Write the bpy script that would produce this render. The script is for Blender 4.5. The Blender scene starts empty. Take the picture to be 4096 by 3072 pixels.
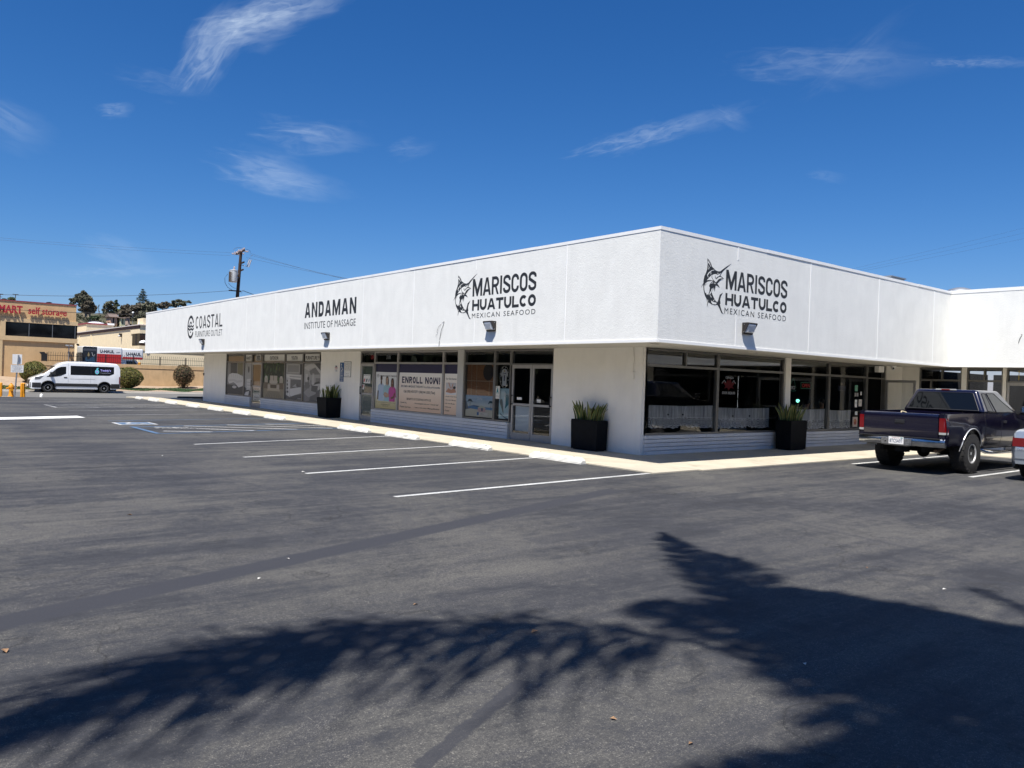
import bpy, bmesh, math, random
from mathutils import Vector, Matrix
SC = bpy.context.scene
COL = SC.collection
rnd = random.Random(7)
rad = math.radians
# ------------------------------------------------------------------ camera
CAM = Vector((-12.5766, -10.7605, 1.65))
FL = 3157.82
YAW, PITCH, ROLL = 0.68291, -0.00434, 0.03290
_f = Vector((math.sin(YAW)*math.cos(PITCH), math.cos(YAW)*math.cos(PITCH), math.sin(PITCH)))
_r0 = Vector((math.cos(YAW), -math.sin(YAW), 0)); _u0 = _r0.cross(_f)
_r = _r0*math.cos(ROLL) + _u0*math.sin(ROLL); _u = -_r0*math.sin(ROLL) + _u0*math.cos(ROLL)
cd = bpy.data.cameras.new("camera"); cam = bpy.data.objects.new("camera", cd); COL.objects.link(cam)
cd.sensor_width = 36.0; cd.lens = FL/4096*36; cd.clip_start = 0.05; cd.clip_end = 4000
M = Matrix((( _r.x, _u.x, -_f.x, CAM.x), (_r.y, _u.y, -_f.y, CAM.y), (_r.z, _u.z, -_f.z, CAM.z), (0, 0, 0, 1)))
cam.matrix_world = M
SC.camera = cam
def P(U, V, ax, val):
    """point where the sight line of a survey mark meets the plane axis=val (used to survey sizes and places)"""
    d = _f + (U-2048)/FL*_r - (V-1536)/FL*_u
    t = (val-CAM[ax])/d[ax]
    return CAM + t*d
# ------------------------------------------------------------------ sun, sky, exposure
SUND = Vector((0.39, 0.27, -1.0)).normalized()          # direction the light travels
ELEV = math.asin(-SUND.z); AZ = math.atan2(-SUND.x, -SUND.y)   # azimuth of the sun from +Y towards +X
sl = bpy.data.lights.new("sun", 'SUN'); sun = bpy.data.objects.new("sun", sl); COL.objects.link(sun)
sl.energy = 4.9; sl.angle = rad(0.6); sl.color = (1.0, 0.96, 0.90)
sun.rotation_mode = 'QUATERNION'; sun.rotation_quaternion = SUND.to_track_quat('-Z', 'Y'); sun.location = (0, 0, 60)
W = bpy.data.worlds.new("World"); SC.world = W; W.use_nodes = True
wt = W.node_tree; wn = wt.nodes; wl = wt.links
for n in list(wn): wn.remove(n)
wout = wn.new('ShaderNodeOutputWorld'); bg = wn.new('ShaderNodeBackground'); wl.new(bg.outputs[0], wout.inputs[0])
sky = wn.new('ShaderNodeTexSky'); sky.sky_type = 'NISHITA'; sky.sun_disc = False
sky.sun_elevation = ELEV; sky.sun_rotation = AZ; sky.altitude = 20; sky.air_density = 1.0; sky.dust_density = 0.25; sky.ozone_density = 3.0
bg.inputs[1].default_value = 0.0584
# colour of the air: deeper blue overhead, paler to the horizon
sep = wn.new('ShaderNodeSeparateColor'); wl.new(sky.outputs[0], sep.inputs[0]); hs = wn.new('ShaderNodeCombineColor')
for i, (g_, k_) in enumerate(((1.7, .217), (1.17, .617), (1.0, 1.22))):
    p_ = wn.new('ShaderNodeMath'); p_.operation = 'POWER'; wl.new(sep.outputs[i], p_.inputs[0]); p_.inputs[1].default_value = g_
    q_ = wn.new('ShaderNodeMath'); q_.operation = 'MULTIPLY'; wl.new(p_.outputs[0], q_.inputs[0]); q_.inputs[1].default_value = k_; wl.new(q_.outputs[0], hs.inputs[i])
SC.view_settings.view_transform = 'Standard'; SC.view_settings.look = 'None'; SC.view_settings.exposure = 0.66; SC.view_settings.gamma = 1
SC.render.film_transparent = False
SC.cycles.max_bounces = 8; SC.cycles.diffuse_bounces = 3; SC.cycles.glossy_bounces = 4; SC.cycles.transparent_max_bounces = 16
SC.cycles.use_denoising = True
def wmath(op, a, b=None, c=None):
    n = wn.new('ShaderNodeMath'); n.operation = op
    for i, v in enumerate((a, b, c)):
        if v is None: continue
        if isinstance(v, (int, float)): n.inputs[i].default_value = v
        else: wl.new(v, n.inputs[i])
    return n.outputs[0]
wtc = wn.new('ShaderNodeTexCoord')
def wdot(vec):
    n = wn.new('ShaderNodeVectorMath'); n.operation = 'DOT_PRODUCT'; wl.new(wtc.outputs['Generated'], n.inputs[0]); n.inputs[1].default_value = vec
    return n.outputs['Value']
def skydir(x, y):   # a bearing in the sky, surveyed in the 2212-wide view
    U, V = x*4096/2212, y*4096/2212
    return (_f + (U-2048)/FL*_r - (V-1536)/FL*_u).normalized()
# cirrus: (start bearing, end bearing, half width, density, streak scale)
CIRRUS = [((395,185),(520,20),36,.75,3.2), ((430,85),(640,45),34,.75,3.0), ((480,60),(760,-20),26,.8,3.2),
          ((470,345),(700,400),40,.50,3.6), ((560,280),(800,300),34,.42,3.6), ((520,380),(760,420),24,.26,3.6),
          ((1240,335),(1620,235),20,.42,4.0), ((1540,240),(1620,270),16,.20,4.0), ((1590,140),(2060,130),30,.26,4.0), ((2000,135),(2260,135),8,.30,4.0),
          ((1740,200),(1960,30),22,.12,4.0), ((-60,230),(110,300),42,.28,4.0), ((210,240),(290,235),12,.34,4.0), ((840,330),(940,310),16,.18,4.0),
          ((180,520),(340,570),30,.22,4.0), ((120,590),(420,585),10,.25,4.0), ((1740,375),(1830,385),10,.12,4.0), ((250,160),(460,200),22,.14,4.0)]
tot = None
for i, (a, b, hw, dens, sc_) in enumerate(CIRRUS):
    da, db = skydir(*a), skydir(*b); mid = (da+db).normalized(); t1 = (db-da); half = t1.length/2; t1.normalize()
    t1 = (t1 - mid*t1.dot(mid)).normalized(); t2 = mid.cross(t1); hwid = hw/2212*4096/FL
    A = wdot(t1/half); B = wdot(t2/hwid); F = wdot(mid)
    # wispy warp
    cb = wn.new('ShaderNodeCombineXYZ'); wl.new(wmath('MULTIPLY', A, half/hwid*0.24), cb.inputs[0]); wl.new(wmath('MULTIPLY', B, .95), cb.inputs[1]); cb.inputs[2].default_value = i*3.7
    nz = wn.new('ShaderNodeTexNoise'); nz.inputs['Scale'].default_value = .9; nz.inputs['Detail'].default_value = 3; nz.inputs['Roughness'].default_value = .5; nz.inputs['Distortion'].default_value = .4
    wl.new(cb.outputs[0], nz.inputs['Vector'])
    cb2 = wn.new('ShaderNodeCombineXYZ'); wl.new(wmath('MULTIPLY', A, half/hwid*0.42), cb2.inputs[0]); wl.new(wmath('ADD', wmath('MULTIPLY', B, 1.9), wmath('MULTIPLY', nz.outputs[0], 3.0)), cb2.inputs[1]); cb2.inputs[2].default_value = i*1.9
    nf = wn.new('ShaderNodeTexNoise'); nf.inputs['Scale'].default_value = 1.6; nf.inputs['Detail'].default_value = 6; nf.inputs['Roughness'].default_value = .54; nf.inputs['Distortion'].default_value = .5
    wl.new(cb2.outputs[0], nf.inputs['Vector'])
    Bw = wmath('ADD', B, wmath('MULTIPLY', wmath('SUBTRACT', nz.outputs[0], .5), 2.4))
    Aw = wmath('ADD', A, wmath('MULTIPLY', wmath('SUBTRACT', nf.outputs[0], .5), 1.1))
    rr = wmath('ADD', wmath('POWER', wmath('ABSOLUTE', wmath('MULTIPLY', Aw, .82)), 2.0), wmath('POWER', wmath('ABSOLUTE', wmath('MULTIPLY', Bw, .72)), 2.0))
    m = wmath('MAXIMUM', wmath('SUBTRACT', 1.0, rr), 0.0); m = wmath('POWER', m, 1.9)
    m = wmath('MULTIPLY', m, wmath('GREATER_THAN', F, 0.0))
    st = wmath('ADD', wmath('MAXIMUM', wmath('MULTIPLY', wmath('SUBTRACT', nf.outputs[0], .36), 1.9), 0.0), .26)
    m = wmath('MULTIPLY', wmath('MULTIPLY', m, st), dens*.62)
    tot = m if tot is None else wmath('ADD', tot, m)
tot = wmath('MINIMUM', tot, 0.85)
mixc = wn.new('ShaderNodeMixRGB'); wl.new(tot, mixc.inputs[0]); wl.new(hs.outputs[0], mixc.inputs[1]); mixc.inputs[2].default_value = (7.6, 9.0, 10.8, 1)
wl.new(mixc.outputs[0], bg.inputs[0])

# ------------------------------------------------------------------ materials
MC = {}
def nodes(name):
    m = bpy.data.materials.new(name); m.use_nodes = True
    return m, m.node_tree.nodes, m.node_tree.links, m.node_tree.nodes['Principled BSDF']
def mat(name, col, rough=.6, metal=0., spec=.5, var=0., vscale=6., bump=0., bscale=60., coat=0., emit=0., wpos=True):
    if name in MC: return MC[name]
    m, N, L, b = nodes(name)
    b.inputs['Base Color'].default_value = (*col, 1); b.inputs['Roughness'].default_value = rough
    b.inputs['Metallic'].default_value = metal; b.inputs['Specular IOR Level'].default_value = spec
    if coat: b.inputs['Coat Weight'].default_value = coat; b.inputs['Coat Roughness'].default_value = .03
    if emit: b.inputs['Emission Color'].default_value = (*col, 1); b.inputs['Emission Strength'].default_value = emit
    if var or bump:
        g = N.new('ShaderNodeNewGeometry')
    if var:
        n = N.new('ShaderNodeTexNoise'); n.inputs['Scale'].default_value = vscale; n.inputs['Detail'].default_value = 6; n.inputs['Roughness'].default_value = .6
        L.new(g.outputs['Position'], n.inputs['Vector'])
        r = N.new('ShaderNodeValToRGB'); e = r.color_ramp.elements
        e[0].position = .3; e[1].position = .7
        e[0].color = (*[c*(1-var) for c in col], 1); e[1].color = (*[min(1, c*(1+var)) for c in col], 1)
        L.new(n.outputs[0], r.inputs[0]); L.new(r.outputs[0], b.inputs['Base Color'])
    if bump:
        n2 = N.new('ShaderNodeTexNoise'); n2.inputs['Scale'].default_value = bscale; n2.inputs['Detail'].default_value = 5
        L.new(g.outputs['Position'], n2.inputs['Vector'])
        bp = N.new('ShaderNodeBump'); bp.inputs['Strength'].default_value = bump; bp.inputs['Distance'].default_value = .02
        L.new(n2.outputs[0], bp.inputs['Height']); L.new(bp.outputs[0], b.inputs['Normal'])
    MC[name] = m
    return m
def glassmat(name, tint, refl=1.0, body=None, bodyf=0.0):
    """flat pane: mirror-like by fresnel over a tinted view through it"""
    if name in MC: return MC[name]
    m, N, L, b = nodes(name); N.remove(b); out = [n for n in N if n.type == 'OUTPUT_MATERIAL'][0]
    tr = N.new('ShaderNodeBsdfTransparent'); tr.inputs[0].default_value = (*tint, 1)
    base = tr.outputs[0]
    if body:
        df = N.new('ShaderNodeBsdfDiffuse'); df.inputs[0].default_value = (*body, 1)
        mx0 = N.new('ShaderNodeMixShader'); mx0.inputs[0].default_value = bodyf; L.new(base, mx0.inputs[1]); L.new(df.outputs[0], mx0.inputs[2]); base = mx0.outputs[0]
    gl = N.new('ShaderNodeBsdfGlossy'); gl.inputs[0].default_value = (1, 1, 1, 1); gl.inputs['Roughness'].default_value = .0
    fr = N.new('ShaderNodeFresnel'); fr.inputs[0].default_value = 1.52
    g = N.new('ShaderNodeNewGeometry'); nn = N.new('ShaderNodeTexNoise'); nn.inputs['Scale'].default_value = .9; L.new(g.outputs['Position'], nn.inputs['Vector'])
    bp = N.new('ShaderNodeBump'); bp.inputs['Strength'].default_value = .025; bp.inputs['Distance'].default_value = .05; L.new(nn.outputs[0], bp.inputs['Height']); L.new(bp.outputs[0], gl.inputs['Normal'])
    mu = N.new('ShaderNodeMath'); mu.operation = 'MULTIPLY'; L.new(fr.outputs[0], mu.inputs[0]); mu.inputs[1].default_value = refl
    mx = N.new('ShaderNodeMixShader'); L.new(mu.outputs[0], mx.inputs[0]); L.new(base, mx.inputs[1]); L.new(gl.outputs[0], mx.inputs[2]); L.new(mx.outputs[0], out.inputs[0])
    MC[name] = m
    return m
def vnoise(N, L, vec, scale, detail=6, rough=.6, dist=0.):
    n = N.new('ShaderNodeTexNoise'); n.inputs['Scale'].default_value = scale; n.inputs['Detail'].default_value = detail; n.inputs['Roughness'].default_value = rough; n.inputs['Distortion'].default_value = dist
    L.new(vec, n.inputs['Vector']); return n.outputs[0]
def ramp(N, L, val, stops):
    r = N.new('ShaderNodeValToRGB'); e = r.color_ramp.elements
    while len(e) < len(stops): e.new(.5)
    for el, (p, c) in zip(e, stops):
        el.position = p; el.color = (c, c, c, 1) if isinstance(c, (int, float)) else (*c, 1)
    L.new(val, r.inputs[0]); return r.outputs[0]
def mth(N, L, op, a, b=None, c=None):
    n = N.new('ShaderNodeMath'); n.operation = op
    for i, v in enumerate((a, b, c)):
        if v is None: continue
        if isinstance(v, (int, float)): n.inputs[i].default_value = v
        else: L.new(v, n.inputs[i])
    return n.outputs[0]
def mixrgb(N, L, fac, a, b, mode='MIX'):
    n = N.new('ShaderNodeMixRGB'); n.blend_type = mode
    for i, v in enumerate((fac, a, b)):
        if isinstance(v, (int, float)): n.inputs[i].default_value = v if i == 0 else (v, v, v, 1)
        elif isinstance(v, tuple): n.inputs[i].default_value = (*v, 1)
        else: L.new(v, n.inputs[i])
    return n.outputs[0]
def mapped(N, L, vec, scale=(1, 1, 1), rotz=0., loc=(0, 0, 0)):
    n = N.new('ShaderNodeMapping'); n.inputs['Scale'].default_value = scale; n.inputs['Rotation'].default_value = (0, 0, rotz); n.inputs['Location'].default_value = loc
    L.new(vec, n.inputs['Vector']); return n.outputs[0]

def asphalt():
    m, N, L, b = nodes('asphalt'); g = N.new('ShaderNodeNewGeometry').outputs['Position']
    big = vnoise(N, L, mapped(N, L, g, (1, 1, 1), .6), .30, 5, .60, .3)
    streak = vnoise(N, L, mapped(N, L, g, (.13, 1.7, 1), rad(-52)), 1.3, 8, .70, .25)
    streak2 = vnoise(N, L, mapped(N, L, g, (.20, 2.4, 1), rad(38)), 1.0, 8, .70, .2)
    fine = vnoise(N, L, g, 120, 3, .8)
    fine2 = vnoise(N, L, g, 38, 4, .8)
    mid = vnoise(N, L, g, 7, 9, .75)
    patch = vnoise(N, L, mapped(N, L, g, (.8, 1.3, 1), rad(-30), (4.2, 1.7, 0)), .95, 9, .72, 1.2)
    w = mth(N, L, 'ADD', mth(N, L, 'MULTIPLY', big, .34), mth(N, L, 'ADD', mth(N, L, 'MULTIPLY', streak, .26), mth(N, L, 'ADD', mth(N, L, 'MULTIPLY', streak2, .16), mth(N, L, 'MULTIPLY', patch, .24))))
    w = mth(N, L, 'ADD', w, mth(N, L, 'MULTIPLY', mth(N, L, 'SUBTRACT', mid, .5), .22))
    col = ramp(N, L, w, [(.42, (.027, .028, .032)), (.475, (.037, .038, .042)), (.510, (.053, .052, .051)), (.575, (.082, .079, .072))])
    # crisp-edged remains of seal coat, wandering hairline cracks, scuffs
    pm = ramp(N, L, mth(N, L, 'ADD', patch, mth(N, L, 'MULTIPLY', mth(N, L, 'SUBTRACT', mid, .5), .12)), [(.530, 0.), (.560, 1.)])
    col = mixrgb(N, L, mth(N, L, 'MULTIPLY', pm, .55), col, (.034, .035, .041))
    def iso(sc, loc, wd, s_, base):
        n_ = vnoise(N, L, mapped(N, L, g, (1, 1, 1), .3, loc), sc, 4, .55, .3)
        k_ = ramp(N, L, mth(N, L, 'ABSOLUTE', mth(N, L, 'SUBTRACT', n_, .5)), [(wd*.4, 1.), (wd, 0.)]); br = ramp(N, L, vnoise(N, L, mapped(N, L, g, (1,1,1), 0, loc), .6, 2), [(.47, 0.), (.56, 1.)])
        return mixrgb(N, L, mth(N, L, 'MULTIPLY', mth(N, L, 'MULTIPLY', k_, br), s_), base, (.020, .020, .021))
    col = iso(.33, (1.3, 7.2, 0), .0042, .85, col); col = iso(.6, (5.1, 2.2, 0), .0045, .6, col)
    sc_ = vnoise(N, L, mapped(N, L, g, (.10, 5.5, 1), rad(-25)), 1.6, 3, .5, .5)
    col = mixrgb(N, L, mth(N, L, 'MULTIPLY', ramp(N, L, sc_, [(.62, 0.), (.70, 1.)]), .45), col, (.026, .026, .028))
    # worn seal coat: pale aggregate shows through as grain, more where the coat is worn
    worn = ramp(N, L, w, [(.45, .10), (.54, 1.0)])
    grain = ramp(N, L, mth(N, L, 'ADD', mth(N, L, 'MULTIPLY', fine, .6), mth(N, L, 'MULTIPLY', fine2, .4)), [(.50, 0.), (.56, .22), (.64, 1.)])
    col = mixrgb(N, L, mth(N, L, 'MULTIPLY', mth(N, L, 'MULTIPLY', grain, worn), .85), col, (.31, .29, .245))
    dgrain = ramp(N, L, vnoise(N, L, g, 52, 4, .85), [(.38, 1.), (.48, 0.)])
    col = mixrgb(N, L, mth(N, L, 'MULTIPLY', dgrain, .62), col, (.022, .022, .024))
    # dark seams of fresh seal: (a, b) line through two ground points, half width, strength
    def seam(p, q, hw, s, col, wob=.16):
        dx, dy = q[0]-p[0], q[1]-p[1]; l = math.hypot(dx, dy); nx, ny = -dy/l, dx/l
        d = N.new('ShaderNodeVectorMath'); d.operation = 'DOT_PRODUCT'; L.new(g, d.inputs[0]); d.inputs[1].default_value = (nx, ny, 0)
        t = N.new('ShaderNodeVectorMath'); t.operation = 'DOT_PRODUCT'; L.new(g, t.inputs[0]); t.inputs[1].default_value = (dx/l/l, dy/l/l, 0)
        off = mth(N, L, 'ABSOLUTE', mth(N, L, 'ADD', mth(N, L, 'SUBTRACT', d.outputs['Value'], nx*p[0]+ny*p[1]), mth(N, L, 'MULTIPLY', mth(N, L, 'SUBTRACT', mid, .5), wob*.6)))
        k = mth(N, L, 'SUBTRACT', 1., mth(N, L, 'SMOOTHSTEP' if False else 'DIVIDE', off, hw)); k = mth(N, L, 'MINIMUM', mth(N, L, 'MAXIMUM', mth(N, L, 'MULTIPLY', k, 4.), 0.), 1.)
        tt = mth(N, L, 'SUBTRACT', t.outputs['Value'], (dx*p[0]+dy*p[1])/l/l)
        ins = mth(N, L, 'MULTIPLY', mth(N, L, 'GREATER_THAN', tt, 0.), mth(N, L, 'LESS_THAN', tt, 1.))
        return mixrgb(N, L, mth(N, L, 'MULTIPLY', mth(N, L, 'MULTIPLY', k, ins), s), col, (.033, .034, .040))
    for a, b_, hw, s in SEAMS: col = seam(a, b_, hw, s, col)
    # oil drips at the bays, dark and blurred
    ob = ramp(N, L, vnoise(N, L, mapped(N, L, g, (1, .7, 1), .2, (3.1, .4, 0)), .85, 3, .5), [(.64, 0.), (.76, 1.)])
    col = mixrgb(N, L, mth(N, L, 'MULTIPLY', ob, .5), col, (.024, .024, .025))
    L.new(col, b.inputs['Base Color']); b.inputs['Roughness'].default_value = .82; b.inputs['Specular IOR Level'].default_value = .35
    bp = N.new('ShaderNodeBump'); bp.inputs['Strength'].default_value = .55; bp.inputs['Distance'].default_value = .006; L.new(mth(N, L, 'ADD', fine, mth(N, L, 'MULTIPLY', mid, .6)), bp.inputs['Height']); L.new(bp.outputs[0], b.inputs['Normal'])
    return m
def N_vec(N, L, g, s):
    n = N.new('ShaderNodeTexNoise'); n.inputs['Scale'].default_value = s; L.new(g, n.inputs['Vector'])
    a = N.new('ShaderNodeVectorMath'); a.operation = 'MULTIPLY_ADD'; L.new(n.outputs['Color'], a.inputs[0]); a.inputs[1].default_value = (3, 3, 3); L.new(g, a.inputs[2]); return a.outputs[0]
def gp(x, y):       # ground mark surveyed in the 2212-wide view
    p = P(x*4096/2212, y*4096/2212, 2, 0.0); return (p.x, p.y)
SEAMS = [(gp(-60, 1358), gp(1330, 1058), .18, .95), (gp(905, 1660), gp(1130, 1470), .05, .8),
         (gp(0, 1300), gp(520, 1130), .05, .4), (gp(1150, 1170), gp(1340, 1140), .2, .45), (gp(300, 990), gp(820, 1110), .07, .35), (gp(1500, 1080), gp(2212, 1240), .06, .4), (gp(1700, 1225), gp(2250, 1265), .05, .5)]
def stucco(name, col, s1=14., s2=70., bump=.5, mott=.05, stretch=1., drips=.0):
    m, N, L, b = nodes(name); g = N.new('ShaderNodeNewGeometry').outputs['Position']
    n = vnoise(N, L, g, 1.6, 6, .6, .4); n2 = vnoise(N, L, mapped(N, L, g, (3.2, 3.2, .6)), 1.5, 5, .65)
    w = mth(N, L, 'ADD', mth(N, L, 'MULTIPLY', n, .6), mth(N, L, 'MULTIPLY', n2, .4))
    c = ramp(N, L, w, [(.36, tuple(x*(1-mott) for x in col)), (.62, tuple(min(1, x*(1+mott*.4)) for x in col))])
    if drips:
        dd = ramp(N, L, vnoise(N, L, mapped(N, L, g, (5, 5, .35)), 1.2, 5, .6), [(.56, 0.), (.72, 1.)])
        c = mixrgb(N, L, mth(N, L, 'MULTIPLY', dd, drips), c, tuple(x*.8 for x in col))
    L.new(c, b.inputs['Base Color']); b.inputs['Roughness'].default_value = .85; b.inputs['Specular IOR Level'].default_value = .25
    h1 = vnoise(N, L, mapped(N, L, g, (1, 1, stretch)), s1, 5, .55, 1.6); h2 = vnoise(N, L, g, s2, 3, .6)
    h = mth(N, L, 'ADD', h1, mth(N, L, 'MULTIPLY', h2, .28))
    bp = N.new('ShaderNodeBump'); bp.inputs['Strength'].default_value = bump; bp.inputs['Distance'].default_value = .02; L.new(h, bp.inputs['Height']); L.new(bp.outputs[0], b.inputs['Normal'])
    MC[name] = m
    return m
def concrete(name, col, stain=.35):
    m, N, L, b = nodes(name); g = N.new('ShaderNodeNewGeometry').outputs['Position']
    n = vnoise(N, L, g, 1.3, 8, .68, .5); f = vnoise(N, L, g, 60, 3, .7); s = vnoise(N, L, mapped(N, L, g, (1, .5, 1), .4), 2.3, 6, .7, .8)
    c = ramp(N, L, n, [(.3, tuple(x*.86 for x in col)), (.7, tuple(x*1.12 for x in col))])
    c = mixrgb(N, L, mth(N, L, 'MULTIPLY', ramp(N, L, s, [(.55, 0.), (.75, 1.)]), stain), c, tuple(x*.55 for x in (col[0], col[1]*.93, col[2]*.8)))
    c = mixrgb(N, L, mth(N, L, 'MULTIPLY', f, .18), c, tuple(x*.7 for x in col))
    L.new(c, b.inputs['Base Color']); b.inputs['Roughness'].default_value = .85
    bp = N.new('ShaderNodeBump'); bp.inputs['Strength'].default_value = .3; bp.inputs['Distance'].default_value = .006; L.new(f, bp.inputs['Height']); L.new(bp.outputs[0], b.inputs['Normal'])
    MC[name] = m
    return m
def paint(name, col, wear=.4):
    """road paint, broken up where tyres have worn it"""
    m, N, L, b = nodes(name); g = N.new('ShaderNodeNewGeometry').outputs['Position']
    n = vnoise(N, L, g, 26, 7, .75); n2 = vnoise(N, L, g, 1.1, 4, .6)
    k = ramp(N, L, mth(N, L, 'ADD', mth(N, L, 'MULTIPLY', n, .7), mth(N, L, 'MULTIPLY', n2, .3)), [(.5-.22*(1-wear)-.06, 1.), (.62-.1*(1-wear)+.06, 0.)])
    k = mth(N, L, 'MULTIPLY', k, wear)
    c = mixrgb(N, L, k, col, (.055, .055, .055))
    L.new(c, b.inputs['Base Color']); b.inputs['Roughness'].default_value = .7
    MC[name] = m
    return m
def leafmat(name, cols, rough=.55):
    m, N, L, b = nodes(name)
    g = N.new('ShaderNodeNewGeometry')
    stops = [(i/(max(1, len(cols)-1)), c) for i, c in enumerate(cols)]
    c = ramp(N, L, g.outputs['Random Per Island'], stops)
    L.new(c, b.inputs['Base Color']); b.inputs['Roughness'].default_value = rough; b.inputs['Specular IOR Level'].default_value = .25
    b.inputs['Transmission Weight'].default_value = 0
    MC[name] = m
    return m

# ------------------------------------------------------------------ mesh builder
def wmat(o):
    m = Matrix.Identity(4)
    while o is not None:
        m = o.matrix_basis @ m; o = o.parent
    return m
class MB:
    def __init__(s): s.v = []; s.f = []; s.mi = []; s.mats = []
    def m(s, material):
        if material not in s.mats: s.mats.append(material)
        return s.mats.index(material)
    def add(s, verts, faces, material=None):
        o = len(s.v); s.v += [Vector(p) for p in verts]; k = s.m(material) if material else 0
        for f in faces: s.f.append([i+o for i in f]); s.mi.append(k)
        return s
    def box(s, x0, x1, y0, y1, z0, z1, material=None):
        x0, x1 = min(x0, x1), max(x0, x1); y0, y1 = min(y0, y1), max(y0, y1); z0, z1 = min(z0, z1), max(z0, z1)
        v = [(x0,y0,z0),(x1,y0,z0),(x1,y1,z0),(x0,y1,z0),(x0,y0,z1),(x1,y0,z1),(x1,y1,z1),(x0,y1,z1)]
        return s.add(v, [(3,2,1,0),(4,5,6,7),(0,1,5,4),(1,2,6,5),(2,3,7,6),(3,0,4,7)], material)
    def hexa(s, b, t, material=None):   # 4 bottom + 4 top corners
        return s.add(list(b)+list(t), [(3,2,1,0),(4,5,6,7),(0,1,5,4),(1,2,6,5),(2,3,7,6),(3,0,4,7)], material)
    def prism(s, pts, d, material=None):   # polygon (3d points) pushed along vector d
        n = len(pts); d = Vector(d); v = [Vector(p) for p in pts]; w = [p+d for p in v]
        fs = [tuple(range(n))[::-1], tuple(range(n, 2*n))] + [(i, (i+1) % n, n+(i+1) % n, n+i) for i in range(n)]
        return s.add(v+w, fs, material)
    def poly(s, pts, material=None): return s.add(pts, [tuple(range(len(pts)))], material)
    def ring(s, c, ax, r, n=12, up=None):
        ax = Vector(ax).normalized(); h = up or (Vector((0,0,1)) if abs(ax.z) < .9 else Vector((1,0,0)))
        a = ax.cross(h).normalized(); b = ax.cross(a)
        return [Vector(c) + (a*math.cos(2*math.pi*i/n) + b*math.sin(2*math.pi*i/n))*r for i in range(n)]
    def cyl(s, p0, p1, r0, r1=None, n=12, material=None, cap=True):
        r1 = r0 if r1 is None else r1; p0, p1 = Vector(p0), Vector(p1); ax = p1-p0
        v = s.ring(p0, ax, r0, n) + s.ring(p1, ax, r1, n)
        fs = [(i, (i+1) % n, n+(i+1) % n, n+i) for i in range(n)]
        if cap: fs += [tuple(range(n))[::-1], tuple(range(n, 2*n))]
        return s.add(v, fs, material)
    def tube(s, pts, r, n=6, material=None):
        pts = [Vector(p) for p in pts]; rings = []
        rs = r if isinstance(r, (list, tuple)) else [r]*len(pts)
        for i, p in enumerate(pts):
            t = (pts[min(i+1, len(pts)-1)] - pts[max(i-1, 0)])
            rings.append(s.ring(p, t, rs[i], n))
        v = [q for R in rings for q in R]; fs = []
        for k in range(len(pts)-1):
            fs += [(k*n+i, k*n+(i+1) % n, (k+1)*n+(i+1) % n, (k+1)*n+i) for i in range(n)]
        fs += [tuple(range(n))[::-1], tuple(range((len(pts)-1)*n, len(pts)*n))]
        return s.add(v, fs, material)
    def lathe(s, c, prof, n=16, ax=(0,0,1), material=None):   # prof: (radius, height along ax)
        c = Vector(c); ax = Vector(ax).normalized(); v = []; fs = []
        for (r, h) in prof: v += s.ring(c+ax*h, ax, max(r, 1e-4), n)
        for k in range(len(prof)-1): fs += [(k*n+i, k*n+(i+1) % n, (k+1)*n+(i+1) % n, (k+1)*n+i) for i in range(n)]
        fs += [tuple(range(n))[::-1], tuple(range((len(prof)-1)*n, len(prof)*n))]
        return s.add(v, fs, material)
    def ell(s, c, rx, ry, rz, nu=12, nv=8, material=None):
        v = []; fs = []; c = Vector(c)
        for j in range(nv+1):
            th = math.pi*j/nv
            for i in range(nu):
                ph = 2*math.pi*i/nu; v.append(c+Vector((rx*math.sin(th)*math.cos(ph), ry*math.sin(th)*math.sin(ph), -rz*math.cos(th))))
        for j in range(nv): fs += [(j*nu+i, j*nu+(i+1) % nu, (j+1)*nu+(i+1) % nu, (j+1)*nu+i) for i in range(nu)]
        return s.add(v, fs, material)
    def grid(s, P2, material=None, flip=False):   # 2-d list of points
        nr, nc = len(P2), len(P2[0]); v = [p for row in P2 for p in row]; fs = []
        for j in range(nr-1):
            for i in range(nc-1):
                q = (j*nc+i, j*nc+i+1, (j+1)*nc+i+1, (j+1)*nc+i); fs.append(q[::-1] if flip else q)
        return s.add(v, fs, material)
    def build(s, name, material=None, parent=None, local=False, smooth=0, bevel=0., seg=2):
        me = bpy.data.meshes.new(name)
        vs = s.v
        if parent is not None and not local:
            inv = wmat(parent).inverted(); vs = [inv @ p for p in vs]
        me.from_pydata([tuple(p) for p in vs], [], s.f)
        for mm in (s.mats or [material]): me.materials.append(mm)
        if s.mats:
            me.polygons.foreach_set('material_index', s.mi)
        if bevel:
            bm = bmesh.new(); bm.from_mesh(me); bmesh.ops.remove_doubles(bm, verts=bm.verts, dist=1e-5)
            es = [e for e in bm.edges if len(e.link_faces) == 2 and e.calc_face_angle(0) > .5]
            bmesh.ops.bevel(bm, geom=es, offset=bevel, segments=seg, profile=.6, affect='EDGES'); bm.to_mesh(me); bm.free()
        me.validate()
        if smooth:
            for p in me.polygons: p.use_smooth = True
            me.set_sharp_from_angle(angle=rad(smooth))
        o = bpy.data.objects.new(name, me); COL.objects.link(o)
        if parent is not None: o.parent = parent
        return o
def thing(name, label, cat, loc=(0,0,0), rotz=0., group=None):
    o = bpy.data.objects.new(name, None); COL.objects.link(o); o.location = loc; o.rotation_euler = (0,0,rotz); o.empty_display_size = .2
    o['label'] = label; o['category'] = cat
    if group: o['group'] = group
    return o
def tag(o, label, cat, group=None):
    o['label'] = label; o['category'] = cat
    if group: o['group'] = group
    return o
def struct(o): o['kind'] = 'structure'; return o
def stuff(o): o['kind'] = 'stuff'; return o
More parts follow.
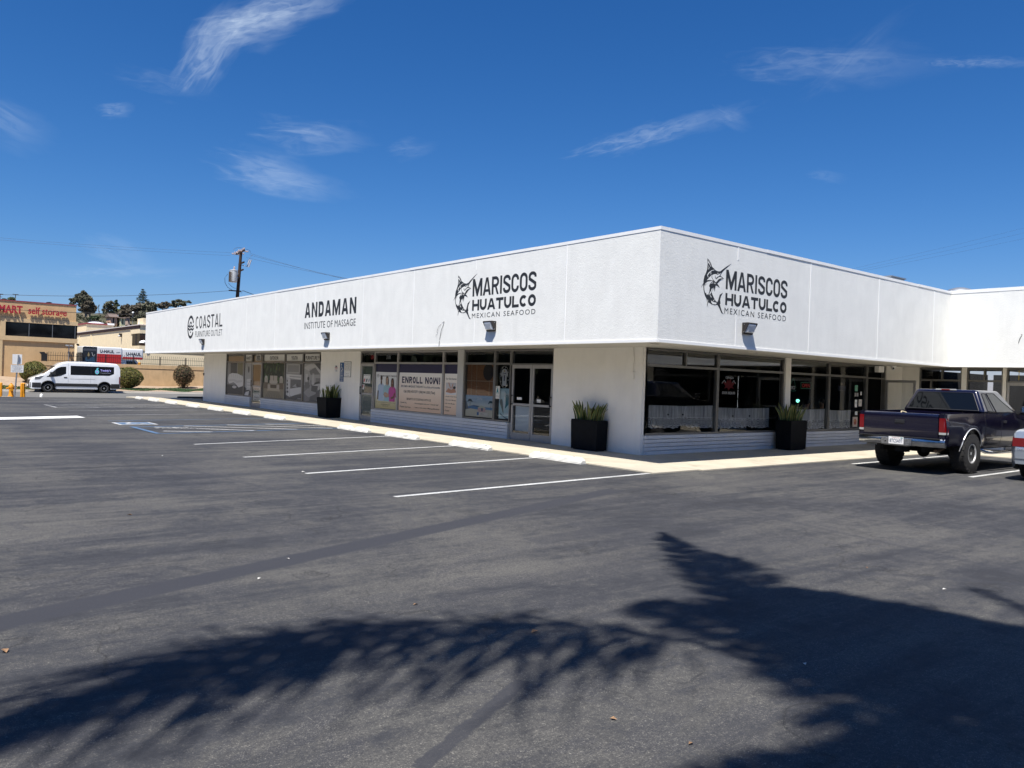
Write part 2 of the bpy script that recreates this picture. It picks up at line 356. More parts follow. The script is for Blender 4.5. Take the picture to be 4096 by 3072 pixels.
def recentre(o, base):   # move a lone mesh's origin to its base
    base = Vector(base); o.data.transform(Matrix.Translation(-base)); o.location = base; return o
def dup(root, loc, rotz=0., label=None):
    r = root.copy(); COL.objects.link(r); r.location = loc; r.rotation_euler = (0,0,rotz)
    if label: r['label'] = label
    def kids(a, b):
        for c in [o for o in bpy.data.objects if o.parent == a]:
            d = c.copy(); COL.objects.link(d); d.parent = b; kids(c, d)
    kids(root, r)
    return r
# lettering ---------------------------------------------------------
TX = {}
def text2d(s, bold=0., space=1.):
    k = (s, bold, space)
    if k in TX: return TX[k]
    cu = bpy.data.curves.new('lettering', 'FONT'); cu.body = s; cu.offset = bold; cu.space_character = space; cu.resolution_u = 3; cu.size = 1
    o = bpy.data.objects.new('lettering', cu); COL.objects.link(o)
    dg = bpy.context.evaluated_depsgraph_get(); me = bpy.data.meshes.new_from_object(o.evaluated_get(dg))
    v = [(p.co.x, p.co.y) for p in me.vertices]; f = [tuple(p.vertices) for p in me.polygons]
    bpy.data.objects.remove(o); bpy.data.curves.remove(cu); bpy.data.meshes.remove(me)
    x0, x1 = min(a for a, _ in v), max(a for a, _ in v); y0, y1 = min(b for _, b in v), max(b for _, b in v)
    v = [((a-x0)/(x1-x0), (b-y0)/(y1-y0)) for a, b in v]
    TX[k] = (v, f, (x1-x0)/(y1-y0)); return TX[k]
class Art:
    """flat printed or painted work on a plane: o lower-left, U/V unit vectors, N outward"""
    def __init__(s, o, U, V, N, w, h, t=.003):
        s.o, s.U, s.V, s.N, s.w, s.h = Vector(o), Vector(U), Vector(V), Vector(N), w, h; s.mb = MB(); s.t = t
    def at(s, x, y, l): return s.o + s.U*(x*s.w) + s.V*(y*s.h) + s.N*(s.t + l*.0011)
    def base(s, material, x0=0, y0=0, x1=1, y1=1):
        p = [s.o+s.U*(x*s.w)+s.V*(y*s.h) for x, y in ((x0,y0),(x1,y0),(x1,y1),(x0,y1))]; s.mb.prism(p, s.N*s.t, material); return s
    def poly(s, pts, material, l=1):
        s.mb.poly([s.at(x, y, l) for x, y in pts], material); return s
    def rect(s, x0, y0, x1, y1, material, l=1): return s.poly([(x0,y0),(x1,y0),(x1,y1),(x0,y1)], material, l)
    def oval(s, cx, cy, rx, ry, material, l=1, n=20, a0=0., a1=360.):
        return s.poly([(cx+rx*math.cos(rad(a0+(a1-a0)*i/n)), cy+ry*math.sin(rad(a0+(a1-a0)*i/n))) for i in range(n+(0 if a1-a0 >= 360 else 1))], material, l)
    def line(s, pts, wd, material, l=1):    # stroke; wd in metres
        for a, b in zip(pts, pts[1:]):
            A, B = s.at(*a, l), s.at(*b, l); d = B-A
            if d.length < 1e-6: continue
            q = s.N.cross(d.normalized())*wd/2; s.mb.poly([A-q, B-q, B+q, A+q], material)
        return s
    def text(s, st, x0, y0, x1, y1, material, l=2, bold=0., space=1., keep=False, align='l'):
        v, f, asp = text2d(st, bold, space)
        if keep:      # keep the letters' own proportion inside the box height
            ww = asp*(y1-y0)*s.h/s.w
            if ww < x1-x0:
                if align == 'c': c = (x0+x1)/2; x0, x1 = c-ww/2, c+ww/2
                else: x1 = x0+ww
        s.mb.add([s.at(x0+a*(x1-x0), y0+b*(y1-y0), l) for a, b in v], f, material); return s
    def build(s, name, parent=None): return s.mb.build(name, None, parent)
def leaves(mb, c, r, n, size, squash=1., seedr=None, flat=.0, asp=.6):
    """n leaf-sized faces through an ellipsoidal clump, denser to its skin"""
    R = seedr or rnd; c = Vector(c); r = Vector(r) if not isinstance(r, (int, float)) else Vector((r, r, r))
    for _ in range(n):
        d = Vector((R.gauss(0,1), R.gauss(0,1), R.gauss(0,1))).normalized(); k = R.random()**.45
        p = c + Vector((d.x*r.x, d.y*r.y, d.z*r.z))*k
        nrm = (d + Vector((R.gauss(0,.8), R.gauss(0,.8), R.gauss(0,.8)))).normalized()
        a = nrm.orthogonal().normalized(); a.rotate(Matrix.Rotation(R.random()*6.28, 3, nrm)); b = nrm.cross(a)
        sz = size*(.6+.8*R.random()); a *= sz; b *= sz*asp
        mb.add([p-a*.5, p+b*.5, p+a*.5+nrm*sz*.1, p-b*.5], [(0,1,2,3)])

# sign-painter's block capitals, drawn as bands of even weight
def _strip(pts, s_):
    P_ = []
    for x, y in pts:
        if not P_ or (Vector((x, y))-P_[-1]).length > s_*.04: P_.append(Vector((x, y)))
    n = len(P_); L_, R_ = [], []
    for i in range(n):
        a = P_[max(i-1, 0)]; b = P_[min(i+1, n-1)]
        if 0 < i < n-1:
            d1 = (P_[i]-a).normalized(); d2 = (b-P_[i]).normalized(); t_ = (d1+d2); t_ = t_.normalized() if t_.length > 1e-6 else d1; k = max(.35, t_.dot(d1))
        else: t_ = (b-a).normalized(); k = 1
        q = Vector((-t_.y, t_.x))*(s_/2/k); L_.append(P_[i]+q); R_.append(P_[i]-q)
    return [[R_[i], R_[i+1], L_[i+1], L_[i]] for i in range(n-1)]
def _arc(cx, cy, rx, ry, a0, a1, n=10): return [(cx+rx*math.cos(rad(a0+(a1-a0)*i/n)), cy+ry*math.sin(rad(a0+(a1-a0)*i/n))) for i in range(n+1)]
def glyph(ch, W, H, s_):
    r = lambda x0, y0, x1, y1: [(x0,y0),(x1,y0),(x1,y1),(x0,y1)]; h = s_/2; out = []; rx = W/2-h; ry = min(H/2-h, rx*1.05)
    top, bot_ = H-h-ry, h+ry; cx = W/2
    if ch == 'I': out = [r(cx-h,0,cx+h,H)]
    elif ch == 'L': out = [r(0,0,s_,H), r(s_,0,W,s_*.95)]
    elif ch == 'T': out = [r(0,H-s_*.95,W,H), r(cx-h,0,cx+h,H-s_*.95)]
    elif ch == 'H': out = [r(0,0,s_,H), r(W-s_,0,W,H), r(s_,H/2-h*.9,W-s_,H/2+h*.9)]
    elif ch == 'E': out = [r(0,0,s_,H), r(s_,0,W,s_*.9), r(s_,H-s_*.9,W,H), r(s_,H/2-s_*.42,W*.9,H/2+s_*.42)]
    elif ch == 'M': out = [[(0,0),(s_,0),(s_,H*.60),(0,H)], [(W-s_,0),(W,0),(W,H),(W-s_,H*.60)], [(0,H),(s_,H*.60),(cx-s_*.34,H*.0),(cx,H*.0),(cx,H*.40),(s_*1.22,H)], [(W,H),(W-s_*1.22,H),(cx,H*.40),(cx,0),(cx+s_*.34,0),(W-s_,H*.60)]]
    elif ch == 'N': out = [[(0,0),(s_,0),(s_,H*.62),(s_*1.05,H),(0,H)], [(W-s_*1.05,0),(W,0),(W,H),(W-s_,H),(W-s_,H*.38)], [(s_,H*.62),(W-s_*1.05,0),(W-s_,H*.38),(s_*1.05,H)]]
    elif ch in 'AV':
        a = s_*1.08; t_ = H*.80; ix = lambda y: a+(cx-a)*y/t_
        out = [[(0,0),(a,0),(cx,t_),(cx,H),(cx-s_*.62,H)], [(W-a,0),(W,0),(cx+s_*.62,H),(cx,H),(cx,t_)], [(ix(H*.19),H*.19),(W-ix(H*.19),H*.19),(W-ix(H*.19+s_*.85),H*.19+s_*.85),(ix(H*.19+s_*.85),H*.19+s_*.85)]]
    elif ch == 'W': out = [[(x, H-y) for x, y in p][::-1] for p in glyph('M', W, H, s_)]
    elif ch == 'O' and top >= H*.64:
        c = _arc(cx,top,rx,ry,0,180)+_arc(cx,bot_,rx,ry,180,360); c.append(c[0]); out = _strip(c, s_)
    elif ch == 'C' and top < H*.64: out = _strip(_arc(cx,H/2,rx,H/2-h,44,316,20), s_)
    elif ch == 'O' and top < H*.64: c = _arc(cx,H/2,rx,H/2-h,0,360,24); out = _strip(c, s_)
    elif ch == 'C': out = _strip([(W-h,H*.66),(W-h,top)]+_arc(cx,top,rx,ry,0,180)+_arc(cx,bot_,rx,ry,180,360)+[(W-h,H*.34)], s_)
    elif ch == 'U': out = _strip([(h,H)]+_arc(cx,bot_,rx,ry,180,360)+[(W-h,H)], s_)
    elif ch == 'D': q = _strip([(s_,H-h)]+_arc(W-h-ry*.9,H-h-ry,ry*.9,ry,90,0)+_arc(W-h-ry*.9,h+ry,ry*.9,ry,0,-90)+[(s_,h)], s_); out = [r(0,0,s_,H)]+q
    elif ch == 'R':
        by = H*.40; rr_ = (H-by)/2; m_ = (H+by)/2; kx = min(rx, rr_*.9); out = [r(0,0,s_,H)]+_strip([(s_,H-h)]+_arc(W-h-kx,m_,kx,rr_-h,90,-90,12)+[(s_,by+h)], s_)+[[(W*.46,by),(W-s_,0),(W,0),(W*.46+s_*.95,by)]]
    elif ch == 'S':
        r2 = (H/2-h)/2; r2x = rx
        out = _strip([(W-h,H*.70),(W-h,H-h-r2*.8)]+_arc(cx,H-h-r2*.8,r2x,r2*.8,0,180,9)+[(h+.02*W,H*.62),(cx,H*.5),(W-h-.02*W,H*.38)]+_arc(cx,h+r2*.8,r2x,r2*.8,0,-180,9)+[(h,H*.30)], s_)
    elif ch == '!': out = [r(cx-h,H*.28,cx+h,H), r(cx-h,0,cx+h,s_)]
    elif ch == 'X': out = [[(0,0),(s_*1.1,0),(W,H),(W-s_*1.1,H)], [(W-s_*1.1,0),(W,0),(W*.5+s_*.55,H*.5),(W*.5,H*.5-s_*.4)], [(0,H),(s_*1.1,H),(W*.5,H*.5+s_*.4),(W*.5-s_*.55,H*.5)]]
    return out
GW = {'M':1.42,'A':1.16,'N':1.12,'I':.36,'W':1.55,'T':1.02,'L':.90,'E':.88,'!':.36,'H':1.06}
def blockcaps(art, st, material, stroke, gap=.20, space=.5, x0=0., y0=0., x1=1., y1=1., l=1):
    """fill the box with st; stroke in metres"""
    W_, H_ = (x1-x0)*art.w, (y1-y0)*art.h; tot_ = sum(space if c == ' ' else GW.get(c,1.) for c in st)+gap*(len(st)-1); u = W_/tot_; x = 0.; k = 0
    for c in st:
        if c == ' ': x += (space+gap)*u; continue
        w_ = GW.get(c,1.)*u; s_ = min(stroke, w_*.9)
        for p in glyph(c, w_, H_, s_):
            k += 1; v = [art.at(x0+(x+px)/art.w, y0+py/art.h, l+.02*(k % 9)) for px, py in p]; art.mb.poly(v, material)
        x += w_+gap*u
# ------------------------------------------------------------------ shared materials
ASPH = asphalt()
STUC = stucco('white_stucco', (.85,.845,.795), 17., 80., .26, .06, 1., .06)
STUCS = stucco('white_wall', (.93,.90,.835), 12., 60., .25, .05, 1., .10)
SOFF = mat('soffit_paint', (.56,.535,.48), .8, var=.06, vscale=1.5)
TRIM = mat('white_trim', (.88,.875,.85), .6, var=.03, vscale=3)
SIGNB = mat('sign_black', (.022,.024,.026), .6, var=.12, vscale=9)
CONC = concrete('walk_concrete', (.49,.44,.34), .75)
KERB = concrete('kerb_concrete', (.42,.39,.34), .4)
BRK = stucco('painted_block', (.84,.83,.81), 22., 80., .6, .06)
ALU = mat('bronze_aluminium', (.215,.21,.20), .42, .55, var=.1, vscale=5)
ALUL = mat('pale_aluminium', (.42,.41,.40), .45, .45, var=.08, vscale=5)
PANE = glassmat('shop_glass', (.96,.97,.97), .9)
PANED = glassmat('dark_shop_glass', (.93,.945,.95), 1.1)
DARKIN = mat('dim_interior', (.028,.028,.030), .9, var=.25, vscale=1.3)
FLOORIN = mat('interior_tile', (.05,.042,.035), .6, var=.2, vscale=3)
BLK = mat('satin_black', (.012,.012,.013), .38, var=.2, vscale=9)
MATBLK = mat('matt_black', (.018,.018,.019), .8)
WHITEP = mat('poster_white', (.85,.84,.81), .6)
INKB = mat('print_black', (.02,.02,.025), .6)
NAVY = mat('print_navy', (.014,.013,.060), .5)
CHROME = mat('chrome', (.75,.76,.78), .12, 1.)
STEEL = mat('galvanised_steel', (.42,.44,.46), .45, .8, var=.12, vscale=14)
RUB = mat('tyre_rubber', (.022,.021,.020), .85, var=.2, vscale=30)
def flat(r, g, b, rough=.6): return mat('print_%02x%02x%02x' % (int(r*255), int(g*255), int(b*255)), (r, g, b), rough)

# ------------------------------------------------------------------ ground
def sheet(name, xs, ys, zf, material, parent=None):
    mb = MB(); mb.grid([[Vector((x, y, zf(x, y))) for x in xs] for y in ys]); return mb.build(name, material, parent)
DIRT = stucco('dry_dirt', (.36,.27,.19), 3., 30., .6, .25)
EARTH = stucco('far_earth', (.26,.215,.15), .5, 4., .5, .25)
def lerp(a, b, t): return a+(b-a)*t
def frange(a, b, n): return [a+(b-a)*i/(n-1) for i in range(n)]
def interp(x, tab):
    if x <= tab[0][0]: return tab[0][1]
    for (a, va), (b, vb) in zip(tab, tab[1:]):
        if x <= b: return va+(vb-va)*(x-a)/(b-a)
    return tab[-1][1]
LOTY = 35.9
lot = struct(sheet('parking_lot', [-90, -40, -20, -10, 0, 10, 25, 60, 90], [-90, -40, -20, -5, 5, 20, LOTY], lambda x, y: 0.0, ASPH))
STREETM = None
def mk_street():
    m, N, L, b = nodes('street_asphalt'); g = N.new('ShaderNodeNewGeometry').outputs['Position']
    n = vnoise(N, L, mapped(N, L, g, (.25, 1, 1)), .7, 6, .6); f = vnoise(N, L, g, 40, 3, .7)
    c = ramp(N, L, n, [(.3, (.115,.11,.10)), (.7, (.165,.16,.145))]); c = mixrgb(N, L, mth(N, L, 'MULTIPLY', f, .35), c, (.08,.078,.072))
    L.new(c, b.inputs['Base Color']); b.inputs['Roughness'].default_value = .85; return m
STREETM = mk_street()
def zst(y): return interp(y, [(LOTY, 0.004), (37.5, -.05), (42, -.17), (51.7, -.17)])
street = struct(sheet('street', [-120, -40, -10, 0, 10, 40, 120], [LOTY, 36.6, 37.5, 39, 42, 47, 51.75], lambda x, y: zst(y), STREETM))
ground = struct(sheet('ground', [-2500, -600, -200, -60, 0, 60, 200, 600, 2500], [-2500, -600, -150, 0, 40, 60, 120, 140], lambda x, y: -.6, EARTH))
def ztop(x): return interp(x, [(-9,.85), (-5,.74), (-2.6,.66), (-1,.50), (3,.22), (9,.32), (14,.4)])
def zbank(x, y):
    t = max(0., min(1., (y-52.0)/5.6)); w = .04*math.sin(x*1.3+y*.7)*t
    return lerp(-.06, ztop(x), t**1.15) + w
bank = struct(sheet('dirt_bank', frange(-40, 40, 81), [51.9, 52.3, 52.8, 53.5, 54.2, 55, 55.8, 56.6, 57.3, 58.2, 62, 75, 110, 142], lambda x, y: zbank(x, y), DIRT))
mb = MB(); mb.prism([(-120,51.72,-.3),(-120,51.92,-.3),(-120,51.92,-.045),(-120,51.76,-.04)], (240,0,0)); struct(mb.build('kerb', KERB))
mb = MB()   # gutter pan in front of the far kerb
mb.prism([(-120,51.2,-.3),(-120,51.72,-.3),(-120,51.72,-.155),(-120,51.2,-.16)], (240,0,0)); struct(mb.build('gutter_strip', KERB))

# painted markings (children of the lot)
WHP = paint('white_road_paint', (.74,.74,.71), .72); WHW = paint('worn_white_road_paint', (.62,.62,.60), .95); BLUP = paint('blue_road_paint', (.085,.21,.40), .85); WHN = paint('fresh_white_road_paint', (.80,.80,.77), .25)
def stripe(name, p, q, w, material, z=.004, lab=None):
    p, q = Vector((*p, z)), Vector((*q, z)); d = (q-p); n = Vector((-d.y, d.x, 0)).normalized()*w/2
    mb = MB(); k = max(2, int(d.length/.5))
    mb.grid([[p+d*i/k-n, p+d*i/k+n] for i in range(k+1)], flip=False)
    o = mb.build(name, material, lot); o['kind'] = 'structure'
    for po in o.data.polygons: pass
    if lab: o['label'] = lab
    return o
for y0, y1 in ((-1.37,-.98), (1.48,2.13), (4.28,5.16), (7.26,8.32)): stripe('parking_line', (-6.95,y0), (-1.25,y1), .10, WHP)
for y0, y1 in ((15.86,16.9),): stripe('blue_parking_line', (-6.87,y0), (-1.25,y1), .09, BLUP)
for y0, y1 in ((19.02,19.95), (22.13,22.9), (29.82,30.5), (32.36,32.9)): stripe('parking_line', (-6.85,y0), (-1.25,y1), .12, WHW)
stripe('parking_line', (4.74,-4.26), (11.2,-4.2), .10, WHP); stripe('parking_line', (4.9,-1.72), (11.2,-1.66), .10, WHP)
stripe('parking_line', (4.7,-7.0), (11.2,-6.95), .10, WHP); stripe('parking_line', (4.7,-9.8), (11.2,-9.75), .10, WHP)
# blue access aisle with white hatching
stripe('aisle_border', (-6.86,13.0), (-1.25,14.0), .12, BLUP); stripe('aisle_border', (-6.82,10.42), (-1.2,11.5), .12, BLUP, .008); stripe('aisle_border', (-6.86,13.05), (-6.86,10.38), .14, BLUP, .012)
for a, b in (((-6.32,12.85),(-4.1,10.95)), ((-6.5,11.3),(-5.4,10.75)), ((-5.42,13.2),(-2.76,11.25)), ((-4.07,13.45),(-1.5,11.5)), ((-2.78,13.65),(-1.3,12.45))): stripe('aisle_hatch', a, b, .11, WHP, .008)
# far aisle, white only
for a, b in (((-6.9,27.1),(-1.3,27.7)), ((-6.82,24.7),(-1.3,25.3)), ((-6.88,27.1),(-6.84,24.65)), ((-5.9,27.0),(-3.8,25.0)), ((-4.6,27.2),(-2.4,25.2)), ((-3.2,27.4),(-1.4,25.6)), ((-6.6,26.4),(-5.2,24.9))): stripe('aisle_hatch', a, b, .13, WHW, .004)
mb = MB(); mb.poly([(-16.5,14.2,.004),(-9.5,16.82,.004),(-7.15,17.66,.004),(-7.2,18.72,.004),(-9.45,17.93,.004),(-16.5,15.3,.004)]); o = struct(mb.build('wide_stop_line', WHN, lot))
# accessible-space symbol
mb = Art((-6.95,14.0,.002),(1,0,0),(0,1,0),(0,0,1),1.05,1.05,.004); blu = BLUP; wht = WHP
mb.base(WHP); mb.rect(.07,.07,.93,.93,blu)
for pts in ([(.40,.80),(.42,.45),(.66,.45),(.76,.20),(.86,.22)],): mb.line(pts, .09, wht, 2)
mb.oval(.40,.86,.06,.06,wht,2); mb.oval(.46,.34,.24,.24,wht,2); mb.oval(.46,.34,.16,.16,blu,3)
o = struct(mb.build('accessible_symbol', lot))
art = Art((-6.45,12.0,.002),(1,0,0),(0,1,0),(0,0,1),1.1,.8,.004)
art.text('NO', .1,.55,.9,.95, WHW, 4, .01); art.text('PARKING', 0,.05,1,.45, WHW, 4, .01); struct(art.build('no_parking_lettering', lot))

# ------------------------------------------------------------------ the building
XA, YB, XC_ = 1.27, 1.50, 14.20            # shop walls
FX, FY, FCX = -.70, -.598, 12.64           # fascia faces
ZB, ZT = 2.50, 4.756
YN = 36.36
class PA:   # wall plane facing -X ; u = y
    N = Vector((-1,0,0)); U = Vector((0,-1,0))
    def __init__(s, x): s.x = x
    def box(s, mb, u0, u1, z0, z1, d0, d1, m=None): mb.box(s.x+d0, s.x+d1, u0, u1, z0, z1, m)
    def pt(s, u, z, d=0): return Vector((s.x+d, u, z))
    def quad(s, mb, u0, u1, z0, z1, d): mb.poly([(s.x+d,u1,z0),(s.x+d,u0,z0),(s.x+d,u0,z1),(s.x+d,u1,z1)])
    def art(s, u0, u1, z0, z1, d=0, t=.003): return Art(s.pt(max(u0,u1), z0, d), s.U, (0,0,1), s.N, abs(u1-u0), z1-z0, t)
    ax = 0
class PB:   # wall plane facing -Y ; u = x
    N = Vector((0,-1,0)); U = Vector((1,0,0))
    def __init__(s, y): s.x = y
    def box(s, mb, u0, u1, z0, z1, d0, d1, m=None): mb.box(u0, u1, s.x+d0, s.x+d1, z0, z1, m)
    def pt(s, u, z, d=0): return Vector((u, s.x+d, z))
    def quad(s, mb, u0, u1, z0, z1, d): mb.poly([(u0,s.x+d,z0),(u1,s.x+d,z0),(u1,s.x+d,z1),(u0,s.x+d,z1)])
    def art(s, u0, u1, z0, z1, d=0, t=.003): return Art(s.pt(min(u0,u1), z0, d), s.U, (0,0,1), s.N, abs(u1-u0), z1-z0, t)
    ax = 1
A, B, C = PA(XA), PB(YB), PA(XC_)
FA, FB, FC = PA(FX), PB(FY), PA(FCX)
bld = thing('shopping_plaza', 'long white single-storey shop row with a deep blank stucco fascia turning the corner', 'building', (XA, YB, 0))
# walkway around it
mb = MB()
walk = MB(); z = .022
def slabs(mb, x0, x1, y0, y1, n, along):
    for i in range(n):
        t0, t1 = i/n, (i+1)/n; g = .006
        if along == 'y': mb.box(x0, x1, lerp(y0,y1,t0)+g, lerp(y0,y1,t1)-g, -.1, z)
        else: mb.box(lerp(x0,x1,t0)+g, lerp(x0,x1,t1)-g, y0, y1, -.1, z)
slabs(walk, -1.22, .1, -1.08, 38.0, 13, 'y'); slabs(walk, .112, XA+.6, -1.08+1.3, 36.6, 12, 'y')
slabs(walk, .112, 11.2, -1.16, .21, 4, 'x'); slabs(walk, XA+.61, 14.6, .222, YB+.5, 4, 'x')
slabs(walk, 11.21, 14.8, -26, .21, 9, 'y')
struct(walk.build('walkway', CONC))
# walls
for u0, u1 in ((YB, 4.57), (15.05, 18.29), (29.05, 32.4)):
    mb = MB(); A.box(mb, u0, u1, 0, ZB+.1, 0, .16)
    if u1 > 30: mb.box(XA+.16, 18, 32.24, 32.4, 0, ZB+.1)
    if u0 == YB: B.box(mb, XA+.16, 1.377, 0, ZB+.1, 0, .16)
    mb.build('shop_wall', STUCS, bld)
mb = MB(); B.box(mb, 7.175, 7.43, 0, ZB+.05, -.03, .16); mb.build('column', STUCS, bld)
mb = MB(); B.box(mb, 13.10, XC_+.16, 0, ZB+.1, 0, .16); C.box(mb, YB, .95, 0, ZB+.1, 0, .16); mb.build('corner_pier', STUCS, bld)
# fascia: three faces, returns, parapet back
mb = MB()
mb.box(FX, FX+.2, FY, YN, ZB, 4.69); mb.box(FX+.2, FCX, FY, FY+.2, ZB, 4.69); mb.box(FCX, FCX+.2, -26, FY+.2, ZB, 4.69); mb.box(FX+.2, 18, YN-.2, YN, ZB, 4.69)
mb.build('fascia', STUC, bld)
# stucco joints: raised battens
FAJ = [P(a, b, 0, FX).y for a, b in ((2263,1170),(1900,1213),(1653,1235),(1451,1255),(1259,1270),(1100,1285),(985,1300))]
FBJ = [P(a, b, 1, FY).x for a, b in ((2948,1187),(3239,1230),(3513,1275),(3733.5,1312))]
for i, u in enumerate(FAJ):
    for z0, z1 in (((ZB+.055, 3.22), (4.42, 4.685)) if i == 1 else ((ZB+.055, 4.685),)): mb = MB(); FA.box(mb, u-.011, u+.011, z0, z1, -.004, .01); mb.build('panel_joint', TRIM, bld)
for i, u in enumerate(FBJ):
    for z0, z1 in (((ZB+.055, 3.22), (4.40, 4.685)) if i == 0 else ((ZB+.055, 4.685),)): mb = MB(); FB.box(mb, u-.016, u+.016, z0, z1, -.006, .01); mb.build('panel_joint', TRIM, bld)
mb = MB()
FA.box(mb, FY-.006, YN, ZB-.005, ZB+.05, -.012, .02); FB.box(mb, FX+.02, FCX-.012, ZB-.005, ZB+.05, -.012, .02); FC.box(mb, -26, FY-.014, ZB-.005, ZB+.05, -.012, .02)
mb.build('drip_edge', TRIM, bld)
# metal coping in lengths, each lap a touch out of line
mb = MB(); ys = [FY-.008, 3.1, 5.6, 8.6, 11.7, 14.9, 18, 21, 24, 27.2, 30.3, 33.4, YN+.02]
for i, (a, b) in enumerate(zip(ys, ys[1:])):
    k = .002*((i*7) % 3); mb.box(FX-.008-k, FX+.24, a, b-.003, 4.69+.002*((i*5) % 3), ZT+k)
xs = [FX+.245, 2.9, 5.9, 8.4, 10.4, FCX-.02]
for i, (a, b) in enumerate(zip(xs, xs[1:])):
    k = .002*((i*5) % 3); mb.box(a, b-.003, FY-.009-k, FY+.24, 4.69+.002*((i*5) % 3), ZT+.003+k)
ys = [-26, -22, -18, -14, -10, -7, -4.6, -1.9, FY+.24]
for i, (a, b) in enumerate(zip(ys, ys[1:])):
    k = .002*((i*7) % 3); mb.box(FCX-.008-k, FCX+.24, a, b-.003, 4.69, ZT+.03+k)
mb.build('roof_coping', TRIM, bld)
mb = MB(); mb.box(FX+.2, 18, FY+.2, YN-.2, ZB+.03, ZB+.10); mb.box(FCX+.2, 34, -26, FY+.2, ZB+.03, ZB+.10); mb.build('soffit', SOFF, bld)
mb = MB(); mb.box(FX+.2, 18, FY+.2, YN-.2, 4.40, 4.50); mb.box(FCX+.2, 34, -26, FY+.2, 4.40, 4.50); mb.build('roof', mat('roof_membrane', (.5,.5,.49), .9), bld)
# soffit vents
for x, y in ((.2,.25), (.15,8.2), (.2,3.4), (3.9,.35), (.2,13.6), (9.1,.5), (12,.6)): mb = MB(); mb.cyl((x,y,ZB+.012),(x,y,ZB+.031),.11,.11,16); mb.build('soffit_vent', SOFF, bld)
# interior seen through the glass
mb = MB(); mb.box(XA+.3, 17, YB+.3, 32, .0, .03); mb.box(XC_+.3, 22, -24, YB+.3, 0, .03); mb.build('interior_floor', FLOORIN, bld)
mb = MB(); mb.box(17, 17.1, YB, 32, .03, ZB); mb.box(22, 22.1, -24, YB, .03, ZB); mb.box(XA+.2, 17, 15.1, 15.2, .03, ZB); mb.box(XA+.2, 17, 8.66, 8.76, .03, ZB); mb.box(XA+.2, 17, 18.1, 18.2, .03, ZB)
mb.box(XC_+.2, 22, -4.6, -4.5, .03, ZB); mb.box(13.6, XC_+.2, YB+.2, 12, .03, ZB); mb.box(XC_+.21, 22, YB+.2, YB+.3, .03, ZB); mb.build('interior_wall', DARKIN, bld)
# tables and chairs in the dim dining room, some way behind the glass
WOODI = mat('dark_wood', (.10,.055,.03), .5)
for i, (tx, ty) in enumerate(((3.4,3.2),(5.8,3.4),(8.6,3.3),(10.6,3.6),(3.3,6.2))):
    t = thing('dining_table', 'dark dining table standing inside the corner restaurant', 'table', (tx,ty,.03), group='tables in the corner restaurant')
    mb = MB(); mb.box(tx-.4,tx+.4,ty-.4,ty+.4,.74,.78); mb.build('tabletop', WOODI, t, bevel=.006)
    mb = MB(); mb.cyl((tx,ty,.03),(tx,ty,.74),.04,.04,10); mb.cyl((tx,ty,.03),(tx,ty,.06),.24,.2,14); mb.build('pedestal', MATBLK, t)
# low painted block walls below the glass
def blockwall(pl, u0, u1, ztop, d0=-.035, ends=True):
    mb = MB(); n = 5; h = (ztop-.02)/n; R = random.Random(int(u0*31))
    for k in range(n):
        u = u0 - (0 if k % 2 else R.random()*.5); 
        while u < u1:
            w = .40+.25*R.random(); a, b = max(u0, u), min(u1, u+w)
            if b-a > .02: pl.box(mb, a+(.002 if a > u0 else 0), b-(.003 if b < u1 else 0), .02+k*h+(.0 if k == 0 else .009), .02+(k+1)*h-.004, d0-.008*R.random(), .14)
            u += w
    pl.box(mb, u0+.01, u1-.01, .02, ztop-.01, d0+.075, .15)
    return mb.build('block_sill_wall', BRK, bld)
blockwall(A, 6.36, 14.10, .475); blockwall(A, 18.29, 24.33, .475); blockwall(A, 25.64, 29.05, .475)
blockwall(B, 1.377, 7.175, .475); blockwall(B, 7.43, 11.85, .46)
# window and door frames
RAIL = 2.117
def frame(mb, pl, u0, u1, z0, z1, w=.05, d0=.02, d1=.12): # perimeter
    pl.box(mb, u0, u0+w, z0, z1, d0, d1); pl.box(mb, u1-w, u1, z0, z1, d0, d1)
    pl.box(mb, u0+w, u1-w, z0, z0+w, d0, d1); pl.box(mb, u0+w, u1-w, z1-w, z1, d0, d1)
def window(pl, u0, u1, z0=.475, top=2.515, rail=RAIL, w=.045, pane=None, lab=None, metal=None, tpane=None):
    mb = MB(); frame(mb, pl, u0+.003, u1-.003, z0, top, w); pl.box(mb, u0+w, u1-w, rail-.03, rail+.03, .01, .12)
    fr = mb.build('window', metal or ALU, bld)
    if lab: fr['label'] = lab
    for a, b, pm in ((z0+w, rail-.03, pane or PANE), (rail+.03, top-w, tpane or PANED)):
        mb = MB(); pl.quad(mb, u0+w-.002, u1-w+.002, a, b, .066); mb.build('pane', pm, fr)
    return fr
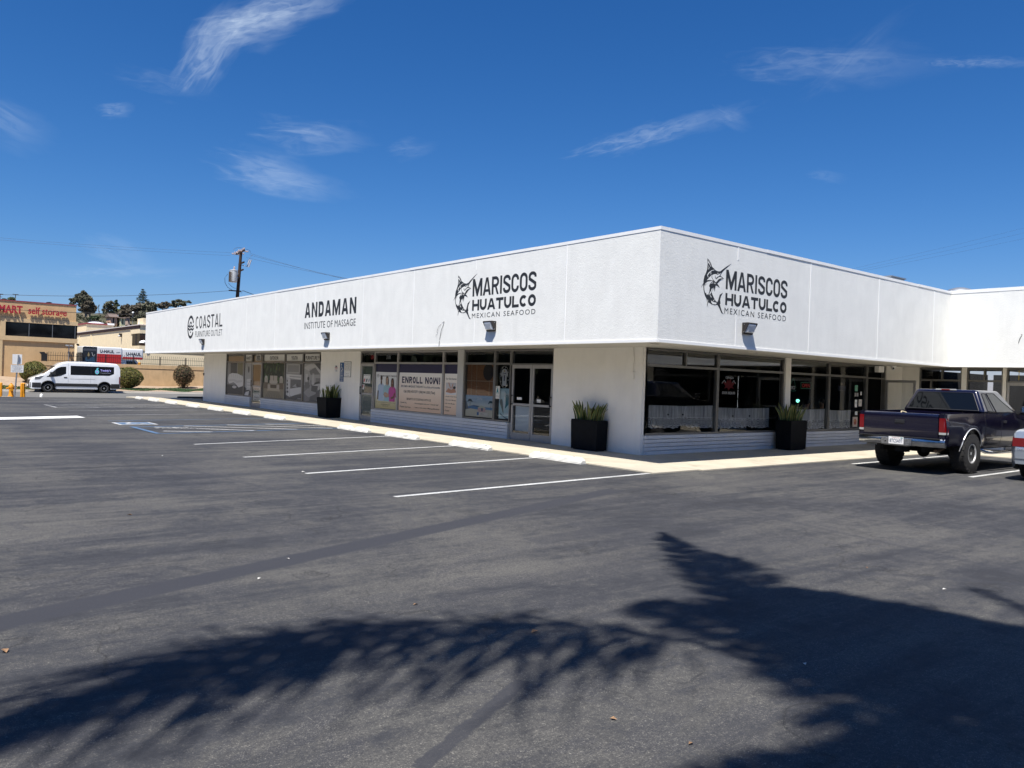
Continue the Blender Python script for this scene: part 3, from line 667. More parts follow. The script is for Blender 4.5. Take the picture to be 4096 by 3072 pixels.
def door(pl, u0, u1, hinge, top=2.085, mid=1.0, pane=None, handle=True, metal=None, lab=None, mat_=None):
    mb = MB(); metal = metal or ALUL
    w = .075; pl.box(mb, u0+.004, u0+w, .03, top, .015, .06); pl.box(mb, u1-w, u1-.004, .03, top, .015, .06)
    pl.box(mb, u0+w, u1-w, top-.09, top, .015, .06); pl.box(mb, u0+w, u1-w, .03, .22, .015, .06); pl.box(mb, u0+w, u1-w, mid-.03, mid+.03, .010, .06)
    dr = mb.build('door', metal, bld)
    if lab: dr['label'] = lab
    for a, b in ((.22, mid-.03), (mid+.03, top-.09)):
        mb = MB(); pl.quad(mb, u0+w, u1-w, a, b, .034); mb.build('pane', pane or PANED, dr)
    if handle:
        hu = u1-.045 if hinge == 0 else u0+.045; mb = MB()
        pl.box(mb, hu-.016, hu+.016, .98, 1.26, -.045, -.025); pl.box(mb, hu-.012, hu+.012, .99, 1.02, -.045, .015); pl.box(mb, hu-.012, hu+.012, 1.22, 1.25, -.045, .015); mb.build('handle', BLK, dr)
    return dr
def transom(pl, u0, u1, top=2.515, rail=RAIL, w=.045):
    mb = MB(); frame(mb, pl, u0+.003, u1-.003, rail-.035, top, w); fr = mb.build('transom_window', ALU, bld)
    mb = MB(); pl.quad(mb, u0+w-.002, u1-w+.002, rail+.01, top-w, .066); mb.build('pane', PANED, fr)
    mb = MB(); 
# shop at the corner, face A
door(A, 4.59, 5.43, 1, lab='right leaf of the double door'); door(A, 5.44, 6.29, 0, lab='left leaf with a white paper sheet below its bar'); transom(A, 4.57, 6.36)
window(A, 6.36, 7.10); window(A, 7.10, 8.59)
mb = MB(); A.box(mb, 8.59, 8.89, .475, ZB+.03, -.01, .14); mb.build('filler_panel', mat('grey_panel', (.52,.52,.51), .6), bld)
for a, b in ((8.89,9.72),(9.72,12.45),(12.45,14.04)): window(A, a, b, metal=ALUL)
door(A, 14.08, 15.0, 0, lab='single glazed door with three leaflets', pane=glassmat('frosted_glass', (.45,.5,.5), 1., (.16,.20,.18), .55)); transom(A, 14.04, 15.05)
for a, b in ((18.29,20.02),(20.02,21.85),(21.85,24.33)): window(A, a, b)
door(A, 24.42, 25.58, 0, lab='furniture shop door with opening hours sheet'); transom(A, 24.33, 25.64)
for a, b in ((25.64,26.63),(26.63,29.05)): window(A, a, b)
# face B
def bwin(u0, u1, splits, z0, top=2.50):
    return window(B, u0, u1, z0, top, pane=PANED)
window(B, 1.377, 4.17, pane=PANED); window(B, 4.17, 7.175, pane=PANED)
mb = MB(); B.box(mb, 2.845, 2.895, RAIL+.03, 2.47, .01, .12); mb.build('mullion', ALU, bld)
window(B, 7.43, 9.615, pane=PANED); window(B, 9.615, 11.875, pane=PANED); transom(B, 11.875, 13.08)
for q in ((11.875,11.925),(13.03,13.08)): mb = MB(); B.box(mb, *q, .02, RAIL-.035, .01, .12); mb.build('door_jamb', ALU, bld)
# open door leaf, swung out towards the lot
hx, hy = 13.03, YB-.0; ang = Vector((P(3660,1524.7,2,2.06).x-hx, P(3660,1524.7,2,2.06).y-hy, 0)); ang = Vector((-.12,-1,0)).normalized()
mb = MB(); nn = Vector((0,0,1)).cross(ang)*.045; H0 = Vector((hx-.02,hy-.02,0))
def leafbar(a, b, z0, z1):
    p, q = H0+ang*a, H0+ang*b; mb.prism([p+Vector((0,0,z0)), q+Vector((0,0,z0)), q+Vector((0,0,z1)), p+Vector((0,0,z1))], nn)
leafbar(0,.07,.05,2.07); leafbar(.93,1.0,.05,2.07); leafbar(.07,.93,1.99,2.07); leafbar(.07,.93,.05,.22); leafbar(.07,.93,.98,1.04)
dl = mb.build('open_door', ALUL, bld); dl['label'] = 'glass door leaf standing open'
mb = MB(); nn2 = nn; 
for z0, z1 in ((.22,.98),(1.04,1.99)):
    p, q = H0+ang*.07+nn*.4, H0+ang*.93+nn*.4; mb.prism([p+Vector((0,0,z0)), q+Vector((0,0,z0)), q+Vector((0,0,z1)), p+Vector((0,0,z1))], nn*.12)
mb.build('pane', PANE, dl)
# face C
for a, b, z0 in ((-.36,.95,.475),(-1.53,-.50,.475),(-6.2,-3.9,.475),(-9.2,-6.2,.475)): window(C, a, b, z0, pane=PANED)
for q in ((.22,.27,RAIL+.03,2.47),(.55,.60,.52,RAIL-.03),(-1.03,-.98,RAIL+.03,2.47)): mb = MB(); C.box(mb, *q, .01,.12); mb.build('mullion', ALU, bld)
for q in ((-.50,-.36),(-1.62,-1.53),(-26,-9.2)): mb = MB(); C.box(mb, *q, 0, ZB+.05, -.02, .14); mb.build('column', STUCS, bld)
door(C, -2.72,-1.64, 0, lab='pale framed glazed door of the side wing'); transom(C, -2.75,-1.62); door(C, -3.85,-2.76, 1); transom(C,-3.9,-2.75)
for a, b in ((-.36,.95),(-1.53,-.50),(-9.2,-3.9)): blockwall(C, a, b, .475)

def seated(name_label, x, y, face, shirt, hairc, seed):
    R = random.Random(seed); t = thing('person', name_label, 'person', (x,y,.03), group='people seated in the restaurant'); c, s_ = math.cos(face), math.sin(face)
    w = lambda px, py, pz: (px*c-py*s_, px*s_+py*c, pz)      # local: +x forward
    V = [(0,0,.47,.13),(0,0,.68,.135),(.02,0,.90,.14),(.03,0,1.02,.065),(.04,0,1.09,.055),(.06,0,1.17,.085),(.07,0,1.26,.09),(.06,0,1.31,.06),
         (.02,.17,.97,.065),(.10,.23,.74,.05),(.30,.15,.76,.038),(.38,.12,.77,.03),(.02,-.17,.97,.065),(.10,-.23,.74,.05),(.30,-.15,.76,.038),(.38,-.12,.77,.03),
         (.05,.10,.47,.095),(.45,.11,.50,.075),(.44,.11,.10,.05),(.58,.11,.05,.04),(.05,-.10,.47,.095),(.45,-.11,.50,.075),(.44,-.11,.10,.05),(.58,-.11,.05,.04)]
    E = [(0,1),(1,2),(2,3),(3,4),(4,5),(5,6),(6,7),(2,8),(8,9),(9,10),(10,11),(2,12),(12,13),(13,14),(14,15),(0,16),(16,17),(17,18),(18,19),(0,20),(20,21),(21,22),(22,23)]
    for sg, b in ((1,11),(-1,15)):      # fingers and thumb
        for k in range(4): V.append((V[b][0]+.05-.006*abs(k-1), sg*.12+(k-1.5)*.018, .765, .009)); E.append((b, len(V)-1)); V.append((V[-1][0]+.035, V[-1][1], .745, .008)); E.append((len(V)-2, len(V)-1))
        V.append((V[b][0]+.02, sg*.08, .765, .010)); E.append((b, len(V)-1))
    me = bpy.data.meshes.new('body'); me.from_pydata([w(*v[:3]) for v in V], E, []); o = bpy.data.objects.new('body', me); COL.objects.link(o)
    md = o.modifiers.new('skin', 'SKIN'); o.modifiers.new('sub', 'SUBSURF').levels = 1
    for i, v in enumerate(V): me.skin_vertices[0].data[i].radius = (v[3], v[3]); me.skin_vertices[0].data[i].use_root = (i == 0)
    dg = bpy.context.evaluated_depsgraph_get(); m2 = bpy.data.meshes.new_from_object(o.evaluated_get(dg)); bpy.data.objects.remove(o); skin = mat('skin', (.30,.18,.12), .6); m2.materials.clear(); m2.materials.append(skin); m2.materials.append(shirt)
    for p in m2.polygons:
        p.use_smooth = True; z_ = p.center.z; r_ = math.hypot(p.center.x, p.center.y); p.material_index = 1 if (z_ < 1.03 and not (r_ > .24 and .68 < z_ < .84)) else 0
    b_ = bpy.data.objects.new('body', m2); COL.objects.link(b_); b_.parent = t
    mb = MB(); hc = Vector(w(.045,0,1.265)); mb.ell(hc, .098, .098, .105, 14, 10)
    for v in mb.v: pass
    h_ = mb.build('hair', hairc, t, local=True, smooth=80)
    mb = MB()
    for sg in (-1, 1): mb.ell(Vector(w(.152,sg*.032,1.225)), .008, .008, .006, 8, 6)
    mb.build('eyes', MATBLK, t, local=True); mb = MB(); mb.ell(Vector(w(.158,0,1.195)), .014, .012, .02, 8, 6); mb.build('nose', skin, t, local=True, smooth=60); mb = MB(); mb.ell(Vector(w(.142,0,1.155)), .006, .022, .006, 8, 6); mb.build('mouth', mat('lips', (.25,.09,.08), .5), t, local=True)
    mb = MB(); mb.box(-.22,.24,-.22,.22,.40,.44); mb.box(-.26,-.22,-.22,.22,.44,.92)
    for dx in (-.2,.2):
        for dy in (-.19,.19): mb.box(dx-.02,dx+.02,dy-.02,dy+.02,0,.40)
    ch = thing('dining_chair', 'dark wooden chair under '+' '.join(name_label.split()[:6]).rstrip(','), 'chair', (x,y,.03), face, 'chairs in the corner restaurant'); mb.build('frame', WOODI, ch, local=True)
p1_ = P(3226, 1620, 1, 2.85); p2_ = P(3272, 1622, 1, 2.85)
seated('the seated diner on the left, in a dark shirt, behind the lace curtain', p1_.x, 2.85, .2, mat('dark_shirt', (.03,.03,.035), .8), mat('dark_hair', (.012,.010,.009), .6), 3)
seated('the seated diner on the right, facing the other, behind the lace curtain', p2_.x+.30, 2.85, math.pi-.2, mat('grey_shirt', (.10,.10,.11), .8), mat('dark_hair', (.012,.010,.009), .6), 4)
LED = mat('white_led', (.9,.95,1.), .4, emit=.5); GLED = mat('green_lamp', (.25,.95,.70), .4, emit=1.4)
t = thing('light_string', 'vertical string of tiny white lights hanging in the corner window', 'string lights', (5.72,YB+.5,1.1)); mb = MB()
for k in range(26):
    if k in (7,8,15): continue
    mb.ell((5.72,YB+.5,1.10+.034*k),.006,.006,.008,6,4)
mb.build('bulbs', LED, t); mb = MB(); mb.tube([(5.72,YB+.508,1.06),(5.72,YB+.508,2.1)],.003,4); mb.build('cord', MATBLK, t)
q = P(3191, 1603, 1, 3.9); mb = MB(); mb.lathe(q,[(.02,-.06),(.05,-.03),(.06,.02),(.03,.05)],12); o = mb.build('green_lamp', GLED, None, smooth=60); recentre(o, q-Vector((0,0,.06))); tag(o, 'small glowing green-white lamp deep behind the lace curtain', 'lamp')
q = P(3289, 1620, 1, 4.4); mb = MB(); mb.lathe(q,[(.015,-.03),(.035,0),(.015,.03)],10); o = mb.build('small_lamp', GLED, None, smooth=60); recentre(o, q-Vector((0,0,.03))); tag(o, 'tiny glowing green lamp right of the seated diners', 'lamp')
# ------------------------------------------------------------------ painted signs on the fascia
def Z(sx, sy, s): return lambda a, b: (sx+a/s, sy+b/s)
def tb(pl, zf, ll, ul, rr):     # lower-left, upper-left, right edge marks -> (u_left, u_right, z0, z1)
    a = P(*zf(*ll), pl.ax, pl.x); b = P(*zf(*ul), pl.ax, pl.x); c = P(*zf(*rr), pl.ax, pl.x); k = 1-pl.ax
    return a[k], c[k], a.z, b.z
MARL_BLACK = [[(365,122),(405,165),(440,225),(465,300),(495,328),(540,375),(590,397),(640,395),(700,345),(780,290),(875,233),(790,310),(720,372),(685,410),(662,440),(640,492),(690,528),(712,553),(665,552),(625,600),(590,640),(568,652),(600,690),(627,748),(575,705),(540,690),(528,760),(518,832),(508,770),(500,730),(470,830),(482,745),(455,760),(442,800),(465,870),(500,950),(545,1030),(580,1045),(600,980),(625,890),(695,842),(652,920),(632,1000),(642,1070),(628,1092),(650,1180),(680,1260),(712,1300),(660,1275),(620,1180),(577,1102),(520,1112),(450,1090),(385,1045),(357,1155),(360,1050),(350,985),(310,900),(285,800),(277,668),(230,745),(252,692),(281,640),(282,590),(300,500),(335,430),(360,350),(370,240)]]
MARL_WHITE = [[(462,478),(500,458),(545,455),(575,472),(606,462),(648,432),(622,490),(575,512),(540,545),(532,490),(520,492),(545,560),(600,518),(645,520),(690,545),(640,545),(600,560),(570,600),(540,632),(505,590),(480,565),(462,520)],
    [(296,700),(318,652),(372,612),(470,600),(486,612),(470,650),(425,655),(398,700),(415,745),(402,830),(378,900),(360,870),(352,900),(330,840),(318,860),(300,790)],
    [(350,585),(400,530),(455,470),(452,520),(470,565),(488,590),(440,585),(390,578)],
    [(356,470),(395,415),(450,375),(512,362),(514,372),(455,388),(408,428),(372,482),(386,530),(376,528)], [(430,398),(441,394),(443,458),(431,462)],
    [(404,872),(432,812),(444,842),(416,884),(452,938),(442,952)], [(440,1010),(482,1040),(562,1062),(540,1094),(470,1086),(448,1052)], [(480,1020),(512,985),(516,992),(492,1026)],
    [(372,205),(384,178),(422,255),(444,305),(432,298),(404,248)], [(374,262),(392,290),(416,335),(404,335)], [(372,300),(382,315),(396,352),(388,358)], [(376,150),(396,176),(430,245),(424,240)],
    [(365,990),(378,1000),(368,1060),(360,1100)], [(506,610),(520,640),(545,660),(520,668),(500,650)], [(330,655),(352,640),(310,705),(304,690)]]
MARL_SKIN2 = [[(640,425),(606,470),(622,500),(650,452)]]
def marlin(art_of, pl, zf, bx):
    # bx: pixel box of the fish on this face; drawing surveyed on the other face
    pass
def sign_marlin(pl, zt, mtx, hua, mex, fishbox, lab):
    s = thing('painted_sign', '', 'sign', (0,0,0)); del s['label']; del s['category']; s.parent = bld; s.matrix_parent_inverse = Matrix.Identity(4); s.location = (0,0,0)
    l0, r0, z0, z1 = fishbox
    aB = PB(FY); zb = Z(2760,1010,5.267)
    q = lambda x, y: P(*zb(x, y), 1, FY)
    x0 = q(230,745).x; x1 = q(875,233).x; zt_ = q(365,122).z; zb_ = q(712,1300).z
    art = pl.art(l0, r0, z0, z1, d=-.0005, t=.0004)
    nrm = lambda x, y: ((q(x,y).x-x0)/(x1-x0), (q(x,y).z-zb_)/(zt_-zb_))
    for p in MARL_BLACK: art.poly([nrm(*v) for v in p], SIGNB, 1)
    for p in MARL_WHITE: art.poly([nrm(*v) for v in p], STUCW, 3)
    cx, cy = nrm(585,445); art.oval(cx, cy, .022, .014, STUCW, 4); art.oval(cx, cy, .012, .008, SIGNB, 5)
    art.line([nrm(540,690), nrm(520,655), nrm(497,600)], .012, SIGNB, 4); art.line([nrm(405,690), nrm(440,640), nrm(480,610)], .014, SIGNB, 4); art.line([nrm(520,520), nrm(548,558), nrm(600,515)], .010, SIGNB, 4)
    art.line([nrm(575,640), nrm(610,585), nrm(690,548)], .012, SIGNB, 4)
    f = art.build('marlin_emblem', s)
    for nm, (u0, u1, za, zc), st, k, gp_ in (('shop_lettering', mtx, 'MARISCOS', .182, .11), ('shop_lettering', hua, 'HUATULCO', .29, .09)):
        art = pl.art(u0, u1, za, zc, d=-.0005, t=.0004); blockcaps(art, st, SIGNB, k*(zc-za)*.92, gp_); art.build(nm, s)
    u0, u1, za, zc = mex; art = pl.art(u0, u1, za, zc, d=-.0005, t=.0004); art.text('MEXICAN SEAFOOD', 0, 0, 1, 1, SIGNB, 1, .0, 1.28); art.build('small_lettering', s)
    s['label'] = lab
    return s
STUCW = STUC
zB = Z(2760,1010,5.267); zA = Z(1780,1050,5.53); zAn = Z(800,1100,2.5529); zCo = Z(700,1230,8.508)
fb0 = P(*zB(230,745),1,FY); fb1 = P(*zB(875,233),1,FY); fbt = P(*zB(365,122),1,FY); fbb = P(*zB(712,1300),1,FY)
sign_marlin(FB, zB, tb(FB,zB,(750,768),(768,358),(2050,800)), tb(FB,zB,(738,1105),(752,850),(2032,1180)), tb(FB,zB,(722,1285),(735,1160),(2018,1400)), (fb0.x, fb1.x, fbb.z, fbt.z), 'black painted seafood sign with leaping marlin, right of the corner')
fa0 = P(*zA(185,860),0,FX); fa1 = P(*zA(722,230),0,FX); fat = P(*zA(290,288),0,FX); fab = P(*zA(588,1255),0,FX)
sign_marlin(FA, zA, tb(FA,zA,(608,755),(620,370),(2025,400)), tb(FA,zA,(598,1070),(610,830),(2012,830)), tb(FA,zA,(595,1235),(600,1130),(2000,1080)), (fa0.y, fa1.y, fab.z, fat.z), 'black painted seafood sign with leaping marlin, left of the corner')
def sub_empty(name, lab=None):
    s = bpy.data.objects.new(name, None); COL.objects.link(s); s.parent = bld
    if lab: s['label'] = lab
    return s
s = sub_empty('painted_sign', 'black painted lettering of the massage school')
for nm, bx, st, bold, sp in (('shop_lettering', tb(FA,zAn,(1070,440),(1110,285),(1597,300)), 'ANDAMAN', .014, 1.05), ('small_lettering', tb(FA,zAn,(1065,553),(1070,487),(1590,480)), 'INSTITUTE OF MASSAGE', .008, 1.06)):
    art = FA.art(*bx, d=-.0005, t=.0004); (blockcaps(art, st, SIGNB, .118, .26) if st == 'ANDAMAN' else art.text(st,0,0,1,1,SIGNB,1,.0,sp)); art.build(nm, s)
s = sub_empty('painted_sign', 'black painted furniture shop sign with an oval wave emblem')
for nm, bx, st, bold, sp in (('shop_lettering', tb(FA,zCo,(700,728),(712,305),(1615,450)), 'COASTAL', .004, 1.05), ('small_lettering', tb(FA,zCo,(688,1010),(690,815),(1603,870)), 'FURNITURE OUTLET', .002, 1.05)):
    art = FA.art(*bx, d=-.0005, t=.0004); (blockcaps(art, st, SIGNB, .085, .24) if st == 'COASTAL' else art.text(st,0,0,1,1,SIGNB,1,.0,sp)); art.build(nm, s)
bx = tb(FA,zCo,(415,1058),(415,300),(648,600)); art = FA.art(*bx, d=-.0005, t=.0004)
def arcline(a0, a1, rx, ry, wd, cx=.5, cy=.5, n=26): art.line([(cx+rx*math.cos(rad(a0+(a1-a0)*i/n)), cy+ry*math.sin(rad(a0+(a1-a0)*i/n))) for i in range(n+1)], wd, SIGNB, 1)
arcline(22, 330, .44, .455, .13)
def wave(y, wd, x0=.08, x1=.98): art.line([(x0+(x1-x0)*i/24, y+.028*math.sin(i/24*6.28*2.3)) for i in range(25)], wd, SIGNB, 2)
wave(.53,.075); wave(.40,.085); art.line([(.30,.55),(.36,.65),(.46,.71),(.58,.70),(.66,.62)], .075, SIGNB, 2); art.poly([(.36,.30),(.62,.30),(.55,.25),(.43,.25)], SIGNB, 1)
art.build('wave_emblem', s)

# ------------------------------------------------------------------ wall pack lights
BRZ = mat('bronze_housing', (.035,.030,.027), .45, .3, var=.15, vscale=20)
LENS = mat('frosted_lens', (.62,.66,.70), .18, 0, .6, coat=.5)
def wall_light(pl, u, zt, lab, k=1.0):
    sgn = -1 if pl.ax == 0 else 1     # u grows to the viewer's right on B, left on A
    w, h, d = .33*k, .25*k, .17*k
    t = thing('wall_light', lab, 'wall light', pl.pt(u, zt-h/2, 0), group='wall lights along the fascia')
    p = lambda uu, z, dd: pl.pt(u+uu, zt+z, -dd)
    mb = MB(); mb.prism([p(-w/2,0,.004), p(-w/2,0,.035), p(-w/2,-h,.035), p(-w/2,-h,.004)], p(w/2,0,.004)-p(-w/2,0,.004)); mb.build('back_plate', BRZ, t, bevel=.006)
    side = lambda uu: [p(uu,0,.036), p(uu,0,d*.93), p(uu,-.012,d), p(uu,-.03,d), p(uu,-h+.02,.055), p(uu,-h,.05), p(uu,-h,.036)]
    mb = MB(); e = .012; mb.prism(side(-w/2), p(-w/2+e,0,0)-p(-w/2,0,0)); mb.prism(side(w/2-e), p(w/2,0,0)-p(w/2-e,0,0))
    mb.prism([p(-w/2+e,0,.036), p(-w/2+e,0,d*.93), p(-w/2+e,-.012,d), p(-w/2+e,-.03,d), p(-w/2+e,-.032,d-.02), p(-w/2+e,-.012,.036)], p(w/2-e,0,0)-p(-w/2+e,0,0))
    mb.prism([p(-w/2+e,-h,.036), p(-w/2+e,-h,.05), p(-w/2+e,-h+.03,.062), p(-w/2+e,-h+.03,.036)], p(w/2-e,0,0)-p(-w/2+e,0,0)); mb.build('housing', BRZ, t)
    mb = MB(); q = [p(-w/2+.03,-.034,d-.012), p(w/2-.03,-.034,d-.012), p(w/2-.03,-h+.032,.058), p(-w/2+.03,-h+.032,.058)]
    o = [p(-w/2+.05,-.055,d-.005), p(w/2-.05,-.055,d-.005), p(w/2-.05,-h+.055,.125*k), p(-w/2+.05,-h+.055,.125*k)]
    mb.hexa(q, o); mb.build('lens', LENS, t)
    mb = MB()
    for uu in (-w/2-.004, w/2+.004):
        for zz in (-.04, -h+.05): mb.cyl(p(uu*.985,zz,.06), p(uu*1.01,zz,.06), .009, .009, 8)
    mb.build('screw', STEEL, t)
zfA = Z(1900,1250,11.06); zfB = Z(2920,1250,9.76)
def lightA(ua, ub, za, lab): wall_light(FA, (ua+ub)/2, za, lab)
pA = P(*zfA(945,388),0,FX); wall_light(FA, pA.y+.16, pA.z+.005, 'bronze wall light under the marlin sign on the left face')
pB = P(*zfB(475,400),1,FY); wall_light(FB, pB.x+.16, pB.z+.005, 'bronze wall light under the marlin sign on the right face')
pC = P(*zAn(1327,587),0,FX); wall_light(FA, pC.y+.16, pC.z, 'bronze wall light under the massage school sign')
pD = P(*zCo(1012,1072),0,FX); wall_light(FA, pD.y+.16, pD.z, 'bronze wall light under the furniture sign with the wave emblem')
# loose wires left from old signs
def wire_on(pl, zf, pts, r, name, lab):
    mb = MB(); q = [P(*zf(*p), pl.ax, pl.x)+pl.N*(.012+.02*math.sin(i*2.1)) for i, p in enumerate(pts)]; mb.tube(q, r, 5); o = mb.build(name, BLK); recentre(o, q[-1]); return tag(o, lab, 'wire')
z3 = Z(1400,1050,2.2118)
wire_on(FA, z3, [(790,745),(796,715),(790,690),(800,660),(815,600),(836,523)], .006, 'loose_wire', 'thin dark wire hanging bent from a hole left of the marlin sign')
wire_on(FA, z3, [(763,655),(770,640),(778,628),(772,615),(790,570),(810,540),(836,523)], .004, 'loose_wire', 'fine curled wire end beside the bent wire left of the marlin sign')
zc = Z(3400,1080,3.178)
wire_on(FC, zc, [(2143,930),(2160,880),(2185,830),(2190,822),(2178,818)], .007, 'loose_wire', 'short wire stub poking from the blank wing fascia at right')
# conduit beside the corner
cz = Z(2500,1380,3.456); mb = MB()
q = [P(*cz(*p), 0, XA-.012) for p in ((108,28),(118,90),(128,230),(115,245),(112,385))]; mb.tube(q, .012, 6); o = thing('conduit', 'white painted conduit running down the corner wall to a box', 'conduit', q[-1]); mb.build('pipe', STUCS, o)
mb = MB(); c = P(*cz(110,425), 0, XA); mb.box(XA-.05, XA, c.y-.055, c.y+.055, c.z-.085, c.z+.09); mb.build('junction_box', STUCS, o, bevel=.006)
# security cameras
def dome_cam(p, n, lab, r=.07):
    p = Vector(p); n = Vector(n); t = thing('security_camera', lab, 'camera', p)
    mb = MB(); mb.lathe(p, [(r*1.05,0),(r*1.05,-.03),(r,-.06)], 16); mb.build('housing', TRIM, t, smooth=40)
    mb = MB(); mb.ell(p+Vector((0,0,-.075)), r*.86, r*.86, r*.86, 14, 8); mb.build('dome', TRIM, t, smooth=60)
    mb = MB(); d = (CAM-p).normalized(); c = p+Vector((0,0,-.078))+d*r*.72; mb.cyl(c, c+d*.028, .030, .026, 14); mb.build('eye', BLK, t)
z56 = Z(3100,1380,3.456)
pc = P(*z56(1637,345),1,YB-.25); dome_cam((pc.x,pc.y,ZB+.03), (0,-1,0), 'white dome camera under the soffit beside the open door', .085)
pc = P(*Z(550,1200,3.687)(148,785),1,YN-.3); dome_cam((FX+.12, YN-.25, ZB), (0,0,-1), 'small dome camera hung under the far left end of the fascia', .1)
mb = MB(); pe = Vector((FX+.02, YN+.0, 3.15)); mb.tube([pe, pe+Vector((-.05,.22,.06)), pe+Vector((-.10,.30,-.02))], .03, 8); mb.lathe(pe+Vector((-.10,.30,-.02)), [(.05,.08),(.16,0),(.17,-.05)], 14); o = mb.build('floodlight', TRIM); recentre(o, pe); tag(o, 'white floodlight sticking out from the far left end of the fascia', 'floodlight')
# boxes under the soffit by the open door
c = P(*z56(1440,335),1,YB-.06); mb = MB(); mb.box(c.x-.18,c.x+.18,YB-.14,YB,c.z-.10,c.z+.10); o = mb.build('speaker_box', TRIM, None, bevel=.01); recentre(o, (c.x,YB,c.z-.1)); tag(o, 'pale box fixed over the transom beside the open door', 'speaker')
mb = MB(); mb.box(XA-.04, XA, 32.30, 32.38, 1.38, 1.52); mb.box(XA-.03, XA+.02, 32.38, 32.43, 1.40, 1.5); o = mb.build('meter_box', BLK); recentre(o, (XA,32.34,1.38)); tag(o, 'small black box on the far left end pier', 'box')
# roof things
mb = MB(); pr = P(3839,1150,0,17.5); k = 17.5
mb.lathe((17.5,pr.y,4.5), [(.55,0),(.55,.62),(.50,.80),(.36,.92),(.16,.98),(0.01,1.0)], 20); o = mb.build('roof_vent', STEEL, None, smooth=50); recentre(o, (17.5,pr.y,4.5)); tag(o, 'round grey roof vent showing behind the inner roof corner', 'roof vent')
pr = P(3541,1100,1,4.2); mb = MB(); mb.box(pr.x-.55,pr.x+.55,3.7,4.7,4.5,pr.z-.16); mb.box(pr.x-.6,pr.x+.6,3.65,4.75,pr.z-.16,pr.z-.12); o = mb.build('roof_hatch', STEEL); recentre(o, (pr.x,4.2,4.5)); tag(o, 'low flat hatch showing over the right-hand parapet', 'roof hatch')

# ------------------------------------------------------------------ things behind the glass on face A
GA = XA+.080     # just behind the panes
class PAo(PA): pass
G = PA(GA)
def gradmat(name, stops, z0, z1):
    m, N, L, b = nodes(name); g = N.new('ShaderNodeNewGeometry').outputs['Position']; s = N.new('ShaderNodeSeparateXYZ'); L.new(g, s.inputs[0])
    t = mth(N, L, 'DIVIDE', mth(N, L, 'SUBTRACT', s.outputs[2], z0), z1-z0); L.new(ramp(N, L, t, stops), b.inputs['Base Color']); b.inputs['Roughness'].default_value = .5; return m
ENR = gradmat('printed_blend', [(0., (.76,.52,.35)), (.45, (.84,.68,.54)), (1., (.88,.86,.83))], .5, 1.75)
OLV = gradmat('printed_olive_blend', [(0., (.52,.42,.18)), (.22, (.64,.57,.34)), (.4, (.76,.76,.72)), (1., (.78,.79,.79))], .5, 1.75)
def poster(nm, u0, u1, z0, z1, basem, lab, cat='poster', group=None, pl=None, d=0.):
    if pl is None and nm in ('window_poster', 'room_print'): d = -.020      # vinyl stuck to the outer face of the pane
    a = (pl or G).art(u0, u1, z0, z1, d=d, t=.002); a.base(basem); a.meta = (nm, lab, cat, group); return a
def done(a):
    nm, lab, cat, group = a.meta; o = a.build(nm); recentre(o, a.o); return tag(o, lab, cat, group)
BOT, TOP = .53, 2.08
# people poster
a = poster('window_poster', 12.52, 13.97, BOT, TOP, OLV, 'window poster of three people in medical scrubs under a navy band')
a.rect(0,.82,1,1,NAVY,1)
def fig(cx, h, skin, hair, shirt, w=.17, arms=True, long=False, l=2):
    a.oval(cx, h+.055, .050, .058, hair, l) if not long else a.poly([(cx-.062,h-.10),(cx-.066,h+.05),(cx-.04,h+.115),(cx+.04,h+.115),(cx+.066,h+.05),(cx+.075,h-.13),(cx+.03,h-.12)], hair, l)
    a.poly([(cx-.10,h-.085),(cx-.155,h-.12),(cx-w-.01,h-.30),(cx-w+.035,h-.31),(cx-.125,h-.22),(cx-.13,.17),(cx+.13,.17),(cx+.125,h-.22),(cx+w-.035,h-.31),(cx+w+.01,h-.30),(cx+.155,h-.12),(cx+.10,h-.085),(cx+.035,h-.06),(cx,h-.12),(cx-.035,h-.06)], shirt, l+1)
    a.poly([(cx-.035,h-.06),(cx-.03,h-.01),(cx+.03,h-.01),(cx+.035,h-.06),(cx,h-.115)], skin, l+2)
    a.oval(cx, h+.035, .040, .056, skin, l+3); 
    a.line([(cx-.015,h+.012),(cx,h+.004),(cx+.016,h+.012)], .010, flat(.75,.7,.66), l+4)
    for ex in (-.014,.014): a.oval(cx+ex, h+.048, .005, .004, INKB, l+4, 8)
SK1, SK2, SK3 = flat(.10,.055,.035), flat(.52,.34,.24), flat(.22,.11,.065)
fig(.27,.63,SK1,flat(.02,.018,.018),flat(.45,.55,.68)); fig(.55,.61,SK2,flat(.02,.016,.014),flat(.34,.52,.58),long=True,l=7); fig(.80,.57,SK3,flat(.025,.015,.013),flat(.52,.08,.30),long=True,l=12)
a.line([(.13,.40),(.12,.20)],.075,SK1,6); a.line([(.42,.33),(.52,.27),(.66,.31)],.085,SK2,18); a.line([(.66,.30),(.50,.35),(.44,.34)],.07,SK2,19); a.line([(.93,.36),(.88,.27),(.76,.24)],.07,SK3,20)
a.oval(.10,.735,.055,.04,flat(.25,.25,.27),2); a.oval(.10,.735,.046,.032,flat(.62,.63,.63),3); a.text('AIM',.065,.725,.135,.745,INKB,4)
a.text('ANDAMAN INSTITUTE OF MASSAGE',.17,.715,.985,.75,INKB,2,.01)
a.text('Start a new career to help others become a Certified Massage Therapist',.05,.125,.95,.15,INKB,2); a.text('www.andamaninstitute.com',.28,.085,.70,.11,INKB,2,.01); a.text('(760) 453-7277',.36,.045,.62,.072,INKB,2)
done(a)
a = poster('window_poster', 9.79, 12.38, BOT, TOP, ENR, 'wide window poster reading ENROLL NOW under a navy band')
a.rect(0,.82,1,1,NAVY,1)
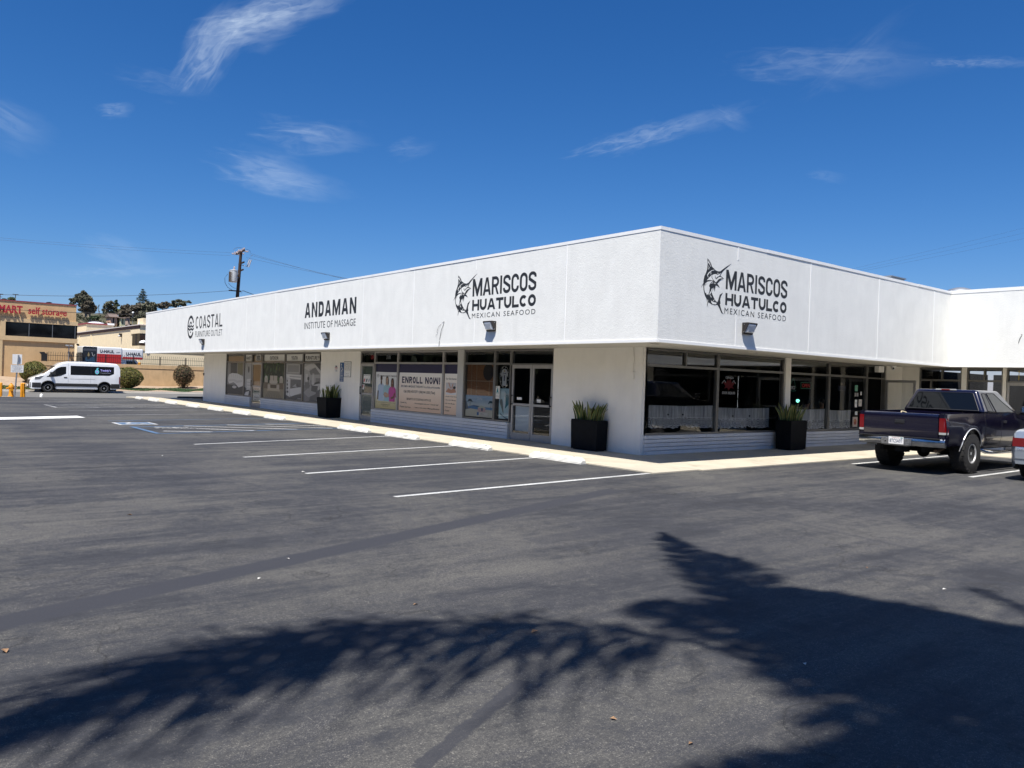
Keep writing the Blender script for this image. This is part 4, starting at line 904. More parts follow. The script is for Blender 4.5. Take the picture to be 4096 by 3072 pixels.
blockcaps(a,'ENROLL NOW!',NAVY,.052,.22,.40,.07,.595,.955,.735,2); a.text('BECOME A MASSAGE THERAPIST In as little as 4-6 months',.055,.505,.955,.55,NAVY,2,.012)
a.text('Call: (760) 453-7277 / (760) 941-3333 (Text)',.12,.375,.85,.445,INKB,2,.02); a.text('BENEFITS OF STUDYING WITH US',.20,.235,.76,.28,INKB,2,.012)
for st, x0, x1, y in (('• Flexible Pay',.03,.20,.15),('• Flexible Class Hours',.03,.30,.065),('• Knowledgeable Instructor / Friendly Staff',.38,.93,.15),('• Learn a wide variety of Massage Modalities',.38,.955,.065)): a.text(st,x0,y,x1,y+.038,INKB,2,.008)
done(a)
a = poster('window_poster', 8.95, 9.66, BOT, TOP, ENR, 'narrow window poster listing clinic services below a massage photo')
a.rect(0,.82,1,1,NAVY,1); a.text('Our Clinic Services',.10,.70,.90,.735,INKB,2,.015)
a.rect(.12,.40,.90,.64,flat(.55,.54,.56),2); a.poly([(.12,.46),(.3,.53),(.55,.50),(.75,.55),(.88,.47),(.88,.44),(.4,.42),(.13,.44)],flat(.45,.24,.16),3); a.oval(.76,.545,.10,.028,flat(.03,.025,.025),4); a.poly([(.28,.64),(.36,.64),(.52,.53),(.46,.52)],flat(.50,.30,.22),4); a.poly([(.62,.62),(.70,.63),(.60,.52),(.53,.53)],flat(.50,.30,.22),5); a.poly([(.12,.40),(.90,.40),(.90,.45),(.5,.43),(.12,.45)],flat(.74,.73,.74),4)
for st, x1, y in (('• Swedish / Deep Tissue',.95,.345),('• Thai / Sport Massage',.90,.275),('• Hot Stone Massage',.82,.205),('• Reflexology',.55,.135),('• Prenatal',.42,.065)): a.text(st,.06,y,x1,y+.030,INKB,2,.012)
done(a)
# bamboo blind, round plaque and two painted pictures in the restaurant window
def blindmat():
    m, N, L, b = nodes('bamboo_slats'); g = N.new('ShaderNodeNewGeometry').outputs['Position']
    w = N.new('ShaderNodeTexWave'); w.bands_direction = 'Z'; w.inputs['Scale'].default_value = 19; w.inputs['Distortion'].default_value = .6; L.new(g, w.inputs['Vector'])
    n = vnoise(N, L, mapped(N, L, g, (1,.6,14)), 4, 5, .7); c = ramp(N, L, mth(N, L, 'ADD', mth(N, L, 'MULTIPLY', w.outputs[1], .5), mth(N, L, 'MULTIPLY', n, .6)), [(.2,(.13,.055,.022)),(.8,(.42,.20,.085))])
    L.new(c, b.inputs['Base Color']); b.inputs['Roughness'].default_value = .6; return m
BLIND = blindmat()
mb = MB(); u0, u1 = 7.16, 8.53
for i in range(62): zz = 1.12+i*.0158; mb.box(GA+.02, GA+.028, u0, u1, zz, zz+.0146)
o = mb.build('bamboo_blind', BLIND); recentre(o, (GA+.02,7.8,1.12)); tag(o, 'brown bamboo slat blind hanging in the window above the beach painting', 'blind')
mb = MB(); 
for uu in (7.42, 8.05, 8.3): mb.box(GA+.014, GA+.019, uu-.004, uu+.004, 1.12, 2.1)
mb.box(GA+.012, GA+.018, u0, u1, 1.60, 1.612); o2 = mb.build('cord', flat(.5,.42,.3), o)
mb = MB(); c = P(*Z(1820,1380,4.0455)(535,440),0,GA); mb.cyl((GA+.010,c.y,c.z),(GA+.018,c.y,c.z),.245,.245,28); o = mb.build('round_plaque', flat(.04,.03,.028), None); recentre(o, (GA+.01,c.y,c.z-.24)); tag(o, 'dark round plaque behind the glass in front of the bamboo blind', 'plaque')
SKYP = gradmat('painted_sky', [(0,(.50,.46,.36)),(.35,(.52,.58,.58)),(1,(.13,.32,.52))], .75, 1.2)
a = poster('beach_painting', 7.15, 8.55, .55, 1.18, SKYP, 'blue beach painting with palms and a pink hut leaning in the window', 'painting')
a.rect(0,.34,1,.47,flat(.10,.25,.45),1); a.poly([(0,.34),(.2,.37),(.5,.33),(.8,.36),(1,.34),(1,0),(0,0)],flat(.55,.53,.43),2); a.poly([(0,.75),(.05,.70),(.10,.45),(.14,.35),(0,.30)],flat(.16,.19,.22),3); a.poly([(.14,.47),(.30,.54),(.45,.46),(.6,.5),(.72,.46)],flat(.12,.22,.36),2)
for px_, py_ in ((.17,.74),(.90,.70)):
    a.line([(px_,.35),(px_+.01,py_)],.018,flat(.10,.09,.07),4)
    for k in range(9): an = rad(-30+k*30); a.line([(px_+.01,py_),(px_+.055*math.cos(an),py_+.07*math.sin(an)+.02),(px_+.09*math.cos(an),py_-.06+.03*math.sin(an))],.018,flat(.02,.10,.14),5)
a.rect(.46,.24,.72,.42,flat(.55,.38,.36),4); a.poly([(.43,.42),(.58,.54),(.75,.42)],flat(.5,.52,.40),5); a.rect(.57,.28,.64,.42,flat(.12,.15,.22),6); a.rect(.46,.08,.80,.22,flat(.62,.60,.54),5); a.rect(.43,.08,.50,.22,flat(.05,.14,.34),6); a.text('ABIERTO',.56,.13,.66,.17,INKB,7); a.text('El Mar',.44,.80,.62,.90,flat(.7,.72,.74),6)
done(a)
a = poster('pale_painting', 6.42, 6.92, .56, 1.42, flat(.42,.58,.60), 'pale teal painting of a winged figure standing in the narrow window', 'painting')
a.poly([(.45,.45),(.62,.80),(.82,.80),(.98,.60),(.92,.50),(.75,.42),(.6,.34)],flat(.02,.18,.22),2); a.poly([(.05,.55),(.18,.66),(.32,.62),(.40,.40),(.46,.18),(.36,.22),(.2,.40)],flat(.17,.20,.18),2); a.poly([(.40,.55),(.48,.75),(.60,.72),(.62,.5),(.5,.25),(.44,.3)],flat(.60,.66,.64),3); a.oval(.55,.80,.07,.05,flat(.58,.62,.60),4); a.poly([(.1,.20),(.7,0),(.95,0),(.2,.13)],flat(.08,.12,.13),3); a.rect(.5,.12,.95,.19,flat(.60,.66,.66),3); a.line([(.55,.92),(.75,.82),(.7,.72)],.02,flat(.2,.35,.38),4)
done(a)
# hanging shirt in an oval wire frame
t = thing('framed_shirt', 'white number 1 shirt inside an oval frame of bulbs behind the narrow window', 'display', (GA+.03,6.70,1.50))
c = Vector((GA+.012, P(*Z(1820,1380,4.0455)(795,510),0,GA).y, 1.745)); mb = MB()
mb.tube([c+Vector((0,.205*math.cos(k*2*math.pi/32),.31*math.sin(k*2*math.pi/32))) for k in range(33)],.008,6); mb.build('oval_frame', CHROME, t)
mb = MB()
for k in range(8): mb.ell(c+Vector((-.004,.19*math.cos(k*.785+.3),.29*math.sin(k*.785+.3))),.02,.02,.02,8,6)
mb.build('bulb', mat('clear_bulb',(.6,.6,.6),.1), t, smooth=60)
ar = Art(c+Vector((.004,.16,-.25)),(0,-1,0),(0,0,1),(-1,0,0),.32,.48,.01); sh = [(.22,0),(.80,0),(.80,.55),(.86,.62),(1,.50),(.98,.70),(.82,.93),(.62,1),(.40,1),(.20,.93),(.03,.70),(0,.50),(.14,.62),(.22,.55)]
pts = [ar.o+ar.U*(x*ar.w)+ar.V*(y*ar.h) for x, y in sh]; ar.mb.prism(pts, ar.N*.01, flat(.66,.65,.62)); ar.text('Corona',.28,.69,.74,.79,NAVY,2,.02); ar.text('1',.44,.28,.58,.62,NAVY,2,.02); ar.oval(.51,.87,.08,.05,flat(.5,.35,.12),2); ar.build('shirt', t)
a = poster('grade_card', 6.86, 7.06, 1.12, 1.48, flat(.72,.71,.66), 'white health grade card with a big teal letter A', 'card', d=-.03); a.text('A',.25,.42,.75,.85,flat(.0,.22,.26),2,.05); a.rect(.1,.9,.5,.93,INKB,2); a.rect(.15,.15,.85,.17,flat(.4,.4,.4),2); a.rect(.15,.22,.85,.24,flat(.4,.4,.4),2); done(a)
a = poster('paper_sheet', 5.53, 6.16, .27, .955, flat(.62,.68,.70), 'plain white paper sheet inside the left door leaf, lower half', 'paper'); done(a)
a = poster('door_sticker', 5.85, 6.06, 1.13, 1.20, WHITEP, 'small white sticker on the left door leaf above the bar', 'sticker', d=-.05); done(a)
a = poster('door_sticker', 5.06, 5.22, 1.08, 1.17, WHITEP, 'small white sticker on the right door leaf above the bar', 'sticker', d=-.05); a.text('SILVA',.05,.05,.95,.4,INKB,2); done(a)
G2 = PA(XA+.028)
for i, (u0, u1, lab, c1) in enumerate(((14.66,14.82,'white leaflet with red print, left of the three on the glazed door',flat(.55,.12,.10)),(14.49,14.65,'white leaflet with a dark photo, middle of the three on the glazed door',flat(.09,.08,.08)),(14.32,14.48,'white leaflet with grey line drawing, right of the three on the glazed door',flat(.35,.35,.36)))):
    a = poster('leaflet', u0, u1, 1.38, 1.70, WHITEP, lab, 'leaflet', 'leaflets on the glazed door', G2, 0); a.poly([(.1,.12),(.55,.18),(.85,.45),(.6,.6),(.2,.4)],c1,2); a.rect(.1,.85,.9,.92,flat(.3,.3,.3),2); done(a)
a = poster('door_sticker', 14.74, 14.88, 1.16, 1.34, WHITEP, 'small red and white card sticker low on the glazed door', 'sticker', None, G2, 0); a.oval(.35,.6,.28,.3,flat(.5,.05,.05),2); a.oval(.7,.45,.25,.25,flat(.7,.7,.7),3); done(a)
REDN = mat('red_tube', (.38,.045,.04), .5, emit=.16)
def tubesign(nm, pl, u0, u1, z0, z1, st, m, lab, border=None, d=.16, extra=None):
    t_ = pl.art(u0, u1, z0, z1, d=d, t=.004); t_.text(st,.08,.2,.92,.8,m,2,0)
    if border:
        for q in ([(0,0),(1,0),(1,1),(0,1),(0,0)],): t_.line(q, .012, border, 1)
    if extra: extra(t_)
    o = t_.build(nm); recentre(o, t_.o); tag(o, lab, 'neon sign'); return o
tubesign('neon_sign', A, 14.13, 14.60, 2.20, 2.44, 'OPEN', REDN, 'red OPEN tube sign in the transom over the single glazed door')
a = poster('door_number', 13.03, 13.32, 2.24, 2.40, flat(.05,.05,.05), 'white number 3108 in the transom above the people poster', 'number'); a.text('3108',.02,.1,.98,.9,WHITEP,2,.01); done(a)
# furniture shop window prints
GRY = lambda g: flat(min(.85,g*1.25), min(.83,g*1.21), min(.8,g*1.16))
def banner(u0, u1, st, x0, x1, lab, torn=False):
    a = poster('window_banner', u0, u1, 2.165, 2.455, flat(.70,.69,.65), lab, 'banner', 'white word banners across the furniture shop transoms', A, .058); a.text(st, x0, .22, x1, .74, INKB, 2, .03); done(a)
banner(18.55,19.88,'FURNITURE F',.04,.985,'white banner reading FURNITURE, its right end torn')
banner(20.12,21.75,'YOUTH',.30,.68,'white banner reading YOUTH above the bunk bed print')
banner(21.95,24.22,'OUTDOOR',.28,.70,'white banner reading OUTDOOR above the patio print')
banner(25.74,26.52,'VANITY',.06,.94,'white banner reading VANITY at the far left transoms')
a = poster('door_number', 24.6, 25.3, 2.18, 2.45, flat(.42,.41,.39), 'number 302 panel over the furniture shop door', 'number', None, A, .058); a.text('302',.2,.15,.8,.85,INKB,2,.03); done(a)
L0, L1 = .535, 2.075
a = poster('room_print', 18.36, 19.95, L0, L1, GRY(.30), 'grey bedroom photo print filling the right window of the furniture shop', 'print')
a.poly([(0,0),(1,0),(1,.40),(.6,.46),(0,.40)],GRY(.10),1); a.poly([(0,.42),(.5,.36),(.35,0),(0,0)],GRY(.17),2); a.poly([(0,.22),(.42,.42),(.9,.36),(.7,.20),(.3,.10)],GRY(.24),3); a.poly([(.0,.90),(.45,1),(.7,1),(1,.78),(1,.70),(.66,.90),(.3,.84),(.32,.80),(0,.86)],GRY(.40),2); a.poly([(.32,.80),(.66,.90),(.95,.72),(.40,.70)],GRY(.16),3); a.poly([(.60,1),(1,1),(1,.80)],GRY(.07),4)
a.rect(.06,.34,.34,.50,GRY(.14),4); a.rect(.10,.52,.24,.72,GRY(.42),4); a.oval(.27,.60,.06,.05,GRY(.06),5); a.rect(.25,.50,.29,.56,GRY(.06),5); a.rect(.36,.40,.46,.56,GRY(.22),4); a.rect(.52,.42,.55,.74,GRY(.5),4); a.rect(.58,.42,.60,.74,GRY(.5),4); a.rect(.70,.42,1,.62,GRY(.18),4)
a.poly([(.46,.28),(.78,.24),(.82,.40),(.74,.46),(.48,.42)],GRY(.09),6); a.poly([(.50,.42),(.76,.46),(1,.48),(1,.36),(.86,.30),(.84,.42)],GRY(.42),7); a.poly([(.62,.44),(.95,.50),(.90,.54),(.66,.50)],GRY(.06),8); a.text('coastal',.78,.03,.97,.06,WHITEP,8); done(a)
a = poster('room_print', 20.09, 21.79, L0, L1, GRY(.26), 'grey bunk bed photo print in the furniture shop window under YOUTH', 'print')
a.poly([(0,0),(1,0),(1,.18),(.5,.12),(0,.22)],GRY(.09),1); a.rect(.06,.74,.82,.98,GRY(.34),1); a.rect(.10,.76,.78,.95,GRY(.21),2); a.rect(.84,.70,1,.98,GRY(.05),2)
a.poly([(.04,.70),(.92,.68),(.92,.56),(.05,.60)],GRY(.50),3); a.poly([(.20,.66),(.90,.645),(.90,.61),(.20,.62)],GRY(.30),4); a.rect(.18,.10,.24,.70,GRY(.5),5); a.poly([(.05,.12),(.30,.06),(.30,.56),(.05,.60)],GRY(.40),4)
for k in range(4): a.rect(.08,.18+.10*k,.20-.02*k,.24+.10*k,GRY(.10),6)
a.poly([(.30,.55),(.92,.55),(.92,.26),(.30,.22)],GRY(.13),4); a.poly([(.30,.30),(.94,.36),(.94,.20),(.34,.08),(.30,.12)],GRY(.48),6); a.poly([(.42,.36),(.62,.44),(.70,.34)],GRY(.30),7); a.poly([(.62,.38),(.74,.46),(.84,.36)],GRY(.10),7); a.text('coastal',.74,.03,.95,.06,WHITEP,8); done(a)
a = poster('room_print', 21.92, 24.26, L0, L1, flat(.025,.035,.018), 'patio furniture photo print in the furniture shop window under OUTDOOR', 'print')
R = random.Random(5)
for k in range(70): x, y = R.random(), .45+.55*R.random(); a.oval(x,y,.012+.02*R.random(),.03+.04*R.random(),flat(*[q*(1+1.3*R.random()) for q in ((.05,.065,.03),(.03,.04,.02))[k%2]]),1+(k%3)*.3,8)
a.poly([(0,.42),(1,.42),(1,0),(0,0)],flat(.27,.23,.16),3)
for k in range(9): a.poly([(.03+.115*k-.06*(k-4)*.3,0),(.05+.115*k-.06*(k-4)*.3,0),(.42+.02*k,.30),(.41+.02*k,.30)],flat(.14,.12,.085),4)
a.poly([(.18,.20),(.82,.20),(.74,.30),(.26,.30)],flat(.42,.36,.26),5); a.rect(.33,.50,.49,.64,flat(.44,.38,.31),6); a.rect(.51,.50,.67,.64,flat(.44,.38,.31),6); a.rect(.31,.42,.69,.50,flat(.46,.41,.34),7); a.rect(.36,.28,.64,.40,flat(.10,.075,.05),8); a.rect(.36,.38,.64,.42,flat(.36,.32,.25),9)
for sx in (.04,.76): a.rect(sx,.26,sx+.20,.44,flat(.16,.12,.08),6); a.rect(sx+.02,.44,sx+.18,.58,flat(.40,.36,.29),6); a.oval(sx+.1,.60,.06,.035,flat(.5,.46,.40),7)
a.rect(.22,.26,.34,.38,flat(.44,.38,.31),7); a.rect(.66,.26,.78,.38,flat(.44,.38,.31),7); done(a)
a = poster('room_print', 26.68, 28.98, L0, L1, GRY(.20), 'curved sofa photo print in the furniture shop window at far left', 'print')
a.poly([(0,0),(1,0),(1,.30),(0,.30)],GRY(.06),1); a.rect(.20,.62,.58,1,GRY(.07),1); a.rect(.62,.62,.92,1,flat(.20,.18,.11),1)
a.poly([(.06,.50),(.10,.62),(.30,.67),(.62,.66),(.94,.58),(.97,.42),(.95,.28),(.70,.22),(.52,.34),(.40,.38),(.14,.33),(.07,.40)],GRY(.5),2)
for k in range(7): a.line([(.14+.12*k,.52),(.15+.12*k,.64)],.02,GRY(.3),3)
a.poly([(.12,.46),(.45,.48),(.60,.44),(.90,.46),(.90,.40),(.58,.36),(.40,.42),(.14,.40)],GRY(.42),4); a.oval(.46,.19,.16,.07,GRY(.05),4); a.oval(.46,.23,.13,.045,GRY(.42),5); done(a)
a = poster('room_print', 25.70, 26.58, L0, L1, GRY(.30), 'narrow dresser photo print beside the furniture shop door', 'print')
a.poly([(0,0),(1,0),(1,.12),(0,.26)],GRY(.08),1); a.poly([(.3,.16),(.85,.20),(.85,.52),(.3,.50)],GRY(.46),2)
for k in range(3): a.rect(.36,.22+.09*k,.80,.23+.09*k,GRY(.2),3)
a.oval(.55,.80,.12,.10,GRY(.09),3); a.poly([(0,0),(.6,0),(.7,.14),(.2,.10)],GRY(.5),4); a.line([(.2,1),(.45,.82)],.02,GRY(.1),3); done(a)
a = poster('hours_sheet', 24.62, 25.42, .32, .955, flat(.62,.61,.58), 'white opening hours sheet on the furniture shop door', 'paper', None, A, .05)
for i, (st, k) in enumerate((('STORE HOURS',.13),('MON TO FRI',.10),('10AM TO 7PM',.09),('SAT AND SUN',.10),('10AM TO 6PM',.09))): a.text(st,.15,.80-.15*i-(.08 if i > 2 else 0)-.02*i,.85,.80-.15*i+k-(.08 if i > 2 else 0)-.02*i,INKB,2,.02)
done(a)
# notices on the wall between the two shops
W1 = PA(XA)
SBLU = flat(.015,.09,.26); SRED = flat(.45,.03,.03)
a = W1.art(16.32,16.62,1.40,2.12,d=0,t=.012); a.meta = ('parking_sign','tall blue accessible parking sign on the wall above the left planter','sign',None); a.base(SBLU)
a.oval(.42,.90,.10,.04,WHITEP,2); a.line([(.42,.86),(.44,.72),(.66,.72),(.78,.60),(.90,.62)],.026,WHITEP,2); a.oval(.46,.66,.25,.10,WHITEP,2); a.oval(.46,.66,.18,.072,SBLU,3)
for y, k, st in ((.50,.045,'PARKING'),(.43,.05,'ONLY'),(.31,.05,'MINIMUM'),(.24,.05,'FINE $250'),(.12,.05,'VAN'),(.035,.05,'ACCESSIBLE')): a.text(st,.10,y,.90,y+k,WHITEP,2,.01)
a.rect(0,.40,1,.41,WHITEP,2); a.rect(0,.20,1,.21,WHITEP,2); done(a)
a = W1.art(15.74,16.30,1.58,2.16,d=-.0,t=.010); a.meta = ('tow_notice','white black-edged notice of small print beside the blue parking sign','sign',None); a.base(INKB); a.rect(.035,.025,.965,.975,WHITEP,1)
for i, st in enumerate(('UNAUTHORIZED VEHICLES PARKED IN','DESIGNATED ACCESSIBLE SPACES','NOT DISPLAYING DISTINGUISHING','PLACARDS OR LICENSE PLATES ISSUED','FOR PERSONS WITH DISABILITIES WILL','BE TOWED AWAY AT OWNERS EXPENSE','TOWED VEHICLES MAY BE RECLAIMED','AT OR BY TELEPHONING')): a.text(st,.10+.02*(i%3),.88-.065*i,.90-.02*(i%3),.915-.065*i,INKB,2,.004)
a.text('760 433-0070',.3,.22,.7,.25,INKB,2); a.text('C.V.C. 22658',.25,.10,.75,.135,INKB,2); done(a)
a = W1.art(16.79,17.07,1.76,2.02,d=0,t=.010); a.meta = ('towing_sign','small white and red tow-away sign left of the blue parking sign','sign',None); a.base(WHITEP); a.rect(.05,.56,.95,.64,SRED,2); a.oval(.38,.80,.16,.12,INKB,2); a.oval(.62,.80,.12,.12,INKB,2); a.oval(.40,.80,.06,.05,WHITEP,3)
for y, m_ in ((.44,SRED),(.30,SRED),(.18,INKB),(.07,INKB)): a.text('TOW AWAY' if m_ is SRED else 'CVC 22658',.15,y,.85,y+.075,m_,2,.01)
done(a)

# ------------------------------------------------------------------ face B: lace half-curtains, neon, notices
def lacemat(name, z0, z1):
    m, N, L, b = nodes(name); out = [n for n in N if n.type == 'OUTPUT_MATERIAL'][0]
    uv = N.new('ShaderNodeTexCoord').outputs['UV']; s = N.new('ShaderNodeSeparateXYZ'); L.new(uv, s.inputs[0])
    x, y = s.outputs[0], s.outputs[1]          # x in metres along the cloth, y 0..1 up
    cx = mth(N, L, 'SUBTRACT', mth(N, L, 'FRACT', mth(N, L, 'DIVIDE', x, .098)), .5)
    cy = mth(N, L, 'DIVIDE', mth(N, L, 'SUBTRACT', y, .24), .40)
    d = mth(N, L, 'SQRT', mth(N, L, 'ADD', mth(N, L, 'POWER', mth(N, L, 'MULTIPLY', cx, 2.), 2.), mth(N, L, 'POWER', mth(N, L, 'MULTIPLY', cy, 2.), 2.)))
    rim = mth(N, L, 'MULTIPLY', mth(N, L, 'GREATER_THAN', d, .80), mth(N, L, 'LESS_THAN', d, .97))
    core = mth(N, L, 'MULTIPLY', mth(N, L, 'GREATER_THAN', d, .34), mth(N, L, 'LESS_THAN', d, .52))
    dots = mth(N, L, 'GREATER_THAN', mth(N, L, 'MULTIPLY', mth(N, L, 'SINE', mth(N, L, 'MULTIPLY', x, 420.)), mth(N, L, 'SINE', mth(N, L, 'MULTIPLY', y, 150.))), .45)
    hole = mth(N, L, 'SUBTRACT', .94, mth(N, L, 'MULTIPLY', mth(N, L, 'MINIMUM', mth(N, L, 'ADD', mth(N, L, 'ADD', rim, core), mth(N, L, 'MULTIPLY', dots, .5)), 1.), .78))
    band = mth(N, L, 'LESS_THAN', y, .47)
    n = vnoise(N, L, mapped(N, L, uv, (26, .6, 1)), 1., 3, .6)
    sheer = ramp(N, L, n, [(.35, .46), (.65, .92)])
    al = mixrgb(N, L, band, sheer, hole)
    df = N.new('ShaderNodeBsdfDiffuse'); df.inputs[0].default_value = (.92,.92,.90,1); tl = N.new('ShaderNodeBsdfTranslucent'); tl.inputs[0].default_value = (.7,.7,.68,1)
    ms = N.new('ShaderNodeMixShader'); ms.inputs[0].default_value = .3; L.new(df.outputs[0], ms.inputs[1]); L.new(tl.outputs[0], ms.inputs[2])
    tr = N.new('ShaderNodeBsdfTransparent'); mx = N.new('ShaderNodeMixShader'); L.new(al, mx.inputs[0]); L.new(tr.outputs[0], mx.inputs[1]); L.new(ms.outputs[0], mx.inputs[2]); L.new(mx.outputs[0], out.inputs[0]); N.remove(b)
    return m
LACE = lacemat('lace_cloth', 0, 1)
def curtain(u0, u1, z0, z1, lab, gathers=(), seed=1):
    R = random.Random(seed); nu = int((u1-u0)/.022); nv = 10; mb = MB(); rows = []; uvs = []
    t = thing('lace_curtain', lab, 'curtain', (u0+(u1-u0)/2, YB+.115, z0), group='lace half-curtains in the restaurant windows')
    for j in range(nv+1):
        v = j/nv; row = []
        for i in range(nu+1):
            s_ = i/nu; u = u0+(u1-u0)*s_; pull = 0; lift = 0
            for (g, wd, st) in gathers:
                d_ = (u-g); k = math.exp(-(d_/wd)**2)*st*(math.sin(min(1, (1-v)*1.6)*math.pi*.55)); u -= d_*k*.75; lift += .07*k*(1-v)
            yy = YB+.115+.022*math.sin(i*.55+2*math.sin(i*.07))*(.4+.6*(1-v)) + .01*math.sin(i*1.7)
            zz = z0+(z1-z0)*v + (.018*math.sin(i*.9)*(1-v)**3) + lift*(1-v) - .025*math.sin(s_*math.pi)*v + .012*(1-v)*math.sin(s_*11+seed)
            row.append(Vector((u, yy, zz)))
        rows.append(row)
    mb.grid(rows); o = mb.build('cloth', LACE, t, smooth=80)
    uvl = o.data.uv_layers.new(name='UVMap'); 
    for poly in o.data.polygons:
        for li, vi in zip(poly.loop_indices, poly.vertices): j, i = divmod(vi, nu+1); uvl.data[li].uv = ((u1-u0)*i/nu, j/nv)
    mb = MB(); mb.tube([(u0-.04,YB+.10,z1+.0),((u0+u1)/2,YB+.10,z1-.022),(u1+.04,YB+.10,z1+.0)],.008,6); mb.build('rod', BLK, t)
    if gathers:
        mb = MB()
        for (g, wd, st) in gathers: mb.ell((g, YB+.095, z0+(z1-z0)*.58), .03, .02, .022, 8, 6)
        mb.build('tie', BLK, t)
curtain(1.66, 4.12, .63, 1.19, 'left lace half-curtain of the corner window, tied with a black bow', ((2.9,.20,.85),(2.35,.10,.4)), 1)
curtain(4.22, 6.62, .60, 1.14, 'right lace half-curtain of the corner window, loosely gathered', ((4.95,.14,.5),(5.7,.12,.4)), 2)
curtain(7.52, 9.55, .53, 1.12, 'lace half-curtain in the window behind the tall square planter', (), 3)
curtain(9.70, 11.12, .53, 1.09, 'lace half-curtain in the last window before the open door', (), 4)
NW = mat('white_tube', (.55,.55,.55), .4, emit=.12); NR = mat('red_panel', (.16,.018,.02), .5, emit=.05); NG = mat('green_tube', (.05,.20,.14), .4, emit=.08)
def beer(t_):
    t_.poly([(.18,.30),(.30,.42),(.12,.62),(.34,.60),(.42,.80),(.50,.66),(.60,.82),(.68,.60),(.92,.64),(.74,.44),(.86,.30),(.62,.36),(.5,.22),(.40,.36)], NR, 1); t_.text('CERVEZA',.28,.80,.80,.90,NW,3); t_.text('DOS EQUIS',.10,.02,.92,.16,NW,3); t_.line([(.05,.55),(.2,.72),(.3,.6)],.01,NW,3); t_.line([(.95,.55),(.82,.72),(.72,.6)],.01,NW,3)
t_ = B.art(4.45,5.12,1.46,1.99,d=.14,t=.004); beer(t_); o = t_.build('neon_sign'); recentre(o, t_.o); tag(o, 'red crest beer tube sign hanging in the corner window', 'neon sign')
t_ = B.art(8.20,8.74,1.70,1.87,d=.12,t=.004); t_.text('OPEN',.12,.2,.88,.8,REDN,2,.0); t_.line([(0,0),(1,0),(1,1),(0,1),(0,0)],.014,NG,1); o = t_.build('neon_sign'); recentre(o, t_.o); tag(o, 'red OPEN tube sign in the window behind the square planter', 'neon sign')
t_ = B.art(7.50,7.98,1.62,1.98,d=.12,t=.004); t_.text('PACIFICO',.10,.12,.82,.38,NW,2); t_.line([(.25,.5),(.45,.85),(.62,.98),(.72,.85),(.85,.4),(.95,.25)],.012,NG,1); t_.line([(.35,.5),(.52,.78),(.64,.84)],.010,NG,1); t_.line([(0,0),(0,.45),(.1,.42)],.012,NG,1); t_.line([(0,.0),(.3,.04),(.6,-.02),(.95,.03)],.012,NG,1); o = t_.build('neon_sign'); recentre(o, t_.o); tag(o, 'dim whale-shaped beer tube sign left of the red OPEN sign', 'neon sign')
t_ = B.art(10.20,10.80,1.66,1.93,d=.12,t=.004); t_.text('CANTINA',.1,.2,.9,.6,flat(.10,.12,.22),2); t_.line([(.1,.1),(.9,.1)],.012,flat(.2,.2,.28),1); t_.oval(.5,.8,.1,.14,flat(.18,.12,.08),1); o = t_.build('neon_sign'); recentre(o, t_.o); tag(o, 'unlit blue tube sign high in the last window', 'neon sign')
GB = PB(YB+.060)
a = poster('door_number', 11.18, 11.42, 1.50, 1.63, MATBLK, 'white number 3110 on the glass beside the open door', 'number', None, GB); a.text('3110',.02,.05,.98,.95,WHITEP,2,.01); done(a)
for u0,u1,z0,z1,m_,lab in ((11.20,11.37,1.67,1.86,flat(.14,.38,.27),'pale green paper notice taped above the number 3110'),(11.22,11.36,1.17,1.41,WHITEP,'long white paper notice taped below the number 3110'),(11.46,11.66,1.20,1.42,flat(.66,.62,.58),'white printed notice right of the long paper notice'),(11.55,11.63,1.55,1.66,WHITEP,'tiny white card at the door edge right of 3110'),(11.25,11.40,.93,1.04,WHITEP,'small white notice low on the glass beside the open door'),(11.12,11.42,.56,.87,flat(.60,.50,.42),'colourful food flyer at the bottom of the glass beside the open door')):
    a = poster('notice', u0, u1, z0, z1, m_, lab, 'notice', 'notices on the glass beside the open door', GB); a.rect(.2,.6,.8,.66,flat(.3,.3,.3),2); a.rect(.2,.45,.8,.5,flat(.4,.36,.34),2)
    if z0 < .6: a.oval(.5,.5,.3,.3,flat(.45,.12,.08),3); a.oval(.4,.6,.12,.1,flat(.6,.4,.1),4)
    done(a)
a = poster('notice', -1.95, -1.63-.3, 2.16, 2.44, flat(.62,.46,.03), 'yellow sign in the transom of the side wing door', 'notice', None, PA(XC_+.06)); a.text('FOR LEASE',.1,.55,.9,.8,INKB,2,.02); done(a)
